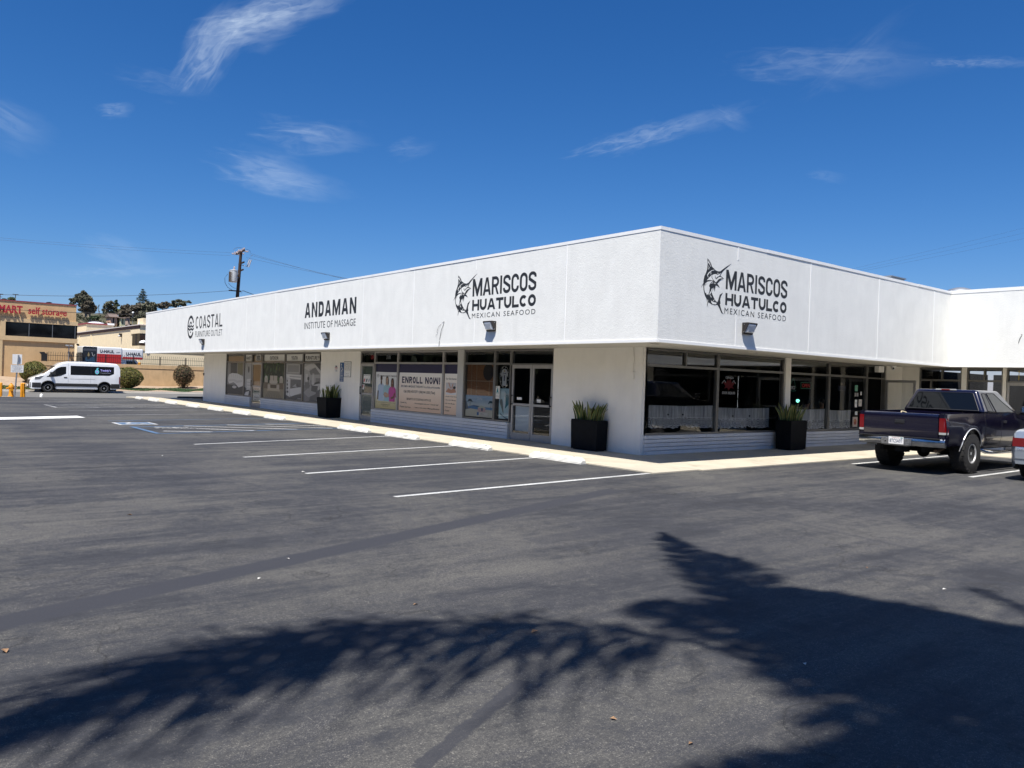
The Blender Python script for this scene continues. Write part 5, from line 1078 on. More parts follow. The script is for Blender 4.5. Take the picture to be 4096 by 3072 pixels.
# ------------------------------------------------------------------ planters with snake plants
SNK = leafmat('snake_leaf', [(.035,.075,.022),(.055,.10,.03),(.075,.12,.04)], .4); SNE = mat('leaf_margin', (.36,.33,.10), .45)
SOIL = mat('potting_soil', (.03,.022,.016), .95)
def planter(x, y, lx, ly, h, lab, n, seed, taper=.05, lh=.5):
    t = thing('potted_plant', lab, 'planter', (x,y,.022), group='black planters of snake plants along the walk'); R = random.Random(seed); z0, z1 = .022, .022+h
    mb = MB(); bx, by = lx/2*(1-taper), ly/2*(1-taper); tx, ty = lx/2, ly/2
    mb.hexa([(x-bx,y-by,z0+.02),(x+bx,y-by,z0+.02),(x+bx,y+by,z0+.02),(x-bx,y+by,z0+.02)],[(x-tx,y-ty,z1-.05),(x+tx,y-ty,z1-.05),(x+tx,y+ty,z1-.05),(x-tx,y+ty,z1-.05)])
    r = .028
    for a in ((x-tx,x+tx,y-ty,y-ty+r),(x-tx,x+tx,y+ty-r,y+ty),(x-tx,x-tx+r,y-ty+r,y+ty-r),(x+tx-r,x+tx,y-ty+r,y+ty-r)): mb.box(a[0],a[1],a[2],a[3],z1-.05,z1)
    mb.box(x-bx+.04,x+bx-.04,y-by+.04,y+by-.04,z0,z0+.02); mb.build('pot', PLBL, t, bevel=.006)
    mb = MB(); mb.box(x-tx+r,x+tx-r,y-ty+r,y+ty-r,z1-.05,z1-.035); mb.build('soil', SOIL, t)
    mb = MB()
    for i in range(n):
        px, py = x+R.uniform(-tx+.07,tx-.07), y+R.uniform(-ty+.07,ty-.07); hh = lh*(.55+.55*R.random()); w = .030+.014*R.random()
        lean = Vector(((px-x)/tx*.10+R.gauss(0,.05), (py-y)/ty*.10+R.gauss(0,.05), 0)); an = R.random()*3.14; wv = Vector((math.cos(an),math.sin(an),0)); tw = R.gauss(0,.5); K = 6; L_, C_, R_ = [], [], []
        for k in range(K+1):
            s_ = k/K; c = Vector((px,py,z1-.04))+Vector((0,0,hh*s_))+lean*(s_**2*hh/.5*1.6); ww = w*(.75+.5*s_)*(1-s_**3.2)+.002; v = wv.copy(); v.rotate(Matrix.Rotation(tw*s_,3,'Z')); nn = v.cross(Vector((0,0,1)))*w*.35*(1-s_)
            L_.append((c-v*ww, c-v*ww*.66, c+nn, c+v*ww*.66, c+v*ww))
        o = len(mb.v)
        mb.add([p for q in L_ for p in q], [], SNK)
        for k in range(K):
            for j in range(4): mb.f.append([o+k*5+j,o+k*5+j+1,o+(k+1)*5+j+1,o+(k+1)*5+j]); mb.mi.append(mb.m(SNE if j in (0,3) else SNK))
    mb.build('leaves', None, t)
PLBL = mat('planter_black', (.008,.009,.011), .75, spec=.12, var=.25, vscale=8, bump=.1, bscale=120)
planter(1.02, 2.93, .36, .90, .74, 'long low black planter of snake plants on the corner wall, left face', 50, 1, .03, .47)
planter(.98, 16.85, .66, .80, .76, 'tapered black planter of snake plants below the blue parking sign', 42, 2, .12, .52)
planter(6.93, 1.10, .78, .46, .80, 'square black planter of snake plants before the white column, right face', 48, 3, .03, .50)

# ------------------------------------------------------------------ wheel stops
WST = concrete('painted_concrete_stop', (.70,.68,.61), .75)
def stop(y0, y1, lab, seed, broken=False, x=-1.31):
    R = random.Random(seed); yc = (y0+y1)/2; t = thing('wheel_stop', lab, 'wheel stop', (x,yc,0), group='white concrete wheel stops along the walk')
    mb = MB(); n = 16; rows = []
    for i in range(n+1):
        y = lerp(y0,y1,i/n); j = lambda a: R.gauss(0,a); e = min(1, min(i, n-i)/1.0+.0); hh = .125 if 0 < i < n else .075
        if broken and 6 < i < 10: hh = .075
        rows.append([Vector((x-.075-(.004*R.random()),y+j(.004),0)), Vector((x-.07+j(.004),y,.04)), Vector((x-.048+j(.004),y,hh-.02+j(.006))), Vector((x-.035+j(.004),y,hh+j(.004))), Vector((x+.035+j(.004),y,hh+j(.004))), Vector((x+.048,y,hh-.02+j(.006))), Vector((x+.075,y,0))])
    mb.grid(rows, flip=True); mb.poly(rows[0]); mb.poly(rows[-1][::-1]); mb.build('block', WST, t)
    mb = MB()
    for y in (lerp(y0,y1,.18), lerp(y0,y1,.82)): mb.cyl((x,y,.11),(x,y,.135),.012,.012,8)
    mb.build('rebar_pin', mat('rust', (.16,.07,.035), .9), t)
stop(.70, 2.33, 'white wheel stop nearest the building corner', 1); stop(3.80, 5.42, 'white wheel stop second from the building corner', 2); stop(6.94, 8.55, 'white wheel stop before the doors of the enrolment window', 3)
stop(9.55, 11.45, 'chipped white wheel stop with a cracked middle beside the blue aisle', 4, True); stop(15.6, 17.3, 'white wheel stop facing the left planter', 5)
for i, (a, b, lab) in enumerate(((18.9,20.5,'white wheel stop before the bunk bed print'),(21.9,23.5,'white wheel stop before the patio print'),(24.9,26.5,'white wheel stop facing the furniture shop door'),(28.2,29.8,'white wheel stop facing the sofa print'),(31.2,32.8,'white wheel stop facing the far end pier'),(34.2,35.4,'white wheel stop farthest off, past the building end'))): stop(a, b, lab, 10+i)
mb = MB(); mb.prism([(1.2,36.3,0),(1.2,36.45,.11),(1.2,36.65,.11),(1.2,36.8,0)], (2.0,0,0)); o = mb.build('shadow_strip', RUB); recentre(o, (2.2,36.5,0)); tag(o, 'long black strip put in for the shadow beyond the far end pier', 'shadow strip')  # low black strip stands in for a shadow on the ground

# ------------------------------------------------------------------ street-edge furniture
YEL = mat('safety_yellow', (.66,.27,.008), .45, var=.1, vscale=10)
def bollard(u, lab, y=36.1):
    b = P(*Z(0,1350,3.95)(u,720),1,y); t = thing('bollard', lab, 'bollard', (b.x,y,0), group='yellow bollards round the hydrant')
    mb = MB(); mb.lathe((b.x,y,0),[(.062,0),(.062,.66),(.05,.70),(.02,.72)],14); mb.build('post', YEL, t, smooth=50)
bollard(18, 'yellow bollard left of the hydrant'); bollard(346, 'yellow bollard right of the sign post, nearer the post'); bollard(382, 'yellow bollard farthest right of the hydrant')
hx, hy = P(*Z(0,1350,3.95)(177,800),1,36.2).x, 36.2
t = thing('fire_hydrant', 'yellow fire hydrant between the bollards at the lot edge', 'hydrant', (hx,hy,0))
mb = MB(); mb.lathe((hx,hy,0),[(.16,0),(.16,.035),(.12,.05),(.115,.10),(.105,.12),(.10,.44),(.125,.46),(.125,.50),(.105,.52)],18); mb.build('barrel', YEL, t, smooth=35)
mb = MB(); mb.lathe((hx,hy,0),[(.115,.52),(.10,.59),(.06,.64),(.035,.65),(.035,.69),(.01,.695)],16); mb.build('bonnet', YEL, t, smooth=35)
for dx in (-1, 1): mb = MB(); mb.cyl((hx+dx*.09,hy,.42),(hx+dx*.19,hy,.42),.045,.045,12); mb.cyl((hx+dx*.19,hy,.42),(hx+dx*.22,hy,.42),.058,.058,6); mb.build('outlet_cap', YEL, t)
mb = MB(); mb.cyl((hx,hy-.09,.36),(hx,hy-.18,.36),.062,.062,12); mb.cyl((hx,hy-.18,.36),(hx,hy-.21,.36),.075,.075,6); mb.build('pumper_cap', YEL, t)
sx, sy = P(*Z(0,1350,3.95)(258,700),1,35.6).x, 35.6
t = thing('sign_post', 'grey steel post with a blank white panel over a white notice board, by the hydrant', 'sign', (sx,sy,0))
mb = MB(); mb.tube([(sx-.06,sy,0),(sx+.06,sy,2.12)], .035, 8); mb.build('post', STEEL, t)
def pnl(nm, x0, x1, z0, z1, m_, d): mb = MB(); mb.box(x0,x1,sy-d-.006,sy-d,z0,z1); return mb.build(nm, m_, t, bevel=.002)
a_ = P(*Z(0,1350,3.95)(200,262),1,sy); b_ = P(*Z(0,1350,3.95)(348,425),1,sy); pnl('back_panel', a_.x, b_.x, b_.z, a_.z, WHITEP, -.045)
mb = MB(); mb.tube([(sx+.03,sy-.01,1.62),(sx+.055,sy-.01,2.10)], .022, 6); mb.build('channel', mat('dark_channel',(.12,.13,.15),.5,.5), t)
a_ = P(*Z(0,1350,3.95)(170,430),1,sy); b_ = P(*Z(0,1350,3.95)(367,555),1,sy)
ar = Art((a_.x,sy-.04,b_.z),(1,0,0),(0,0,1),(0,-1,0),b_.x-a_.x,a_.z-b_.z,.006); ar.base(WHITEP)
for i, st in enumerate(('PRIVATE PROPERTY','UNAUTHORIZED VEHICLES WILL BE TOWED','AT OWNERS EXPENSE','','VEHICLE REMOVAL CVC 22658','OCEANSIDE POLICE 435 4900')):
    if st: ar.text(st,.08+.04*(i%2),.86-.15*i,.92-.04*(i%2),.93-.15*i,INKB,1,.01)
ar.text('TOW-AWAY',.22,.40,.80,.50,INKB,1,.03); ar.build('notice_panel', t)
mb = MB(); q = P(*Z(0,1350,3.95)(653,930),1,37.0); mb.lathe((q.x,37.0,-.03),[(.075,0),(.075,.10),(.055,.16),(.01,.18)],12); o = mb.build('marker_stub', WHITEP, None, smooth=50); recentre(o, (q.x,37.0,-.03)); tag(o, 'short rounded white stub at the street edge before the van', 'marker')
mb = MB(); mb.box(-7.45,-7.05,35.75,35.95,.004,.03); o = mb.build('utility_cover', CONC); recentre(o, (-7.25,35.85,0)); tag(o, 'flat pale utility cover beside the hydrant base', 'cover')

# ------------------------------------------------------------------ vehicles
def car_paint(name, col, rough=.25, metal=.0, coat=1.):
    m = mat(name, col, rough, metal, .5, .06, 3., 0., 60., coat); return m
CGL = mat('tinted_window', (.005,.006,.007), .03, 0, .45)
CGLC = glassmat('clear_car_window', (.40,.44,.43), 1.0, (.03,.033,.033), .35)
TRIMB = mat('black_trim', (.020,.020,.021), .5); REDL = mat('red_lens', (.17,.004,.006), .10, 0, .6, coat=1.); CLRL = mat('clear_lens', (.42,.42,.40), .12, 0, .6, coat=1.)
WELL = mat('wheel_well', (.008,.008,.008), .95)
def shell(mb, xs, top, bot, Wd, tum, r, nz=8, crown=.015, na=5):
    rows = []
    for x in xs:
        zt, zb, w = top(x), bot(x), Wd(x); R_ = min(r(x) if callable(r) else r, (zt-zb)*.6); row = []
        for k in range(nz+1):
            z = lerp(zb, zt-R_, k/nz); row.append((w*tum(x, z), z))
        w1 = row[-1][0]
        for k in range(1, na+1):
            a = math.pi/2*k/na; row.append((w1-R_+R_*math.cos(a), zt-R_+R_*math.sin(a)))
        row.append((0, zt+crown)); rows.append([Vector((x,-y,z)) for y,z in row]+[Vector((x,y,z)) for y,z in row[-2::-1]])
    mb.grid(rows); mb.poly(rows[0]); mb.poly(rows[-1][::-1]); return rows
def panel(mb, xs, zb, zt, yf, sgn, off=.004, nz=5, m=None):
    rows = [[Vector((x, sgn*(yf(x, lerp(zb(x), zt(x), k/nz))+off), lerp(zb(x), zt(x), k/nz))) for k in range(nz+1)] for x in xs]
    mb.grid(rows, m, flip=(sgn > 0))
def wheel(root, x, y, r, w, sgn, rimr, rimm, knob=0, style='steel'):
    """sgn +1: outer face towards +y"""
    c = Vector((x, y, r)); mb = MB(); o = w/2
    prof = [(rimr,-o*.8),(rimr+.02,-o),(r-.05,-o),(r-.015,-o*.86),(r,-o*.6),(r,o*.6),(r-.015,o*.86),(r-.05,o),(rimr+.02,o),(rimr,o*.8)]
    mb.lathe(c, prof, 40, (0,sgn,0)); ty = mb.build('wheel', RUB, root, local=True, smooth=40)
    if knob:
        mb = MB(); N_ = 22
        for k in range(N_):
            for row, (ya, yb, ph) in enumerate(((-.95,-.55,0),(-.5,-.1,.5),(-.02,.02+.36,0),(.46,.95,.5))):
                a0 = (k+ph+.12)*2*math.pi/N_; a1 = (k+ph+.78)*2*math.pi/N_; r0, r1 = r-.012, r+.006
                q = lambda a, yy, rr: c+Vector((math.cos(a)*rr, yy*o*sgn, math.sin(a)*rr)); dr = .014 if row in (0,3) else 0
                mb.hexa([q(a0,ya,r0-dr),q(a1,ya,r0-dr),q(a1,yb,r0-dr),q(a0,yb,r0-dr)],[q(a0,ya,r1-dr*.5),q(a1,ya,r1-dr*.5),q(a1,yb,r1-dr*.5),q(a0,yb,r1-dr*.5)])
        for k in range(N_):
            a0 = (k+.15)*2*math.pi/N_; a1 = (k+.65)*2*math.pi/N_; q = lambda a, yy, rr: c+Vector((math.cos(a)*rr, yy*o*sgn, math.sin(a)*rr))
            mb.hexa([q(a0,.97,r-.07),q(a1,.97,r-.07),q(a1,.97,r-.018),q(a0,.97,r-.018)],[q(a0,1.03,r-.07),q(a1,1.03,r-.07),q(a1,1.0,r-.018),q(a0,1.0,r-.018)])
        mb.build('tread', RUB, ty, local=True)
    mb = MB(); d = o*.55
    mb.lathe(c, [(rimr*1.02,o*.8),(rimr*1.02,o*.95),(rimr*.93,o*.95),(rimr*.86,o*.45),(rimr*.62,d-.06),(rimr*.50,d-.01),(rimr*.40,d),(rimr*.34,d-.02),(rimr*.30,d+.035),(.01,d+.04)], 32, (0,sgn,0)); rim = mb.build('rim', rimm, ty, local=True, smooth=30)
    mb = MB()
    for k in range(8):
        a = k*math.pi/4; p = c+Vector((math.cos(a)*rimr*.66, sgn*(d-.055), math.sin(a)*rimr*.66)); mb.cyl(p, p+Vector((0,sgn*.018,0)), rimr*.105, rimr*.105, 10)
    mb.build('rim_hole', WELL, ty, local=True)
    return ty

# ---- dark blue pickup, nose to the side wing
ALW = mat('polished_wheel', (.70,.70,.69), .38, .55, var=.08, vscale=18)
def pickup():
    NAV = car_paint('midnight_blue_paint', (.007,.006,.020), .20, .2)
    t = thing('pickup_truck', 'lifted dark navy extended-cab pickup truck with a dented chrome rear bumper', 'pickup truck', (4.22,-3.02,0), rad(-1.0))
    Wb = .93; XR, XF, RW = 1.33, 4.92, .425; GAP = 2.02
    def yb(x, z):      # body side
        base = interp(z, [(.50,.86),(.62,.905),(.80,.925),(.98,.93),(1.08,.925),(1.18,.905),(1.27,.885)])
        if x > 4.3: base -= (x-4.3)**2*.05
        fl_ = 0
        for xc in (XR, XF):
            d = math.hypot(x-xc, z-.50); fl_ = max(fl_, .016*math.exp(-((d-.50)/.10)**2))
        if x < .30: base -= (.30-x)**2*.35
        return base + fl_
    def arch(x, lo):
        for xc in (XR, XF):
            d = abs(x-xc)
            if d < .475: return max(lo, .50+math.sqrt(max(0,.475**2-d*d))*.93-.0)
        return lo
    def sidegrid(nm, x0, x1, top, lo, parent=t, n=40):
        for sg in (-1, 1):
            mb = MB(); xs = sorted(set([x0+(x1-x0)*i/n for i in range(n+1)]+[xc+s_*.475*math.cos(a*.2) for xc in (XR,XF) for s_ in (-1,1) for a in range(9) if x0 < xc+s_*.475*math.cos(a*.2) < x1]))
            rows = []
            for x in xs:
                zb_ = arch(x, lo(x)); zt_ = top(x); rows.append([Vector((x, sg*yb(x, lerp(zb_,zt_,k/10)), lerp(zb_,zt_,k/10))) for k in range(11)])
            mb.grid(rows, flip=(sg > 0))
            mb.grid([[r_[0], Vector((r_[0].x, sg*.72, r_[0].z))] for r_ in rows], flip=(sg < 0))    # turned-under lip
            mb.build(nm, NAV, parent, local=True, smooth=45)
    sidegrid('bed_side', .13, GAP-.012, lambda x: 1.25+.012*x, lambda x: .60 if x < .9 else .56)
    mb = MB()      # rails, inner walls, floor, bulkhead
    for sg in (-1, 1):
        mb.prism([(.13,sg*.885,1.25),(GAP-.012,sg*.885,1.274),(GAP-.012,sg*.80,1.276),(.13,sg*.80,1.252)],(0,0,-.015)); mb.box(.13,GAP-.012,sg*.80,sg*.785,.72,1.26)
    mb.box(.13,GAP-.012,-.80,.80,.68,.74); mb.box(GAP-.05,GAP-.014,-.88,.88,.62,1.27); mb.build('bed_liner', NAV, t, local=True)
    mb = MB()      # tailgate with soft top roll and lower crease
    prof = [(.10,.66),(.075,.72),(.070,.95),(.075,1.10),(.065,1.16),(.075,1.225),(.10,1.245),(.135,1.248),(.16,1.22),(.16,.66)]
    mb.prism([(x,-.775,z) for x,z in prof][::-1], (0,1.55,0)); tg = mb.build('tailgate', NAV, t, local=True, smooth=35)
    mb = MB(); mb.box(.058,.078,-.10,.10,1.035,1.10); mb.build('handle', TRIMB, tg, local=True, bevel=.006)
    mb = MB()
    for sg in (-1, 1): # corner pillars that carry the lamps
        mb.prism([(.10,sg*.785,.62),(.10,sg*.88,.62),(.17,sg*.908,.62),(.17,sg*.785,.62)] if sg > 0 else [(.10,sg*.88,.62),(.10,sg*.785,.62),(.17,sg*.785,.62),(.17,sg*.908,.62)], (0,0,.63))
    mb.build('corner_post', NAV, t, local=True)
    for sg in (-1, 1):
        mb = MB(); L3 = lambda z0, z1, m_, e=0: mb.hexa([(.085-e,sg*.79,z0),(.085-e,sg*.885,z0),(.20,sg*(yb(.2,z0)+.008+e),z0),(.20,sg*.79,z0)],[(.085-e,sg*.79,z1),(.085-e,sg*.885,z1),(.20,sg*(yb(.2,z1)+.008+e),z1),(.20,sg*.79,z1)],m_)
        L3(.835,.880,CLRL); L3(.882,1.17,REDL); lt = mb.build('tail_light', None, t, local=True)
    # bumper: chrome face with a recessed black step and plate well
    mb = MB(); pr = [(.075,.735),(-.015,.735),(-.035,.70),(-.030,.60),(.0,.565),(.05,.56)]
    rows = []
    for y in frange(-.90,.90,25):
        k = (abs(y)/.90)**4*.14; rows.append([Vector((x+k, y, z - (.012 if abs(y) < .30 and z < .6 else 0))) for x,z in pr])
    mb.grid(rows); mb.poly(rows[0][::-1]); mb.poly(rows[-1]); bm_ = mb.build('rear_bumper', mat('dull_chrome', (.42,.43,.45), .22, 1., var=.25, vscale=5), t, local=True, smooth=50)
    mb = MB(); mb.box(-.03,.07,-.84,.84,.736,.752); mb.build('step_pad', TRIMB, bm_, local=True)
    mb = MB(); mb.box(-.044,-.030,-.30,.33,.575,.715); mb.build('plate_well', mat('scuffed_chrome', (.55,.55,.55), .32, 1., var=.4, vscale=22), bm_, local=True, bevel=.008)
    ar = Art((-.045,.165,.588),(0,-1,0),(0,0,1),(-1,0,0),.31,.15,.004); ar.base(WHITEP); ar.text('California',.22,.78,.74,.95,flat(.35,.05,.05),1); ar.text('8TC5A97',.07,.18,.93,.68,flat(.02,.03,.12),1,.01); ar.rect(.80,.78,.95,.93,flat(.02,.2,.2),1)
    for s_ in ar.mb.v: pass
    ar.mb.build('licence_plate', None, bm_, local=True)
    mb = MB(); mb.cyl((-.05,.235,.635),(-.03,.235,.635),.016,.016,10); mb.build('lock', TRIMB, bm_, local=True)
    # cab lower body
    sidegrid('cab_side', GAP, 5.35, lambda x: interp(x,[(2.0,1.272),(3.7,1.285),(4.4,1.20),(5.35,1.10)]), lambda x: .52, n=60)
    mb = MB(); rows = []
    for x in frange(3.55,5.35,12):
        zt = interp(x,[(2.0,1.272),(3.7,1.285),(4.4,1.20),(5.35,1.10)]); w = yb(x, zt); rows.append([Vector((x,-w,zt)),Vector((x,-w*.9,zt+.035)),Vector((x,0,zt+.06)),Vector((x,w*.9,zt+.035)),Vector((x,w,zt))])
    mb.grid(rows); mb.build('bonnet', NAV, t, local=True, smooth=60)
    mb = MB(); mb.box(5.30,5.40,-.86,.86,.62,1.10); mb.build('grille', TRIMB, t, local=True, bevel=.02)
    mb = MB(); mb.box(5.33,5.52,-.93,.93,.50,.70); mb.build('front_bumper', CHROME, t, local=True, bevel=.03)
    # greenhouse
    b4 = [(GAP+.0,-.885,1.272),(3.95,-.885,1.272),(3.95,.885,1.272),(GAP+.0,.885,1.272)]; t4 = [(GAP+.16,-.655,1.775),(3.32,-.655,1.775),(3.32,.655,1.775),(GAP+.16,.655,1.775)]
    mb = MB(); mb.hexa(b4, t4); cab = mb.build('cab', NAV, t, local=True, bevel=.075, seg=5, smooth=60)
    # roof crown
    def face(p00, p10, p11, p01):
        p00, p10, p11, p01 = map(Vector, (p00,p10,p11,p01)); n = (p10-p00).cross(p01-p00).normalized()
        return lambda s_, tt, off=.004: (p00*(1-s_)+p10*s_)*(1-tt)+(p01*(1-s_)+p11*s_)*tt + n*off
    fr = face(b4[3], b4[0], t4[0], t4[3])      # rear
    def pane(nm, f, pts, m_, off=.006, parent=t, rim=None):
        mb = MB(); v = [f(s_, tt, off) for s_, tt in pts]; n = (v[1]-v[0]).cross(v[2]-v[0]).normalized(); mb.prism([p-n*.004 for p in v], n*.004) ; o = mb.build(nm, m_, parent, local=True)
        if rim:
            c = sum(v, Vector())/len(v); mb = MB()
            for a, b in zip(v, v[1:]+v[:1]): mb.tube([a+n*.001, b+n*.001], .008, 5)
            mb.build('seal', rim, o, local=True)
        return o
    pane('rear_window', fr, [(.055,.10),(.945,.10),(.93,.84),(.90,.87),(.10,.87),(.07,.84)], CGL, rim=TRIMB)
    for sg in (-1, 1):
        f = face(b4[0], b4[1], t4[1], t4[0]) if sg < 0 else face(b4[2], b4[3], t4[3], t4[2])
        m1 = (lambda s_: s_) if sg < 0 else (lambda s_: 1-s_)
        q = lambda L: [(m1(s_), tt) for s_, tt in (L if sg < 0 else L[::-1])]
        pane('quarter_window', f, q([(.115,.10),(.275,.06),(.275,.86),(.135,.86)]), CGL, rim=TRIMB)
        pane('door_window', f, q([(.345,.05),(.88,.05),(.74,.55),(.66,.87),(.345,.87)]), CGLC if sg < 0 else CGL, rim=TRIMB)
    fw = face(b4[1], b4[2], t4[2], t4[1]); pane('windscreen', fw, [(.06,.08),(.94,.08),(.92,.90),(.08,.90)], CGL)
    mb = MB(); mb.box(GAP+.155,GAP+.20,-.22,.22,1.757,1.788); hl = mb.build('brake_lamp', CLRL, t, local=True, bevel=.006); mb = MB(); mb.box(GAP+.150,GAP+.16,-.09,.09,1.760,1.784); mb.build('red_lens', REDL, hl, local=True)
    # side trim, door cuts, handle, mirror
    mb = MB()
    for sg in (-1, 1):
        for x0, x1 in ((GAP+.03,2.86),(2.89,4.32)):
            panel(mb, frange(x0,x1,8), lambda x: .735, lambda x: .765, yb, sg, .010, 1)
    mb.build('side_moulding', mat('moulding_steel', (.40,.41,.43), .3, .9), t, local=True)
    mb = MB()
    for sg in (-1, 1):
        for x in (2.875, 4.20): panel(mb, [x-.006,x+.006], lambda x: .54, lambda x: 1.27, yb, sg, .0015, 10)
        panel(mb, [GAP-.016,GAP+.004], lambda x: .54, lambda x: 1.27, yb, sg, .001, 10)
    mb.build('panel_gap', WELL, t, local=True)
    for sg in (-1, 1):
        mb = MB(); y0 = yb(3.0,1.09); mb.box(2.95,3.10,sg*(y0+.002),sg*(y0+.022),1.06,1.115); mb.build('door_handle', TRIMB, t, local=True, bevel=.006)
        mb = MB(); mb.box(3.78,3.90,sg*.98,sg*1.16,1.285,1.445); mr = mb.build('mirror', TRIMB, t, local=True, bevel=.03); mb = MB(); mb.box(3.76,3.86,sg*.88,sg*1.0,1.30,1.34); mb.build('mirror_arm', TRIMB, mr, local=True)
        mb = MB(); mb.box(3.776,3.779,sg*1.0,sg*1.14,1.305,1.425); mb.build('mirror_glass', CHROME, mr, local=True)
        mb = MB(); pts = [Vector((XR+.488*math.cos(rad(a)), sg*(yb(XR+.488*math.cos(rad(a)), .50+.455*math.sin(rad(a)))+.006), .50+.455*math.sin(rad(a)))) for a in range(-2,183,8)]; mb.tube(pts, .011, 6); mb.build('arch_trim', ALW, t, local=True, smooth=60)
        mb = MB(); mb.tube([(1.95,sg*.80,.50),(2.05,sg*.92,.435),(2.3,sg*.95,.42),(3.9,sg*.95,.42),(4.15,sg*.90,.44),(4.2,sg*.78,.50)], .036, 10); st_ = mb.build('step_bar', CHROME, t, local=True, smooth=60); mb = MB(); mb.box(2.35,2.75,sg*.92,sg*.985,.452,.462); mb.box(3.2,3.65,sg*.92,sg*.985,.452,.462); mb.build('tread_pad', TRIMB, st_, local=True)
        wheel(t, XR, sg*.80, RW, .30, sg, .205, ALW, 1); wheel(t, XF, sg*.80, RW, .30, sg, .205, ALW, 1)
    mb = MB()      # wells and chassis
    for xc in (XR, XF):
        for sg in (-1, 1): mb.box(xc-.47,xc+.47,sg*.60,sg*.74,.50,.96); mb.box(xc-.47,xc+.47,sg*.74,sg*.86,.935,.955)
    for sg in (-1,1): mb.box(.2,5.2,sg*.46,sg*.40,.44,.58)
    mb.box(.12,5.2,-.70,.70,.56,.69); mb.build('chassis', WELL, t, local=True)
    mb = MB(); mb.cyl((XR,-.75,.425),(XR,.75,.425),.05,.05,10); mb.ell((XR,.06,.41),.15,.13,.15,12,8); mb.box(XR-.5,XR+.5,-.50,-.44,.37,.40); mb.box(XR-.5,XR+.5,.44,.50,.37,.40); mb.build('rear_axle', WELL, t, local=True)
    mb = MB(); mb.tube([(2.6,-.45,.46),(1.4,-.55,.62),(.62,-.60,.50),(.34,-.62,.475)], .034, 10); mb.build('tailpipe', mat('rusty_pipe', (.20,.13,.09), .6, .6), t, local=True, smooth=60)
    mb = MB(); mb.box(.14,.30,-.12,.12,.42,.56); mb.box(.05,.16,-.035,.035,.46,.53); mb.build('hitch', WELL, t, local=True)
    mb = MB(); mb.tube([(.12,.0,1.245),(.14,.01,1.275),(.17,-.03,1.27),(.22,-.06,1.25)], .012, 5); mb.build('rope_knot', flat(.62,.52,.33), t, local=True)
    mb = MB(); mb.box(2.9,3.3,-.62,-.18,.8,1.42); mb.box(2.9,3.02,-.62,-.18,1.3,1.58); mb.build('seat', flat(.32,.29,.25), t, local=True, bevel=.05)
pickup()
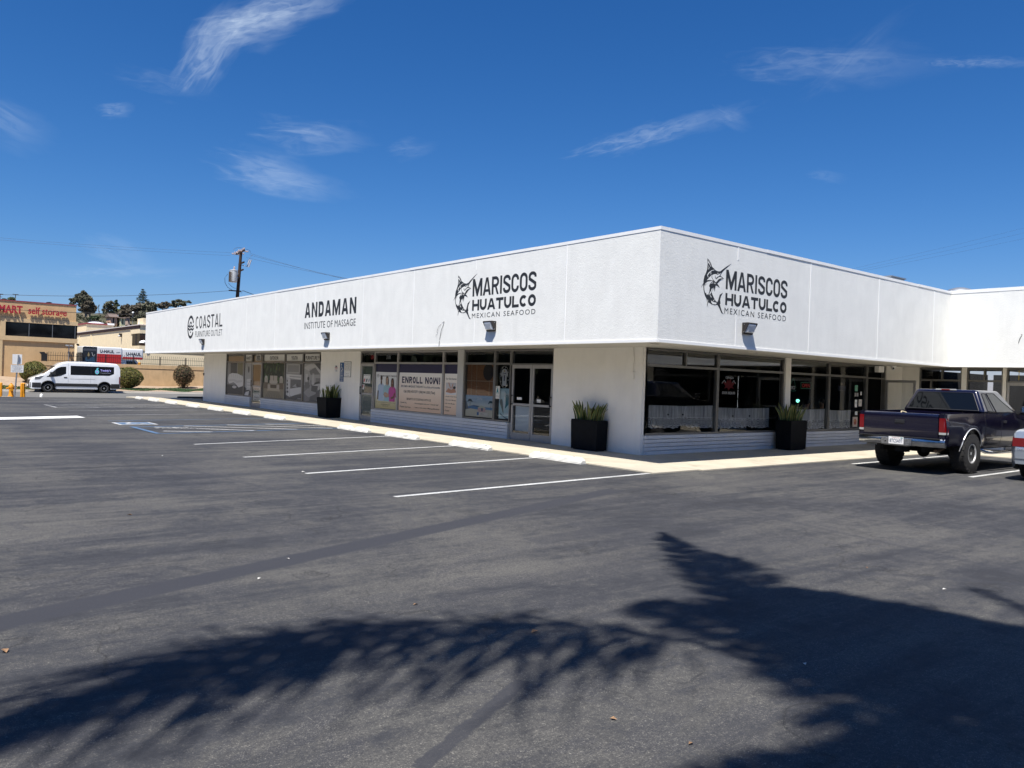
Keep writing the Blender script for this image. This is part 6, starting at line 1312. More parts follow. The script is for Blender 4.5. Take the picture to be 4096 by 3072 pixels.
# ---- silver sedan in the next bay; only its rear corner is in the picture
def sedan():
    SIL = car_paint('silver_paint', (.40,.44,.48), .28, .55)
    t = thing('silver_sedan', 'silver sedan with red tail lights cut off by the right edge', 'car', (4.98,-5.66,0), rad(0))
    Wd = lambda x: interp(x,[(0,.70),(.06,.78),(.25,.83),(.9,.855),(3.4,.855),(4.1,.80),(4.40,.66)])
    top = lambda x: interp(x,[(0,.62),(.02,.82),(.06,.95),(.25,1.0),(.62,1.03),(3.1,1.0),(3.5,.93),(4.2,.80),(4.40,.62)])
    XR, XF = .92, 3.55
    def bot(x):
        b = interp(x,[(0,.34),(.05,.25),(.4,.20),(4.1,.20),(4.4,.30)])
        for xc in (XR, XF):
            d = abs(x-xc)
            if d < .36: b = max(b, .30+math.sqrt(.36**2-d*d))
        return b
    tum = lambda x, z: interp(z,[(.2,.93),(.4,.99),(.65,1.),(.95,.95)])
    xs = sorted(set(frange(0,4.40,45)+[xc+s_*.36*math.cos(a*.2) for xc in (XR,XF) for s_ in (-1,1) for a in range(9)]))
    mb = MB(); shell(mb, xs, top, bot, Wd, tum, .07); mb.build('body', SIL, t, local=True, smooth=45)
    b4 = [(.55,-.76,.96),(3.15,-.76,.955),(3.15,.76,.955),(.55,.76,.96)]; t4 = [(1.15,-.56,1.39),(2.35,-.56,1.39),(2.35,.56,1.39),(1.15,.56,1.39)]
    mb = MB(); mb.hexa(b4,t4); cab = mb.build('cabin', SIL, t, local=True, bevel=.06, seg=4, smooth=50)
    def q(pts, nm, m_, off):
        mb = MB(); n = (pts[1]-pts[0]).cross(pts[2]-pts[0]).normalized(); mb.prism([p+n*off for p in pts], n*.003); mb.build(nm, m_, cab, local=True)
    V = Vector; mixp = lambda a,b,c,d,s_,tt: (V(a)*(1-s_)+V(b)*s_)*(1-tt)+(V(d)*(1-s_)+V(c)*s_)*tt
    q([mixp(b4[3],b4[0],t4[0],t4[3],s_,tt) for s_,tt in ((.07,.12),(.93,.12),(.9,.9),(.1,.9))],'rear_window',CGL,.003)
    q([mixp(b4[1],b4[2],t4[2],t4[1],s_,tt) for s_,tt in ((.07,.12),(.93,.12),(.9,.9),(.1,.9))],'windscreen',CGL,.003)
    for x0,x1,x2,x3 in ((.2,.5,.5,.22),(.53,.86,.80,.53)):
        q([mixp(b4[0],b4[1],t4[1],t4[0],s_,tt) for s_,tt in ((x0,.1),(x1,.1),(x2,.88),(x3,.88))],'side_window',CGL,.003)
        q([mixp(b4[2],b4[3],t4[3],t4[2],1-s_,tt) for s_,tt in ((x1,.1),(x0,.1),(x3,.88),(x2,.88))],'side_window',CGL,.003)
    yf = lambda x, z: Wd(x)*tum(x,z)
    for sg in (-1,1):
        mb = MB(); panel(mb, [.035,.08,.14,.22,.30,.38], lambda x: .68+.25*max(0,x-.18), lambda x: .865-.15*max(0,x-.2), yf, sg, .006, 6)
        mb.grid([[Vector((.012 if y > .66 else .008, sg*y, z)) for z in (.68,.74,.80,.85)] for y in (.46,.56,.66,.745)], flip=(sg < 0)); mb.build('tail_light', REDL, t, local=True, smooth=60)
        wheel(t, XR, sg*.735, .305, .20, sg, .19, mat('wheel_cover',(.45,.46,.48),.35,.6)); wheel(t, XF, sg*.735, .305, .20, sg, .19, mat('wheel_cover',(.45,.46,.48),.35,.6))
        mb = MB(); mb.box(2.75,2.9,sg*.80,sg*.96,.98,1.10); mb.build('mirror', SIL, t, local=True, bevel=.03)
    mb = MB(); mb.box(-.012,.02,-.72,.72,.44,.45); mb.box(-.01,.02,-.26,.26,.60,.76); mb.build('bumper_crease', mat('crease_dark',(.12,.13,.14),.5), t, local=True)
    ar = Art((-.004,.70,.615),(0,-1,0),(0,0,1),(-1,0,0),.17,.032,.006); ar.text('CIVIC',0,0,1,1,CHROME,1,.01); ar.mb.build('badge', None, t, local=True)
    mb = MB(); mb.box(.3,4.1,-.66,.66,.18,.40); 
    for xc in (XR,XF): mb.box(xc-.36,xc+.36,-.70,.70,.25,.66)
    mb.build('underbody', WELL, t, local=True)
sedan()
# ---- white passenger van at the far kerb, nose to the left
def van():
    WHT = car_paint('white_van_paint', (.78,.79,.80), .3); k = .91
    V8 = Z(0,1350,3.95); yv = 49.75; fx = P(*V8(480,780),1,yv).x
    t = thing('passenger_van', 'white passenger van with dark windows parked at the far kerb', 'van', (fx,yv+.95,-.17))
    Lh = P(*V8(1897,770),1,yv).x-fx; z_ = lambda v: P(*V8(1200,v),1,yv).z+.17; x_ = lambda u: P(*V8(u,700),1,yv).x-fx
    XF, XR, RW = x_(762), x_(1651), .335
    top = lambda x: interp(x,[(0,.72),(.04,.86),(.10,.95),(.35,1.06),(x_(690),z_(588)),(x_(790),z_(522)),(x_(890),z_(458)),(x_(960),z_(408)),(x_(1060),z_(386)),(x_(1300),z_(382)),(x_(1700),z_(388)),(x_(1840),z_(396)),(Lh-.05,z_(430)),(Lh,z_(470))])
    Wd = lambda x: interp(x,[(0,.62),(.05,.74),(.2,.84),(.6,.90),(1.,.93),(Lh-.3,.93),(Lh,.90)])
    def bot(x):
        b = interp(x,[(0,.30),(.1,.24),(Lh-.1,.27),(Lh,.34)])
        for xc in (XF, XR):
            d = abs(x-xc)
            if d < .40: b = max(b, .36+math.sqrt(.40**2-d*d))
        return b
    tum = lambda x, z: interp(z,[(.2,.96),(.5,1.),(1.15,1.),(1.75,.93),(2.2,.88)])
    xs = sorted(set(frange(0,Lh,70)+[xc+s_*.40*math.cos(a*.2) for xc in (XF,XR) for s_ in (-1,1) for a in range(9)]))
    mb = MB(); shell(mb, xs, top, bot, Wd, tum, lambda x: .12 if x > 1.2 else .07, 10); mb.build('body', WHT, t, local=True, smooth=50)
    yf = lambda x, z: Wd(x)*tum(x,z)
    for sg in (-1, 1):
        mb = MB(); panel(mb, frange(x_(1113),x_(1800),10), lambda x: z_(592) if x < x_(1730) else lerp(z_(592),z_(560),(x-x_(1730))/(x_(1800)-x_(1730))), lambda x: z_(448), yf, sg, .006); w_ = mb.build('side_window', CGL, t, local=True)
        mb = MB()
        for u in (1437,1662): panel(mb, [x_(u)-.008,x_(u)+.008], lambda x: z_(590), lambda x: z_(450), yf, sg, .008)
        mb.build('window_bar', TRIMB, w_, local=True)
        mb = MB(); panel(mb, [x_(u) for u in (735,800,860,900,960,1043)], lambda x: interp(x,[(x_(735),z_(632)),(x_(820),z_(630)),(x_(900),z_(622)),(x_(1025),z_(596)),(x_(1043),z_(575))]), lambda x: interp(x,[(x_(735),z_(628)),(x_(830),z_(552)),(x_(905),z_(490)),(x_(960),z_(470)),(x_(1043),z_(466))]), yf, sg, .006); mb.build('door_window', CGL, t, local=True)
        mb = MB(); panel(mb, frange(XF+.42,XR-.42,12), lambda x: z_(776), lambda x: z_(728), yf, sg, .012); panel(mb, frange(XR+.42,Lh-.02,6), lambda x: z_(800), lambda x: z_(724), yf, sg, .012); panel(mb, frange(.02,XF-.42,6), lambda x: z_(800), lambda x: z_(724), yf, sg, .012)
        for xc in (XF, XR): mb.tube([Vector((xc+.43*math.cos(rad(a)), sg*(yf(xc,.6)+.004), .36+.43*math.sin(rad(a)))) for a in range(0,181,12)], .035, 6)
        mb.build('lower_cladding', TRIMB, t, local=True)
        mb = MB()
        for u in (1078,1432): panel(mb, [x_(u)-.006,x_(u)+.006], lambda x: z_(720), lambda x: z_(405), yf, sg, .003)
        panel(mb, frange(x_(1110),x_(1500),6), lambda x: z_(660), lambda x: z_(655), yf, sg, .003)
        mb.build('panel_gap', flat(.30,.31,.33), t, local=True)
        mb = MB(); panel(mb, [x_(1008),x_(1060)], lambda x: z_(643), lambda x: z_(628), yf, sg, .014); mb.build('door_handle', TRIMB, t, local=True)
        mb = MB(); panel(mb, [x_(u) for u in (552,590,630,690)], lambda x: interp(x,[(x_(552),z_(678)),(x_(640),z_(670)),(x_(690),z_(618))]), lambda x: interp(x,[(x_(552),z_(640)),(x_(690),z_(614))]), yf, sg, .008); mb.build('headlight', mat('headlamp', (.16,.17,.19), .1, .2, coat=1.), t, local=True)
        mb = MB(); panel(mb, [Lh-.07,Lh-.04,Lh-.012], lambda x: z_(722), lambda x: z_(606), yf, sg, .008); mb.build('tail_light', REDL, t, local=True)
        mb = MB(); xm = x_(800); mb.box(xm-.05,xm+.06,sg*.93,sg*1.10,z_(628),z_(555)); mb.build('mirror', TRIMB, t, local=True, bevel=.03)
        for xc in (XF, XR): wheel(t, xc, sg*.80, RW, .22, sg, .20, mat('steel_wheel',(.38,.39,.40),.4,.7))
    # windscreen, grille, bumper
    mb = MB(); rows = []
    for u in (700,745,790,840,885):
        x = x_(u); zt = top(x); w = Wd(x)*tum(x,zt)-.12; rows.append([Vector((x-.006,-w,zt-.01)),Vector((x-.012,-w*.5,zt+.012)),Vector((x-.014,0,zt+.018)),Vector((x-.012,w*.5,zt+.012)),Vector((x-.006,w,zt-.01))])
    mb.grid(rows); mb.build('windscreen', CGL, t, local=True, smooth=60)
    mb = MB(); mb.box(-.02,.10,-.62,.62,.26,.52); mb.box(-.03,.05,-.45,.45,.55,.84); mb.build('grille', TRIMB, t, local=True, bevel=.02)
    mb = MB(); mb.box(-.05,-.03,-.16,.16,.40,.52); mb.build('licence_plate', WHITEP, t, local=True)
    mb = MB(); mb.box(.3,Lh-.2,-.75,.75,.18,.30); 
    for xc in (XF,XR): mb.box(xc-.42,xc+.42,-.66,.66,.22,.76)
    mb.build('underbody', WELL, t, local=True)
    # side lettering on the dark glass
    x0, x1 = x_(1498), x_(1750); zz0 = z_(572); yy = -(yf(x0, zz0)+.012); TQ = flat(.16,.62,.70); PU = flat(.42,.40,.85)
    sl_ = (yf(x0, zz0)-yf(x0, z_(470)))/(z_(470)-zz0); ar = Art((x0,yy,zz0),(1,0,0),(0,sl_,1),(0,-1,0),x1-x0,z_(470)-zz0,.003)
    ar.oval(.13,.38,.125,.36,TQ,1); ar.oval(.13,.38,.085,.22,flat(.02,.03,.06),2); ar.oval(.13,.38,.055,.14,PU,3); ar.line([(.19,.66),(.11,.82),(.16,.98),(.22,.90)],.05,TQ,2)
    ar.text("Teddy's",.33,.38,1.0,.78,PU,2,.02); ar.text('Transportation and Day Care',.33,.14,.98,.26,flat(.5,.55,.6),2); ar.mb.build('side_lettering', None, t, local=True)
van()
# ------------------------------------------------------------------ across the street
TAN = stucco('tan_stucco', (.62,.42,.22), 7., 40., .5, .10); TANL = stucco('tan_trim', (.62,.455,.26), 7., 40., .4, .08); YEW = stucco('yellow_stucco', (.82,.68,.45), 5., 30., .3, .08); REDT = mat('red_coping', (.26,.05,.06), .6); BRN = mat('brown_eave', (.10,.045,.035), .7)
IRON = mat('black_iron', (.014,.013,.013), .55); WALLT = stucco('tan_wall', (.60,.42,.23), 6., 30., .5, .16, 1., .35); PALEC = mat('roof_edge_pale', (.60,.55,.52), .7)
YS = 58.0
zs = Z(0,1170,6.506); zh = Z(280,1140,6.506); z8 = Z(0,1350,3.95); z1 = Z(550,1200,3.687); zm = Z(0,900,2.0733)
t = thing('storage_building', 'tan two-storey storage building with dark strip windows and red lettering', 'building', (-7,YS+4,.6))
mb = MB(); mb.box(-16,-.30,YS,YS+14,5.0,6.30); mb.box(-16,-.34,YS+.04,YS+14,.2,5.0); mb.build('wall', TAN, t)
mb = MB(); mb.box(-5.42,-5.06,YS-.06,YS+.1,.2,3.75); mb.build('pilaster', TANL, t)
mb = MB(); mb.box(-16,-.27,YS-.04,YS+.3,6.30,6.38); mb.box(-.38,-.26,YS+.3,YS+14,6.30,6.38); mb.build('coping', REDT, t)
mb = MB(); yb_ = YS-.07   # window band
mb.box(-5.24,-.17,yb_,YS+.5,4.775,5.08); mb.box(-5.24,-.17,yb_,YS+.5,3.41,3.75); mb.box(-5.24,-4.905,yb_,YS+.3,3.75,4.775); mb.build('window_surround', TANL, t)
mb = MB(); mb.box(-4.905,-.20,YS-.03,YS+.0,3.75,4.775); mb.box(-.24,-.20,YS+.0,YS+.4,3.75,4.775); wd = mb.build('window', mat('black_strip_glass', (.004,.004,.005), .05, 0, .35), t)
mb = MB()
for u in (760,1370,1960): x = P(*zs(u,1000),1,YS-.12).x; mb.box(x-.022,x+.022,YS-.05,YS-.03,3.75,4.775)
mb.build('mullion', mat('grey_mullion', (.12,.13,.14), .5), wd)
mb = MB(); mb.box(-5.75,-5.44,YS+.01,YS+.04,.85,2.95); mb.build('door', mat('dark_door', (.03,.028,.027), .6), t)
REDS = mat('red_sign', (.38,.018,.032), .4)
def raised(st, u0, v0, u1, v1, bold, sp=1.):
    a = P(*zs(u0,v1),1,YS-.24); b = P(*zs(u1,v0),1,YS-.24); v, f, asp = text2d(st, bold, sp); mb = MB(); w, h = b.x-a.x, b.z-a.z
    F_ = [Vector((a.x+p*w, YS-.24, a.z+q*h)) for p,q in v]; mb.add(F_, f); ec = {}
    for fc in f:
        for i in range(len(fc)):
            e = (fc[i], fc[(i+1) % len(fc)]); ec[e] = ec.get(e,0)+1
    o = len(mb.v); mb.v += [p+Vector((0,.12,0)) for p in F_]
    for (i,j) in ec:
        if (j,i) not in ec: mb.f.append([j,i,o+i,o+j]); mb.mi.append(0)
    return mb.build('raised_lettering', REDS, t)
zA_ = P(*zs(20,350),1,YS-.24); 
raised('SMART', -150,352,592,505,.035); raised('self storage', 735,440,1745,610,.018)
mb = MB(); mb.cyl((-.16,YS+.2,3.35),(-.08,YS+.05,3.30),.05,.09,12); mb.build('camera', mat('lens_dark',(.03,.03,.03),.3), t)
# low tan wall with iron fence on top
YW = 57.5; wl_, wr_ = P(*z8(640,400),1,YW).x, 21.
t = thing('boundary_wall', 'low tan stucco wall with a shadowed cap line behind the clipped bushes', 'wall', (6,YW,.3))
mb = MB(); mb.box(wl_+.05,wr_,YW,YW+.22,-.2,1.60); mb.build('wall', WALLT, t)
mb = MB(); mb.box(wl_,wr_,YW-.025,YW+.30,1.64,1.945); mb.build('cap', WALLT, t); mb = MB(); mb.box(wl_+.03,wr_,YW+.01,YW+.21,1.60,1.64); mb.build('cap_joint', mat('joint_shadow_brown', (.10,.06,.035), .9), t)
mb = MB(); mb.box(wl_-.02,wl_+.42,YW-.05,YW+.36,-.2,1.58); mb.build('end_pier', WALLT, t)
t = thing('iron_fence', 'black iron picket fence with outward curling tops along the tan wall', 'fence', (6,YW+.1,1.945)); xl = P(*z8(745,300),1,YW).x
for i in range(9):
    x = xl+i*2.02
    if x > 16: break
    mb = MB(); mb.box(x-.03,x+.03,YW+.07,YW+.13,1.945,2.62); mb.build('post', IRON, t)
mb = MB(); mb.box(xl,16.5,YW+.085,YW+.115,2.02,2.05); mb.box(xl,16.5,YW+.085,YW+.115,2.40,2.43); mb.build('rail', IRON, t)
mb = MB(); x = xl+.10
while x < 16.4: mb.tube([(x,YW+.1,1.97),(x,YW+.1,2.50),(x,YW+.06,2.60),(x,YW-.02,2.68)], .0105, 4); x += .155
mb.build('pickets', IRON, t)
mb = MB(); q = [P(*z8(*p),1,YW+.1) for p in ((620,228),(700,226),(742,268),(742,372),(652,372),(652,268))]; mb.prism(q, (0,.04,0)); mb.build('end_panel', IRON, t)
# lamp standard by the building
bx = P(*z8(1060,125),1,58.6); t = thing('yard_light', 'twin-headed yard light on a thin pole behind the iron fence', 'lamp post', (bx.x,57.85,.6)); mb = MB(); mb.tube([(bx.x,57.85,.6),(bx.x,57.85,3.16)],.035,8); mb.build('pole', STEEL, t)
for sg in (-1,1): mb = MB(); c = Vector((bx.x+sg*.14,57.80,3.22)); mb.hexa([c+Vector(v) for v in ((-.11,-.14,-.05),(.11,-.14,-.05),(.11,.10,0),(-.11,.10,0))],[c+Vector(v) for v in ((-.10,-.13,.0),(.10,-.13,.0),(.10,.10,.06),(-.10,.10,.06))]); mb.build('lamp_head', STEEL, t)
# yellow storage block further back, its long side running away from the street
XY = 8.54; z56_ = 6.03
t = thing('yellow_storage_block', 'long yellow storage block with a brown eave behind the rental truck', 'building', (XY+4,82,.5))
mb = MB(); mb.box(XY,24,75.0,106.4,.2,z56_-.02); mb.build('wall', YEW, t)
mb = MB(); mb.box(XY-.22,24,74.8,106.5,z56_-.02,z56_+.06); ro = mb.build('roof', PALEC, t); mb = MB(); mb.box(XY-.10,XY,75.05,106.4,z56_-.30,z56_-.02); mb.build('eave', BRN, ro)
mb = MB(); mb.box(XY-.06,XY,104.6,105.1,.5,z56_-.3); mb.box(XY-.05,XY,97.6,98.2,.5,z56_-.3); mb.box(XY-.08,XY,78.5,78.62,5.2,z56_-.3); mb.build('pilaster', YEW, t)
pw = [P(*zh(u,1400),0,XY).y for u in (1625,1720,1745,1830)]; z0_, z1_ = 3.97, 5.17
mb = MB(); mb.box(XY-.03,XY+.0,75.02,pw[0],z0_,z1_); mb.box(XY-.03,XY+3.4,74.97,75.0,z0_,z1_); w_ = mb.build('window', mat('brown_glass', (.035,.018,.012), .08), t)
mb = MB(); 
for yv_ in pw[1:3]: mb.box(XY-.05,XY-.03,yv_-.05,yv_+.05,z0_,z1_)
mb.build('mullion', IRON, w_)
mb = MB(); mb.box(XY-.07,XY+3.6,74.93,pw[0]+.4,z1_+.03,z1_+.46); mb.box(XY-.07,XY+3.6,74.93,pw[0]+.4,z0_-.5,z0_-.03); mb.build('window_band', YEW, t)
mb = MB(); mb.box(XY+.3,XY+3.,75.2,77.5,z56_+.06,z56_+.75); mb.build('parapet', YEW, t)
mb = MB(); mb.tube([(XY+.05,75.6,z56_+.0),(XY-.02,75.6,z56_+.12),(XY+.02,75.6,z56_+.55)],.05,6); mb.build('roof_pipe', TRIM, t)
pl_ = P(*zh(1350,1310),0,XY); mb = MB(); mb.box(XY-.28,XY,pl_.y-.14,pl_.y+.14,pl_.z-.18,pl_.z+.2); lw = mb.build('wall_lamp', BRZ, t, bevel=.03); mb = MB(); mb.ell((XY-.26,pl_.y-.05,pl_.z-.08),.12,.12,.1,10,6); mb.build('bulb', LENS, lw)
t = thing('upper_storage_block', 'plain yellow upper block with red coping and a white dome skylight', 'building', (9.4,110,.5)); bx0, by0 = P(*zh(430,985),1,108.).x, 108.; bx1 = P(*zh(1140,1010),1,108.).x; ztp = P(*zh(430,990),1,108.).z
mb = MB(); mb.box(bx0,bx1,by0,by0+11,.3,ztp-.12); mb.build('wall', YEW, t); mb = MB(); mb.box(bx0-.1,bx1+.1,by0-.12,by0+11.1,ztp-.12,ztp+.06); mb.build('coping', REDT, t)
pd = P(*zh(715,975),1,110.); mb = MB(); mb.ell((pd.x,111,ztp),1.25,1.25,.42,18,8); mb.build('skylight', mat('skylight_white', (.75,.72,.75), .3), t, smooth=60); pq = P(*zh(1062,1010),1,108.); mb = MB(); mb.box(pq.x-.42,pq.x+.42,by0-.16,by0+.1,ztp-.10,ztp+.16); mb.build('flood_unit', TRIM, t)
# rental box truck behind the fence
def boxtruck():
    yt = 63.0; g = lambda u, v, y=yt: P(*z8(u,v),1,y)
    x0, x1, x2 = g(1300,200).x, g(1530,200).x, g(1932,200).x; x3 = P(*zm(1190,1060),1,yt).x; zt = g(1530,143).z; zlow = 1.35
    t = thing('rental_box_truck', 'white and red rental box truck behind the iron fence', 'box truck', ((x0+x3)/2,yt+1.1,.45)); RT = mat('truck_red', (.52,.025,.025), .35, coat=.6); WT = mat('truck_white', (.74,.74,.74), .35, coat=.6); GT = mat('truck_silver', (.50,.51,.53), .3, .5); MUR = mat('truck_mural_dark', (.018,.022,.030), .4)
    mb = MB(); mb.box(x0,x2,yt,yt+2.2,zlow,zt); bx_ = mb.build('cargo_box', WT, t, bevel=.10, seg=3, smooth=50)
    mb = MB(); mb.box(x2-.05,x3,yt+.06,yt+2.14,zt-.98,zt-.05); mb.build('cab_overhang', WT, t, bevel=.12, seg=3, smooth=50)
    pts = [(0,-.02),(0,.95),(.06,.99),(1,.99),(1,0)]; ar = Art((x0-.01,yt-.004,zlow+.05),(1,0,0),(0,0,1),(0,-1,0),x1-x0+.02,zt-zlow-.05,.006); ar.poly([(.02,0),(.02,.93),(.10,.985),(1,.985),(1,0)],MUR,1)
    ar.poly([(.14,.35),(.30,.58),(.42,.42),(.60,.52),(.85,.60),(.9,.2),(.2,.1)],flat(.02,.07,.14),2); ar.poly([(.34,.60),(.44,.76),(.52,.62),(.46,.56)],flat(.30,.24,.12),3); ar.line([(.66,.74),(.72,.62),(.80,.58),(.86,.66)],.05,flat(.42,.44,.46),3); ar.rect(.1,.1,.9,.2,flat(.20,.16,.10),3); ar.rect(.06,.80,.95,.90,flat(.06,.07,.09),2); ar.mb.build('side_mural', None, t)
    zr, zw = g(1535,255).z, zt-.10; ar = Art((x1+.03,yt-.004,zlow+.05),(1,0,0),(0,0,1),(0,-1,0),x2-x1-.10,zt-zlow-.05,.006); hh = zt-zlow-.05; f_ = lambda z: (z-zlow-.05)/hh
    ar.rect(0,0,1,f_(zr),RT,1); ar.text('U-HAUL',.11,f_(zr+.10),.70,f_(zr+.36),INKB,2,.03); ar.line([(.78,f_(zr+.17)),(.95,f_(zr+.20))],.05,flat(.35,.35,.36),2); ar.mb.build('side_graphic', None, t)
    ar = Art((x2+.06,yt+.056,zt-.95),(1,0,0),(0,0,1),(0,-1,0),x3-x2-.12,.88,.006); ar.rect(0,.0,1,.20,RT,1); ar.text('U-HAUL',.16,.36,.92,.66,INKB,2,.03); ar.mb.build('front_graphic', None, t)
    mb = MB(); zc = zt-1.0; mb.hexa([(x2,yt+.1,.7),(x3+1.0,yt+.1,.7),(x3+1.0,yt+2.1,.7),(x2,yt+2.1,.7)],[(x2,yt+.2,zc),(x3-.55,yt+.2,zc),(x3-.55,yt+2.0,zc),(x2,yt+2.0,zc)]); mb.build('cab', WT, t, bevel=.05, smooth=50)
    mb = MB(); q = lambda s_, zz: Vector((lerp(lerp(x2,x3+1.,s_), lerp(x2,x3-.55,s_),(zz-.7)/(zc-.7)), yt+.1+.1*(zz-.7)/(zc-.7)-.006, zz)); mb.prism([q(.26,1.75),q(.80,1.75),q(.86,zc-.12),q(.30,zc-.12)],(0,.004,0)); mb.build('cab_window', CGL, t)
    for xw in (x0+.9, x3+.4): mb = MB(); mb.cyl((xw,yt+.05,.85),(xw,yt+.35,.85),.40,.40,24); mb.build('wheel', RUB, t)
    mb = MB(); mb.box(x0+.1,x3+.6,yt+.3,yt+1.9,.75,1.34); mb.build('chassis', WELL, t)
boxtruck()
q = P(*zm(1155,1150),1,60.5); mb = MB(); mb.lathe((q.x,60.5,.3),[(.10,0),(.10,1.55),(.13,1.6),(.12,1.78),(.05,1.86)],12); o = mb.build('yellow_standpipe', YEL, None, smooth=40); recentre(o,(q.x,60.5,.3)); tag(o,'small yellow standpipe just behind the iron fence','standpipe')
# yard beyond the wall
yard = struct(sheet('yard_paving', [-2,10,24], [57.75,70,110], lambda x,y: .50, STREETM))

# ------------------------------------------------------------------ clipped bushes, grass, ground cover
BUSHL = leafmat('bush_leaf', [(.05,.065,.014),(.10,.115,.024),(.16,.15,.035),(.20,.14,.05)], .6); BUSHR = leafmat('red_bush_leaf', [(.04,.05,.02),(.08,.075,.03),(.14,.09,.045),(.22,.12,.08)], .6)
TWIG = mat('twig_brown', (.07,.048,.032), .9)
def bush(c, rx, ry, rz, n, m_, lab, seed, lsz=.075):
    R = random.Random(seed); zg = zbank(c[0], c[1]); t = thing('clipped_bush', lab, 'bush', (c[0],c[1],zg), group='clipped bushes along the tan wall'); cz = c[2]; mb = MB(); lob = [(R.gauss(0,1),R.gauss(0,1),R.gauss(0,.7)) for _ in range(9)]; lob = [Vector(l).normalized() for l in lob]
    for _ in range(n):
        d = Vector((R.gauss(0,1),R.gauss(0,1),R.gauss(0,1))).normalized(); bump_ = 1+.05*sum(max(0,d.dot(l))**6 for l in lob)+.025*math.sin(d.x*9+d.z*7); k = (.80+.2*R.random()**.5)*bump_ if R.random() < .85 else .5+.3*R.random()
        p = Vector((c[0]+d.x*rx*k, c[1]+d.y*ry*k, cz+d.z*rz*k*(1. if d.z > 0 else .95)))
        if p.z < zg+.02: continue
        nr = (d+Vector((R.gauss(0,.7),R.gauss(0,.7),R.gauss(0,.7)))).normalized(); a = nr.orthogonal().normalized(); a.rotate(Matrix.Rotation(R.random()*6.28,3,nr)); b = nr.cross(a); s_ = lsz*(.6+.9*R.random())
        mb.add([p-a*s_*.5,p+b*s_*.3,p+a*s_*.5,p-b*s_*.3],[(0,1,2,3)])
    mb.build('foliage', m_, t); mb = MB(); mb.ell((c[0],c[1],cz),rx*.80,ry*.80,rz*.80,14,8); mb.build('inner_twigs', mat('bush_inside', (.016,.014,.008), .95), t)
    mb = MB()
    for k in range(5): a = k*1.26; mb.tube([(c[0]+.06*math.cos(a),c[1]+.06*math.sin(a),zg-.05),(c[0]+rx*.35*math.cos(a),c[1]+ry*.35*math.sin(a),cz-rz*.3)],.03,5)
    mb.build('stem', TWIG, t)
a = P(*z8(285,570),1,55.4); b = P(*z8(800,570),1,55.4); tp = P(*z8(520,408),1,55.4).z; gz = zbank(-3.5,55.4); bush(((a.x+b.x)/2-.05,55.4,(tp+gz)/2+.06),(b.x-a.x)/2-.12,1.0,(tp-gz)/2+.06,8500,BUSHL,'wide rounded bush in front of the storage building, left of the van',1)
a = P(*zm(930,1260),1,54.6); b = P(*zm(1188,1260),1,54.6); tp = P(*z8(2000,480),1,54.6).z; gz = zbank(2.6,54.6); bush(((a.x+b.x)/2,54.6,(tp+gz)/2+.04),(b.x-a.x)/2-.05,1.0,(tp-gz)/2+.04,8500,BUSHL,'wide rounded bush behind the back of the van',2)
a = P(*z1(527,1100),1,56.0); b = P(*z1(832,1100),1,56.0); tp = P(*z1(690,960),1,56.).z; gz = zbank(7.2,56.); bush(((a.x+b.x)/2,56.0,tp-(b.x-a.x)*.50),(b.x-a.x)/2-.03,.8,(b.x-a.x)/2+.02,4200,BUSHR,'round ball-clipped reddish bush near the white end pier',3,.075)
mb = MB(); cx_ = (a.x+b.x)/2
leaves(mb, (cx_,56.0,gz+.35), (.52,.5,.38), 900, .07, seedr=random.Random(31)); o = mb.build('low_sprouts', BUSHR); o.parent = [x for x in bpy.data.objects if x.name.startswith('clipped_bush')][-1]
inv = wmat(o.parent).inverted(); o.data.transform(inv)
GRS = leafmat('grass_blade', [(.05,.085,.022),(.085,.13,.03),(.12,.15,.045)], .7); GCV = leafmat('ground_cover_leaf', [(.035,.075,.03),(.06,.12,.045),(.10,.16,.07)], .55)
def tufts(name, region, n, h, w, m_, seed):
    R = random.Random(seed); mb = MB(); k = 0
    while k < n:
        x, y = region(R)
        if x is None: continue
        z = zbank(x,y); a = R.random()*6.28; d = Vector((math.cos(a),math.sin(a),0)); l = Vector((R.gauss(0,.3),R.gauss(0,.3),1)).normalized()*h*(.5+.8*R.random()); p = Vector((x,y,z-.01)); mb.add([p-d*w,p+d*w,p+l+d*w*.3,p+l-d*w*.3],[(0,1,2,3)]); k += 1
    return stuff(mb.build(name, m_))
tufts('grass', lambda R: (lambda x,y: (x,y) if y < 53.6+.25*math.sin(x*2)-.10*max(0,x+6) else (None,None))(R.uniform(-11,-3.4), R.uniform(52.0,53.9)), 9000, .07, .018, GRS, 4)
def gcr(R):
    x = R.uniform(1.6,12.); y = R.uniform(52.1,55.2); c = 53.7+.28*math.sin(x*1.7)
    return (x,y) if abs(y-c) < (.9+.5*math.sin(x*2.3))*(1-math.exp(-(x-1.5)*.6)) else (None,None)
tufts('ground_cover', gcr, 9000, .11, .030, GCV, 5)

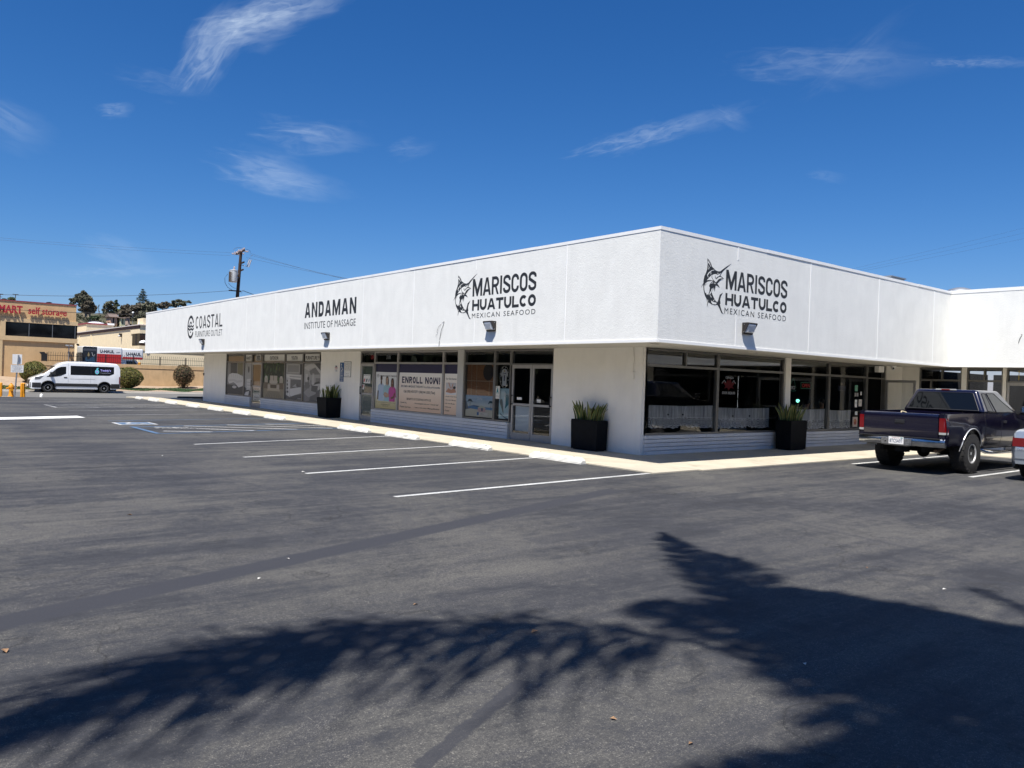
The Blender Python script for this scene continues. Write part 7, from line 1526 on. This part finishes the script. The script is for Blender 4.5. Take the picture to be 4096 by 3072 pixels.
# ------------------------------------------------------------------ utility pole and wires
WOODP = stucco('creosote_wood', (.055,.035,.026), 20., 90., .5, .35, .15); CER = mat('insulator', (.42,.35,.34), .25)
PB_ = Vector((14.0,62.0,.4)); zp = Z(850,960,6.91); pp = lambda u, v: P(*zp(u,v),1,62.0)
PB_.x = pp(690,1540).x
t = thing('utility_pole', 'dark wooden utility pole with a grey transformer rising behind the roof', 'utility pole', tuple(PB_)); ptop = pp(790,300); pb1 = pp(690,1540); dr = (ptop-pb1)/(ptop.z-pb1.z)
bs = pb1-dr*(pb1.z-.4); mb = MB(); mb.tube([bs, pb1, ptop], [.19,.155,.125], 10); mb.build('pole', WOODP, t, smooth=60)
def xarm(c, half, dirv, nm='crossarm', sz=.06):
    mb = MB(); d = Vector(dirv).normalized()*half; n = Vector((-d.y,d.x,0)).normalized()*sz; c = Vector(c)
    mb.prism([c-d-n-Vector((0,0,sz)), c-d+n-Vector((0,0,sz)), c-d+n+Vector((0,0,sz)), c-d-n+Vector((0,0,sz))], d*2); return mb.build(nm, WOODP, t)
AD = Vector((-.12,-1,0)).normalized()       # the arms run towards the shops
a1 = pp(770,355); a1.y = 62.; xarm(a1+Vector((0,0,.05)), 1.55, AD); xarm(pp(800,640), .95, AD); xarm(pp(790,840), .75, AD); xarm(pp(620,1405), .55, (-1,.2,0), sz=.05)
mb = MB(); INS = []
for k in (-1.4,-.95,-.35,.45,1.0,1.45):
    c = a1+AD*k+Vector((0,0,.12)); mb.lathe(c,[(.03,0),(.08,.05),(.04,.09),(.08,.13),(.03,.18)],10); INS.append(c+Vector((0,0,.18)))
for k in (-1.3,-.4,1.2):
    for sg in (-1,1):
        c = a1+AD*k; 
        for j in range(3): mb.lathe(c+Vector((sg*(.16+.13*j),.05,.03)),[(.03,-.05),(.10,0),(.03,.05)],10,(1,0,0))
mb.build('insulator', CER, t, smooth=40)
tc = pp(548,1010); tc.y = 61.7; mb = MB(); r_ = .34; h_ = pp(548,860).z-pp(548,1190).z; mb.lathe(tc-Vector((0,0,h_/2)),[(r_*.8,0),(r_*.95,.04),(r_,.10),(r_,h_-.06),(r_*1.06,h_-.05),(r_*1.06,h_),(r_*.5,h_+.05)],20); tr_ = mb.build('transformer', mat('transformer_grey', (.52,.54,.55), .45), t, smooth=40)
mb = MB(); mb.lathe(tc+Vector((.05,0,h_/2)),[(.07,0),(.10,.10),(.06,.16),(.09,.24),(.03,.38)],10); mb.build('bushing', CER, tr_)
mb = MB()
for k in range(7): an = rad(150+k*14); mb.box(tc.x+math.cos(an)*r_-.02,tc.x+math.cos(an)*r_*1.22,tc.y+math.sin(an)*r_-.012,tc.y+math.sin(an)*r_+.012,tc.z-h_*.5,tc.z+h_*.35)
mb.build('cooling_fin', mat('fin_brown',(.10,.075,.06),.6), tr_)
mb = MB(); mb.box(tc.x+r_*.8,PB_.x,61.9,62.05,tc.z-.1,tc.z-.02); mb.box(tc.x+r_*.8,PB_.x,61.9,62.05,tc.z+.25,tc.z+.33); mb.build('bracket', STEEL, t)
mb = MB(); c = pp(925,660); c.y = 61.4
for k in (0,.16): mb.tube([c+Vector((-.12+k,0,-.35)), c+Vector((.10+k,0,.35))], .05, 8)
mb.tube([c+Vector((-.2,0,-.3)), pp(800,690)], .03, 6); mb.build('fuse_cutout', mat('cutout_grey',(.40,.38,.37),.4), t)
def sag(a, b, s_, n=24): a, b = Vector(a), Vector(b); return [a.lerp(b,i/n)-Vector((0,0,4*s_*(i/n)*(1-i/n))) for i in range(n+1)]
mb = MB(); L_ = [pp(*q) for q in ((420,940),(340,1050),(345,1180),(420,1310),(545,1385))]; mb.tube(L_, .02, 5); L_ = [pp(*q) for q in ((440,1190),(500,1260),(580,1320),(650,1340))]; mb.tube(L_, .015, 5); mb.tube([pp(*q) for q in ((575,280),(620,225),(740,205),(850,230),(900,255))],.012,4); mb.tube([pp(*q) for q in ((930,255),(1020,285),(1050,330),(1040,350))],.012,4); mb.tube([pp(*q) for q in ((1110,410),(1000,530),(950,600))],.010,4); mb.tube([pp(*q) for q in ((760,1440),(800,1420),(815,1455),(770,1470))],.012,4); mb.build('jumper_cable', IRON, t)
def wire(pts, r, lab): mb = MB(); mb.tube(pts, r, 4); o = mb.build('overhead_wire', IRON); recentre(o, pts[0]); tag(o, lab, 'wire', 'overhead wires')
pe = pp(545,1395); wire(sag(pe, P(-400,1157,1,60.), .5), .014, 'dark cable leaving the pole low, crossing the sky to the left')
wire([P(u,v,1,54.) for u,v in ((-300,1218),(0,1236),(280,1249.5),(583,1260.5),(900,1268))], .018, 'heavy cable crossing in front of the red lettering')
for i,(v0,v1) in enumerate(((955,1004),(962,1011))): wire(sag(pp(500,350+80*i), P(-300,v0-32,1,75.), .2), .006, ('faint upper wire left of the pole','faint lower wire left of the pole')[i])
for i,(u,v,ve) in enumerate(((1040,370,1075),(1020,410,1085),(930,480,1098))): wire(sag(pp(u,v), P(1700+60*i,1180,1,52.), .3), .008, ('top wire of three sloping off the pole behind the roof','middle wire of three sloping off the pole behind the roof','bottom wire of three sloping off the pole behind the roof')[i])
wire([pp(*q) for q in ((810,1410),(860,1405),(960,1445),(1080,1488),(1300,1570))], .025, 'thick service cable dropping from the pole to the roof')
for i,(a_,b_) in enumerate((((3380,1082),(4300,862)),((3380,1092),(4300,884)),((3380,1098),(4300,912)))): wire([P(*a_,1,36.), P((a_[0]+b_[0])/2,(a_[1]+b_[1])/2+3,1,30.), P(*b_,1,24.)], .006, ('highest thin wire over the right-hand wing','middle thin wire over the right-hand wing','lowest thin wire over the right-hand wing')[i])

# ------------------------------------------------------------------ the hillside
def zhill(x, y):
    r = interp(x, [(-60,17.0),(-10,18.3),(20,17.4),(34,17.2),(41,17.4),(60,17.5),(90,15),(140,8)])
    t_ = interp(y, [(142,-.02),(165,.12),(190,.36),(215,.64),(226,.75),(240,.90),(255,1.0),(330,.9),(420,.3)])
    return .2+r*t_ + .5*math.sin(x*.31+y*.13)*min(1,t_*3) + .35*math.sin(x*.83-y*.21)*min(1,t_*3)
def hillmat():
    m, N, L, b = nodes('scrub_hill'); g = N.new('ShaderNodeNewGeometry').outputs['Position']; n = vnoise(N,L,mapped(N,L,g,(1,.5,1.6)),.22,8,.65,.6); c = ramp(N,L,n,[(.40,(.035,.040,.022)),(.52,(.070,.066,.036)),(.62,(.16,.125,.078)),(.75,(.28,.22,.145))]); L.new(c,b.inputs['Base Color']); b.inputs['Roughness'].default_value = .95; return m
hill = struct(sheet('hill', frange(-140,190,111), frange(142,420,75), zhill, hillmat()))
far = struct(sheet('far_hills', frange(-1400,1600,41), [420,520,700,1000,1500], lambda x,y: interp(y,[(420,-.5),(520,4),(700,9),(1000,12),(1500,0)])*(1+.3*math.sin(x*.011)), hillmat()))
EUC = leafmat('eucalyptus_leaf', [(.08,.088,.055),(.115,.122,.078),(.16,.158,.105),(.21,.19,.13)], .6); DKG = leafmat('dark_tree_leaf', [(.05,.075,.038),(.07,.10,.05),(.10,.13,.065)], .6); OLG = leafmat('olive_tree_leaf', [(.09,.11,.03),(.13,.15,.045),(.17,.18,.06)], .6); BRG = leafmat('brown_tree_leaf', [(.085,.075,.055),(.13,.112,.08),(.18,.15,.11)], .7); CONL = leafmat('conifer_needle', [(.05,.07,.05),(.07,.09,.06),(.09,.11,.08)], .7)
BARK = mat('pale_bark', (.20,.16,.125), .9, var=.3, vscale=4); BARKD = mat('dark_bark', (.06,.045,.035), .9)
HQ = lambda u, v, y: P(*zh(u,v),1,y)
def tree(lab, cl, y, base, m_, seed, n=900, sz=.8, trunk=.28, bark=None, cat='tree', name='hill_tree', ry=1.):
    """cl: clumps (u, v, ru, rv) surveyed in the hill view at distance y"""
    R = random.Random(seed); b0 = HQ(base[0],base[1],y); zg = zhill(b0.x,y); b0.z = zg; t = thing(name, lab, cat, tuple(b0), group='trees on the hillside'); mb = MB(); mt = MB(); px = (HQ(1000,800,y)-HQ(900,800,y)).length/100; cs = []
    for (u,v,ru,rv) in cl:
        if seed in (17,18,19): ru *= 1.4; rv *= 1.42
        c = HQ(u,v,y); c.y += R.uniform(-1,1)*ru*px*.5; rr = (ru*px, ru*px*.8*ry, rv*px); cs.append((c,rr)); area = ru*rv
        k = int(n*area/6000); nn = max(3,int(math.sqrt(area)/16))
        for _ in range(nn*2): d = Vector((R.gauss(0,1),R.gauss(0,1),R.gauss(0,1))).normalized()*R.random()**.35; q_ = .30+.16*R.random(); leaves(mb,(c.x+d.x*rr[0]*.95,c.y+d.y*rr[1]*.9,c.z+d.z*rr[2]*.95),(rr[0]*q_,rr[1]*q_,rr[2]*q_*.85),max(5,int(k*.62)//(nn*2)),sz*.85,seedr=R)
    mb.build('crown', m_, t); hub = b0.lerp(cs[0][0],.45)
    mt.tube([b0-Vector((0,0,.6)), b0.lerp(hub,.6)+Vector((.15,0,0)), hub],[trunk,trunk*.8,trunk*.65],7)
    for c,rr in cs: mid = hub.lerp(c,.5)+Vector((R.gauss(0,.3),R.gauss(0,.3),.3)); mt.tube([hub,mid,c+Vector((0,0,rr[2]*.2))],[trunk*.55,trunk*.38,trunk*.12],5)
    mt.build('trunk', bark or BARK, t, smooth=60); return t
tree('tallest dark eucalyptus on the hill, left, above the storage roof', [(345,215,70,60),(260,250,80,60),(420,300,110,90),(200,330,120,80),(90,400,90,70),(300,400,150,90),(520,380,90,90),(250,500,90,70),(50,480,50,50),(350,520,90,70)], 236, (420,870), EUC, 11, 1500, .72, .42)
tree('spreading eucalyptus leaning right beside the tallest one', [(500,470,110,90),(430,560,130,100),(610,560,80,80),(350,640,120,80),(560,640,100,80),(650,620,50,60),(480,700,70,50),(600,700,70,50)], 228, (515,870), BRG, 12, 1500, .66, .34)
tree('thin bare mast-like dead tree between two crowns on the hill', [(752,560,22,70),(758,660,22,60)], 246, (755,760), BRG, 13, 260, .35, .14)
tree('grey-green loose tree left of the pointed cypress', [(1060,460,80,60),(980,520,100,80),(900,560,50,60),(1080,580,110,90),(930,650,110,80),(880,700,70,50),(1030,700,120,60)], 240, (940,800), EUC, 14, 1300, .66, .3)
tree('dark pointed cypress standing above the houses', [(1195,425,45,50),(1190,490,70,60),(1240,530,60,45),(1180,560,80,60),(1150,620,80,50)], 243, (1200,740), DKG, 15, 1500, .6, .3, BARKD)
tree('olive-green round tree behind the pink house', [(1260,660,100,45),(1330,650,70,45),(1180,700,110,40),(1300,710,110,40)], 246, (1270,770), OLG, 16, 1300, .6, .25)
tree('brown eucalyptus with two upright tops right of the cypress', [(1385,560,45,45),(1500,550,45,50),(1450,600,80,60),(1420,690,110,90),(1520,690,90,100),(1380,790,90,70),(1480,820,90,60)], 238, (1440,900), BRG, 17, 1400, .66, .3)
tree('dense brown tree mass in front of the bare conifer', [(1700,600,110,60),(1640,680,110,90),(1780,660,110,110),(1900,560,100,70),(1880,680,120,110),(1700,800,120,100),(1850,820,120,90),(1620,800,80,90)], 234, (1720,930), BRG, 18, 1300, .7, .35)
tree('dark tree touching the left end of the white fascia', [(2080,510,90,70),(2000,600,120,100),(2140,560,90,90),(2050,720,150,110),(2180,650,90,110),(1990,830,120,90),(2120,820,120,90)], 230, (2020,940), EUC, 19, 1300, .7, .35)
zi = Z(280,1140,6.506)
tree('small bushy tree showing over the white fascia', [(2440,480,70,40),(2520,470,70,40),(2380,520,90,50),(2560,520,80,50),(2470,570,160,60)], 232, (2450,760), BRG, 20, 1300, .66, .3)
tree('flat-topped feathery tree farthest right over the white fascia', [(2780,400,60,40),(2700,440,80,40),(2880,420,60,35),(2960,440,110,30),(3080,440,80,30),(2700,520,140,60),(2900,520,160,60)], 236, (2780,760), EUC, 21, 1200, .66, .3)
tree('low dark spreading tree filling the gap under the bare conifer', [(1820,560,120,60),(1930,600,110,80),(1760,640,110,80),(1860,700,150,90)], 240, (1840,800), EUC, 22, 1400, .7, .3)
tree('low brown tree between the grey-green tree and the two upright tops', [(1330,700,90,60),(1260,740,80,50),(1400,740,80,60)], 242, (1330,800), BRG, 23, 1400, .6, .25)
tree('dark low thicket tree just left of the white fascia end', [(1900,820,110,80),(1780,860,100,70),(1980,760,90,80),(1680,880,90,60)], 222, (1840,960), EUC, 24, 1400, .65, .25)
tree('small dark tree below the leaning eucalyptus, above the yellow block', [(650,830,70,50),(560,850,70,50),(730,860,70,45)], 222, (640,930), DKG, 25, 1400, .6, .2)
# storage roof skyline
def skyb(u, v, ru, rv, lab, seed): 
    q = P(*zs(u,v),1,250.); R = random.Random(seed); t = thing('hill_bush', lab, 'bush', (q.x,250,zhill(q.x,250)), group='bushes on the skyline over the storage roof'); mb = MB(); px = 250/FL/6.506*1.03; leaves(mb,(q.x,250,q.z),(ru*px,ru*px,rv*px),700,.5,seedr=R); mb.build('foliage', DKG, t); mb = MB(); mb.tube([(q.x,250,zhill(q.x,250)-.5),(q.x,250,q.z)],.15,6); mb.build('stem', BARKD, t)
skyb(303,175,75,42,'round dark bush on the skyline beside the thin T pole',1); skyb(110,185,45,18,'low flat bush on the skyline at the far left',2)
for u,v0,lab in ((405,45,'thin T-shaped pole on the skyline above the red lettering'),(5,35,'thin double-armed pole at the far left of the skyline')):
    q = P(*zs(u,v0),1,252.); t = thing('distant_pole', lab, 'utility pole', (q.x,252,zhill(q.x,252))); mb = MB(); mb.tube([(q.x,252,zhill(q.x,252)-.5),(q.x,252,q.z)],.10,6); mb.build('pole', BARKD, t); mb = MB(); mb.box(q.x-.72,q.x+.72,251.9,252.1,q.z-.12,q.z+.02); 
    if u < 100: mb.box(q.x-.5,q.x+.5,251.9,252.1,q.z-.9,q.z-.8)
    mb.build('crossarm', BARKD, t)
q = P(*zs(1275,262),1,250.); mb = MB(); mb.box(q.x-.6,q.x+.6,249.5,250.5,zhill(q.x,250)-.5,q.z+.03); mb.prism([(q.x-.75,249.3,q.z+.03),(q.x+.75,249.3,q.z+.03),(q.x,249.3,q.z+.16)],(0,1.4,0)); o = mb.build('distant_shed', BARKD); recentre(o,(q.x,250,zhill(q.x,250))); tag(o,'tiny dark shed roof peeping over the storage coping','shed')
# bare norfolk-like conifer with flat tiers
q0, q1 = HQ(1898,95,244), HQ(1895,640,244); t = thing('bare_conifer', 'tall thin conifer with sparse flat tiers of branches on the skyline', 'tree', (q1.x,244,zhill(q1.x,244)), group='trees on the hillside'); mt = MB(); mt.tube([(q1.x,244,zhill(q1.x,244)-.4),q1,q0],[.26,.2,.03],7); mb = MB(); R = random.Random(6); ht = q0.z-q1.z
for k in range(15):
    z_l = q0.z-ht*(.05+.93*(k/14)**.95); ln = .35+2.5*(k/14)**.8; 
    for j in range(7):
        an = j*.9+k*.53+R.gauss(0,.2); l_ = ln*(.6+.5*R.random()); a_ = Vector((q0.x,244,z_l)); e_ = a_+Vector((math.cos(an)*l_,math.sin(an)*l_,.12*l_*(-1 if k > 8 else .4))); mt.tube([a_,e_],[.05,.02],4)
        for i in range(int(5+4*l_)): s_ = .25+.75*R.random(); leaves(mb,a_.lerp(e_,s_),(.22,.22,.07),4,.34,seedr=R)
mt.build('trunk', BARKD, t); mb.build('crown', CONL, t)
# houses on the slope
def hut(u0,u1,v0,v1,vr,y,colr,lab,roofc=(.16,.12,.10)):
    a, b = HQ(u0,v1,y), HQ(u1,v0,y); zt = HQ(u0,v0,y).z; zr = HQ(u0,vr,y).z; zb_ = min(zhill(a.x,y),a.z)-.6; t = thing('hillside_house', lab, 'house', ((a.x+b.x)/2,y+2.5,zb_), group='small houses on the hillside'); m_ = mat('house_'+lab.split()[1], colr, .8, var=.06); mb = MB(); mb.box(a.x,b.x,y,y+5,zb_,zt); mb.build('wall', m_, t)
    mb = MB(); e = .35; mb.prism([(a.x-e,y-.5,zt),(a.x-e,y+2.5,zr+.2),(a.x-e,y+5.4,zt)],(b.x-a.x+2*e,0,0)); mb.build('roof', mat('hut_roof', roofc, .9, var=.2), t); mb = MB(); w_ = b.x-a.x; mb.box(a.x+w_*.38,a.x+w_*.55,y-.03,y,zt-1.6,zt-.1); mb.build('door', MATBLK, t)
    return t
hut(1050,1230,830,930,740,226,(.55,.34,.24),'small pink house with a grey roof under the olive-green tree'); hut(1315,1440,860,945,850,225,(.60,.58,.38),'small cream house half hidden right of the pink house',(.14,.11,.09)); hut(1500,1560,850,930,845,227,(.50,.40,.36),'small mauve house half hidden behind brown trunks')
q = HQ(1640,720,224); mb = MB(); mb.tube([(q.x,224,zhill(q.x,224)-.5),(q.x,224,q.z)],.06,6); t = thing('hill_lamp', 'white globe lamp on a thin pole among the hillside trees', 'lamp', (q.x,224,zhill(q.x,224))); mb.build('pole', STEEL, t); mb = MB(); mb.ell(q,.3,.3,.3,12,8); mb.build('globe', mat('white_globe',(.8,.8,.78),.3), t)
# scrub over the slope
SCRUB = leafmat('scrub_leaf', [(.03,.04,.02),(.045,.055,.026),(.065,.07,.034),(.10,.085,.05)], .7)
R = random.Random(77); mb = MB()
for _ in range(1500):
    x, y = R.uniform(12,85), R.uniform(150,246); s_ = R.uniform(.4,1.3)
    k = (y+10.8)/236.
    if 41.5 < -12.6+(x+12.6)/k < 50 and y > 190: continue
    if -12.6+(x+12.6)/k < 41 and y > 205 and R.random() < .3: continue
    leaves(mb,(x,y,zhill(x,y)+s_*.2),(s_*1.5,s_*1.3,s_*.55),int(30*s_)+10,.42,seedr=R)
stuff(mb.build('hillside_scrub', SCRUB))

# tree belt added out of view so the shop glass reflects dark
R = random.Random(78); mb = MB(); 
for i in range(76):
    a = rad(128+210*i/75); d = 46+6*math.sin(i*1.7); x, y = 4+d*math.cos(a)*1.0, 2+d*math.sin(a)*.95; h_ = 7.5+3.5*R.random(); leaves(mb,(x,y,h_*.5),(2.8,2.8,h_*.55),170,1.2,seedr=R); mb.ell((x,y,h_*.42),2.1,2.1,h_*.46,8,6)
for i in range(24):
    x, y = -17.5-2.4*i, 58+2*math.sin(i*1.3); h_ = 7+3*R.random(); leaves(mb,(x,y,h_*.5),(2.4,2.0,h_*.55),150,1.1,seedr=R); mb.ell((x,y+.5,h_*.42),2.0,1.6,h_*.46,8,6)
stuff(mb.build('added_tree_belt', leafmat('belt_leaf', [(.018,.028,.012),(.03,.042,.018),(.045,.055,.025)], .7)))

# ------------------------------------------------------------------ the palm whose fronds shade the foreground
def palm():
    K = Vector((.39,.27,0)); HC = 7.6*1.3
    sh = lambda x, y: Vector((*gp(x,y),0))           # where a frond's shade falls on the asphalt
    up = lambda x, y, z: sh(x,y)-K*z+Vector((0,0,z))
    hub = up(1985,1545,HC); base = hub-Vector((0,0,HC)); t = thing('feather_palm', 'tall feather palm beside the camera whose fronds shade the foreground asphalt', 'palm tree', (base.x-.10,base.y-.05,0)); PL = leafmat('palm_leaflet', [(.035,.06,.02),(.05,.085,.03),(.08,.11,.04)], .5); PT = stucco('palm_trunk', (.17,.13,.095), 6., 40., .6, .2)
    mb = MB(); pts = [base+Vector((-.10,-.05,-.1)), base+Vector((-.06,-.03,2)), base+Vector((0,0,5)), hub]; mb.tube(pts,[.24,.19,.17,.15],12); mb.build('trunk', PT, t, smooth=60); R = random.Random(9)
    H0 = (1990,1545)
    FR = [  # shade track of each rachis with heights at its points, leaflet length, droop
      ([H0,(1700,1455),(1500,1385),(1250,1350),(1000,1342),(760,1352),(540,1382),(330,1440),(150,1525),(-40,1630)], (7.6,7.8,8.0,8.1,8.1,8.0,7.8,7.5,7.1,6.6), 1.0, 1.1, 1.),
      ([H0,(1850,1470),(1720,1390),(1610,1310),(1530,1240),(1475,1190),(1430,1150)], (7.6,8.0,8.3,8.4,8.3,8.2,8.0), .46, .35, 1.),
      ([H0,(1820,1450),(1640,1370),(1500,1325),(1385,1300)], (7.6,7.9,8.1,8.1,8.0), .62, .5, 1.),
      ([H0,(1900,1460),(1800,1380),(1700,1310),(1600,1235),(1540,1195)], (7.6,8.1,8.4,8.5,8.4,8.3), .62, .4, 1.)]
    for (x,y) in ((1560,1300),(1660,1270),(1740,1275),(1800,1300),(1870,1300),(1930,1300),(1985,1315),(2060,1335),(2130,1345),(2210,1355),(2290,1370),(2380,1400),(2480,1440),(2540,1490),(2560,1560),(2500,1640),(2330,1720),(2120,1760),(1960,1760)):
        FR.append(([H0,(lerp(H0[0],x,.3),lerp(H0[1],y,.38)),(lerp(H0[0],x,.62),lerp(H0[1],y,.72)),(lerp(H0[0],x,.85),lerp(H0[1],y,.93)),(x,y)], (7.6,8.1,8.4,8.4,8.2), .70, .5, 1.))
    FR += [([(2260,1345),(2200,1310),(2150,1288),(2090,1268)], (8.2,8.2,8.1,8.0), .22, .3, .2),
      ([H0,(1900,1600),(1800,1650),(1640,1670),(1480,1668)], (7.6,7.8,7.8,7.7,7.5), .34, .5, 1.),
      ([H0,(1860,1510),(1770,1465),(1690,1420)], (7.6,7.8,7.9,7.9), .50, .6, 1.), ([H0,(1900,1570),(1850,1560),(1800,1540)], (7.6,7.8,7.9,7.9), .5, .6, 1.)]
    for ip, (track, hs_, ll, droop, dn) in enumerate(FR):
        hs_ = [q*1.3 for q in hs_]
        c = [up(x,y,z) for (x,y),z in zip(track,hs_)]; pts = []
        for a, b in zip(c, c[1:]):
            for k in range(8): pts.append(a.lerp(b,k/8))
        pts.append(c[-1])
        for _ in range(4): pts = [pts[0]]+[(pts[i-1]+pts[i]*2+pts[i+1])/4 for i in range(1,len(pts)-1)]+[pts[-1]]
        mb = MB(); mb.tube(pts,[lerp(.045,.008,i/(len(pts)-1)) for i in range(len(pts))],6); L_ = sum((pts[i+1]-pts[i]).length for i in range(len(pts)-1)); nl = int(L_/(.026 if dn > .5 else .11)); start = .24 if ip == 0 else .12
        for k in range(nl):
            s_ = start+(1-start)*k/nl; f_ = s_*(len(pts)-1); i = min(int(f_),len(pts)-2); p = pts[i].lerp(pts[i+1],f_-i); tg_ = (pts[i+1]-pts[i]).normalized(); side = tg_.cross(Vector((0,0,1))).normalized()
            if ip == 0 and (math.sin(k*.11)+.7*math.sin(k*.29+1)+R.gauss(0,.5)) > 1.15: continue
            for sg in (-1,1):
                l_ = ll*(math.sin(min(1,s_*1.05)*math.pi)**.45*.85+.2)*(.7+.5*R.random()); d = (side*sg*.75+tg_*.55+Vector((R.gauss(0,.16),R.gauss(0,.16),R.gauss(0,.2)))).normalized()
                if ip == 0: d = (side*sg*(.25+.5*R.random())+tg_*R.gauss(.25,.3)+Vector((R.gauss(0,.18),R.gauss(0,.18),-.35-.75*R.random()))).normalized(); l_ *= .7+.75*R.random(); w_ = .026
                m1 = p+d*l_*.5-Vector((0,0,droop*l_*.18)); m2 = p+d*l_*.85-Vector((0,0,droop*l_*.75)); wv = d.cross(Vector((0,0,1))).normalized()*w_
                if wv.length < 1e-4: continue
                mb.add([p-wv*.4,p+wv*.4,m1+wv,m1-wv,m2+wv*.25,m2-wv*.25],[(0,1,2,3),(3,2,4,5)])
        mb.build('frond', PL, t)
palm()
# fallen leaves and scraps on the asphalt
LF = mat('dry_leaf', (.24,.14,.07), .7, var=.4, vscale=60); PALE = mat('paper_scrap', (.62,.60,.55), .7)
for i,(x,y,s_,k) in enumerate(((1155,1366,.030,0),(10,1408,.035,0),(897,1307,.022,0),(1325,1555,.020,0),(560,1251,.02,1),(622,1208,.018,1),(1738,1436,.020,1),(2040,1274,.018,1),(1872,1227,.018,0),(280,1113,.03,0),(2015,1019,.05,0),(655,1020,.03,1),(350,985,.03,1),(1492,1608,.018,0))):
    g_ = gp(x,y); a = i*1.7; c = Vector((g_[0],g_[1],.004)); u_ = Vector((math.cos(a),math.sin(a),0))*s_; v_ = Vector((-math.sin(a),math.cos(a),0))*s_*.6; mb = MB(); mb.add([c-u_,c-u_*.2+v_+Vector((0,0,s_*.5)),c+u_+Vector((0,0,s_*.15)),c-u_*.1-v_+Vector((0,0,s_*.35)),c+Vector((0,0,s_*.1))],[(0,4,1),(1,4,2),(2,4,3),(3,4,0)]); o = mb.build('scrap' if k else 'fallen_leaf', PALE if k else LF); recentre(o,c)
    tag(o, 'tiny pale scrap of litter lying on the dark asphalt' if k else 'small dry brown leaf lying on the dark asphalt', 'litter' if k else 'leaf', 'litter scraps on the asphalt' if k else 'fallen leaves on the asphalt')
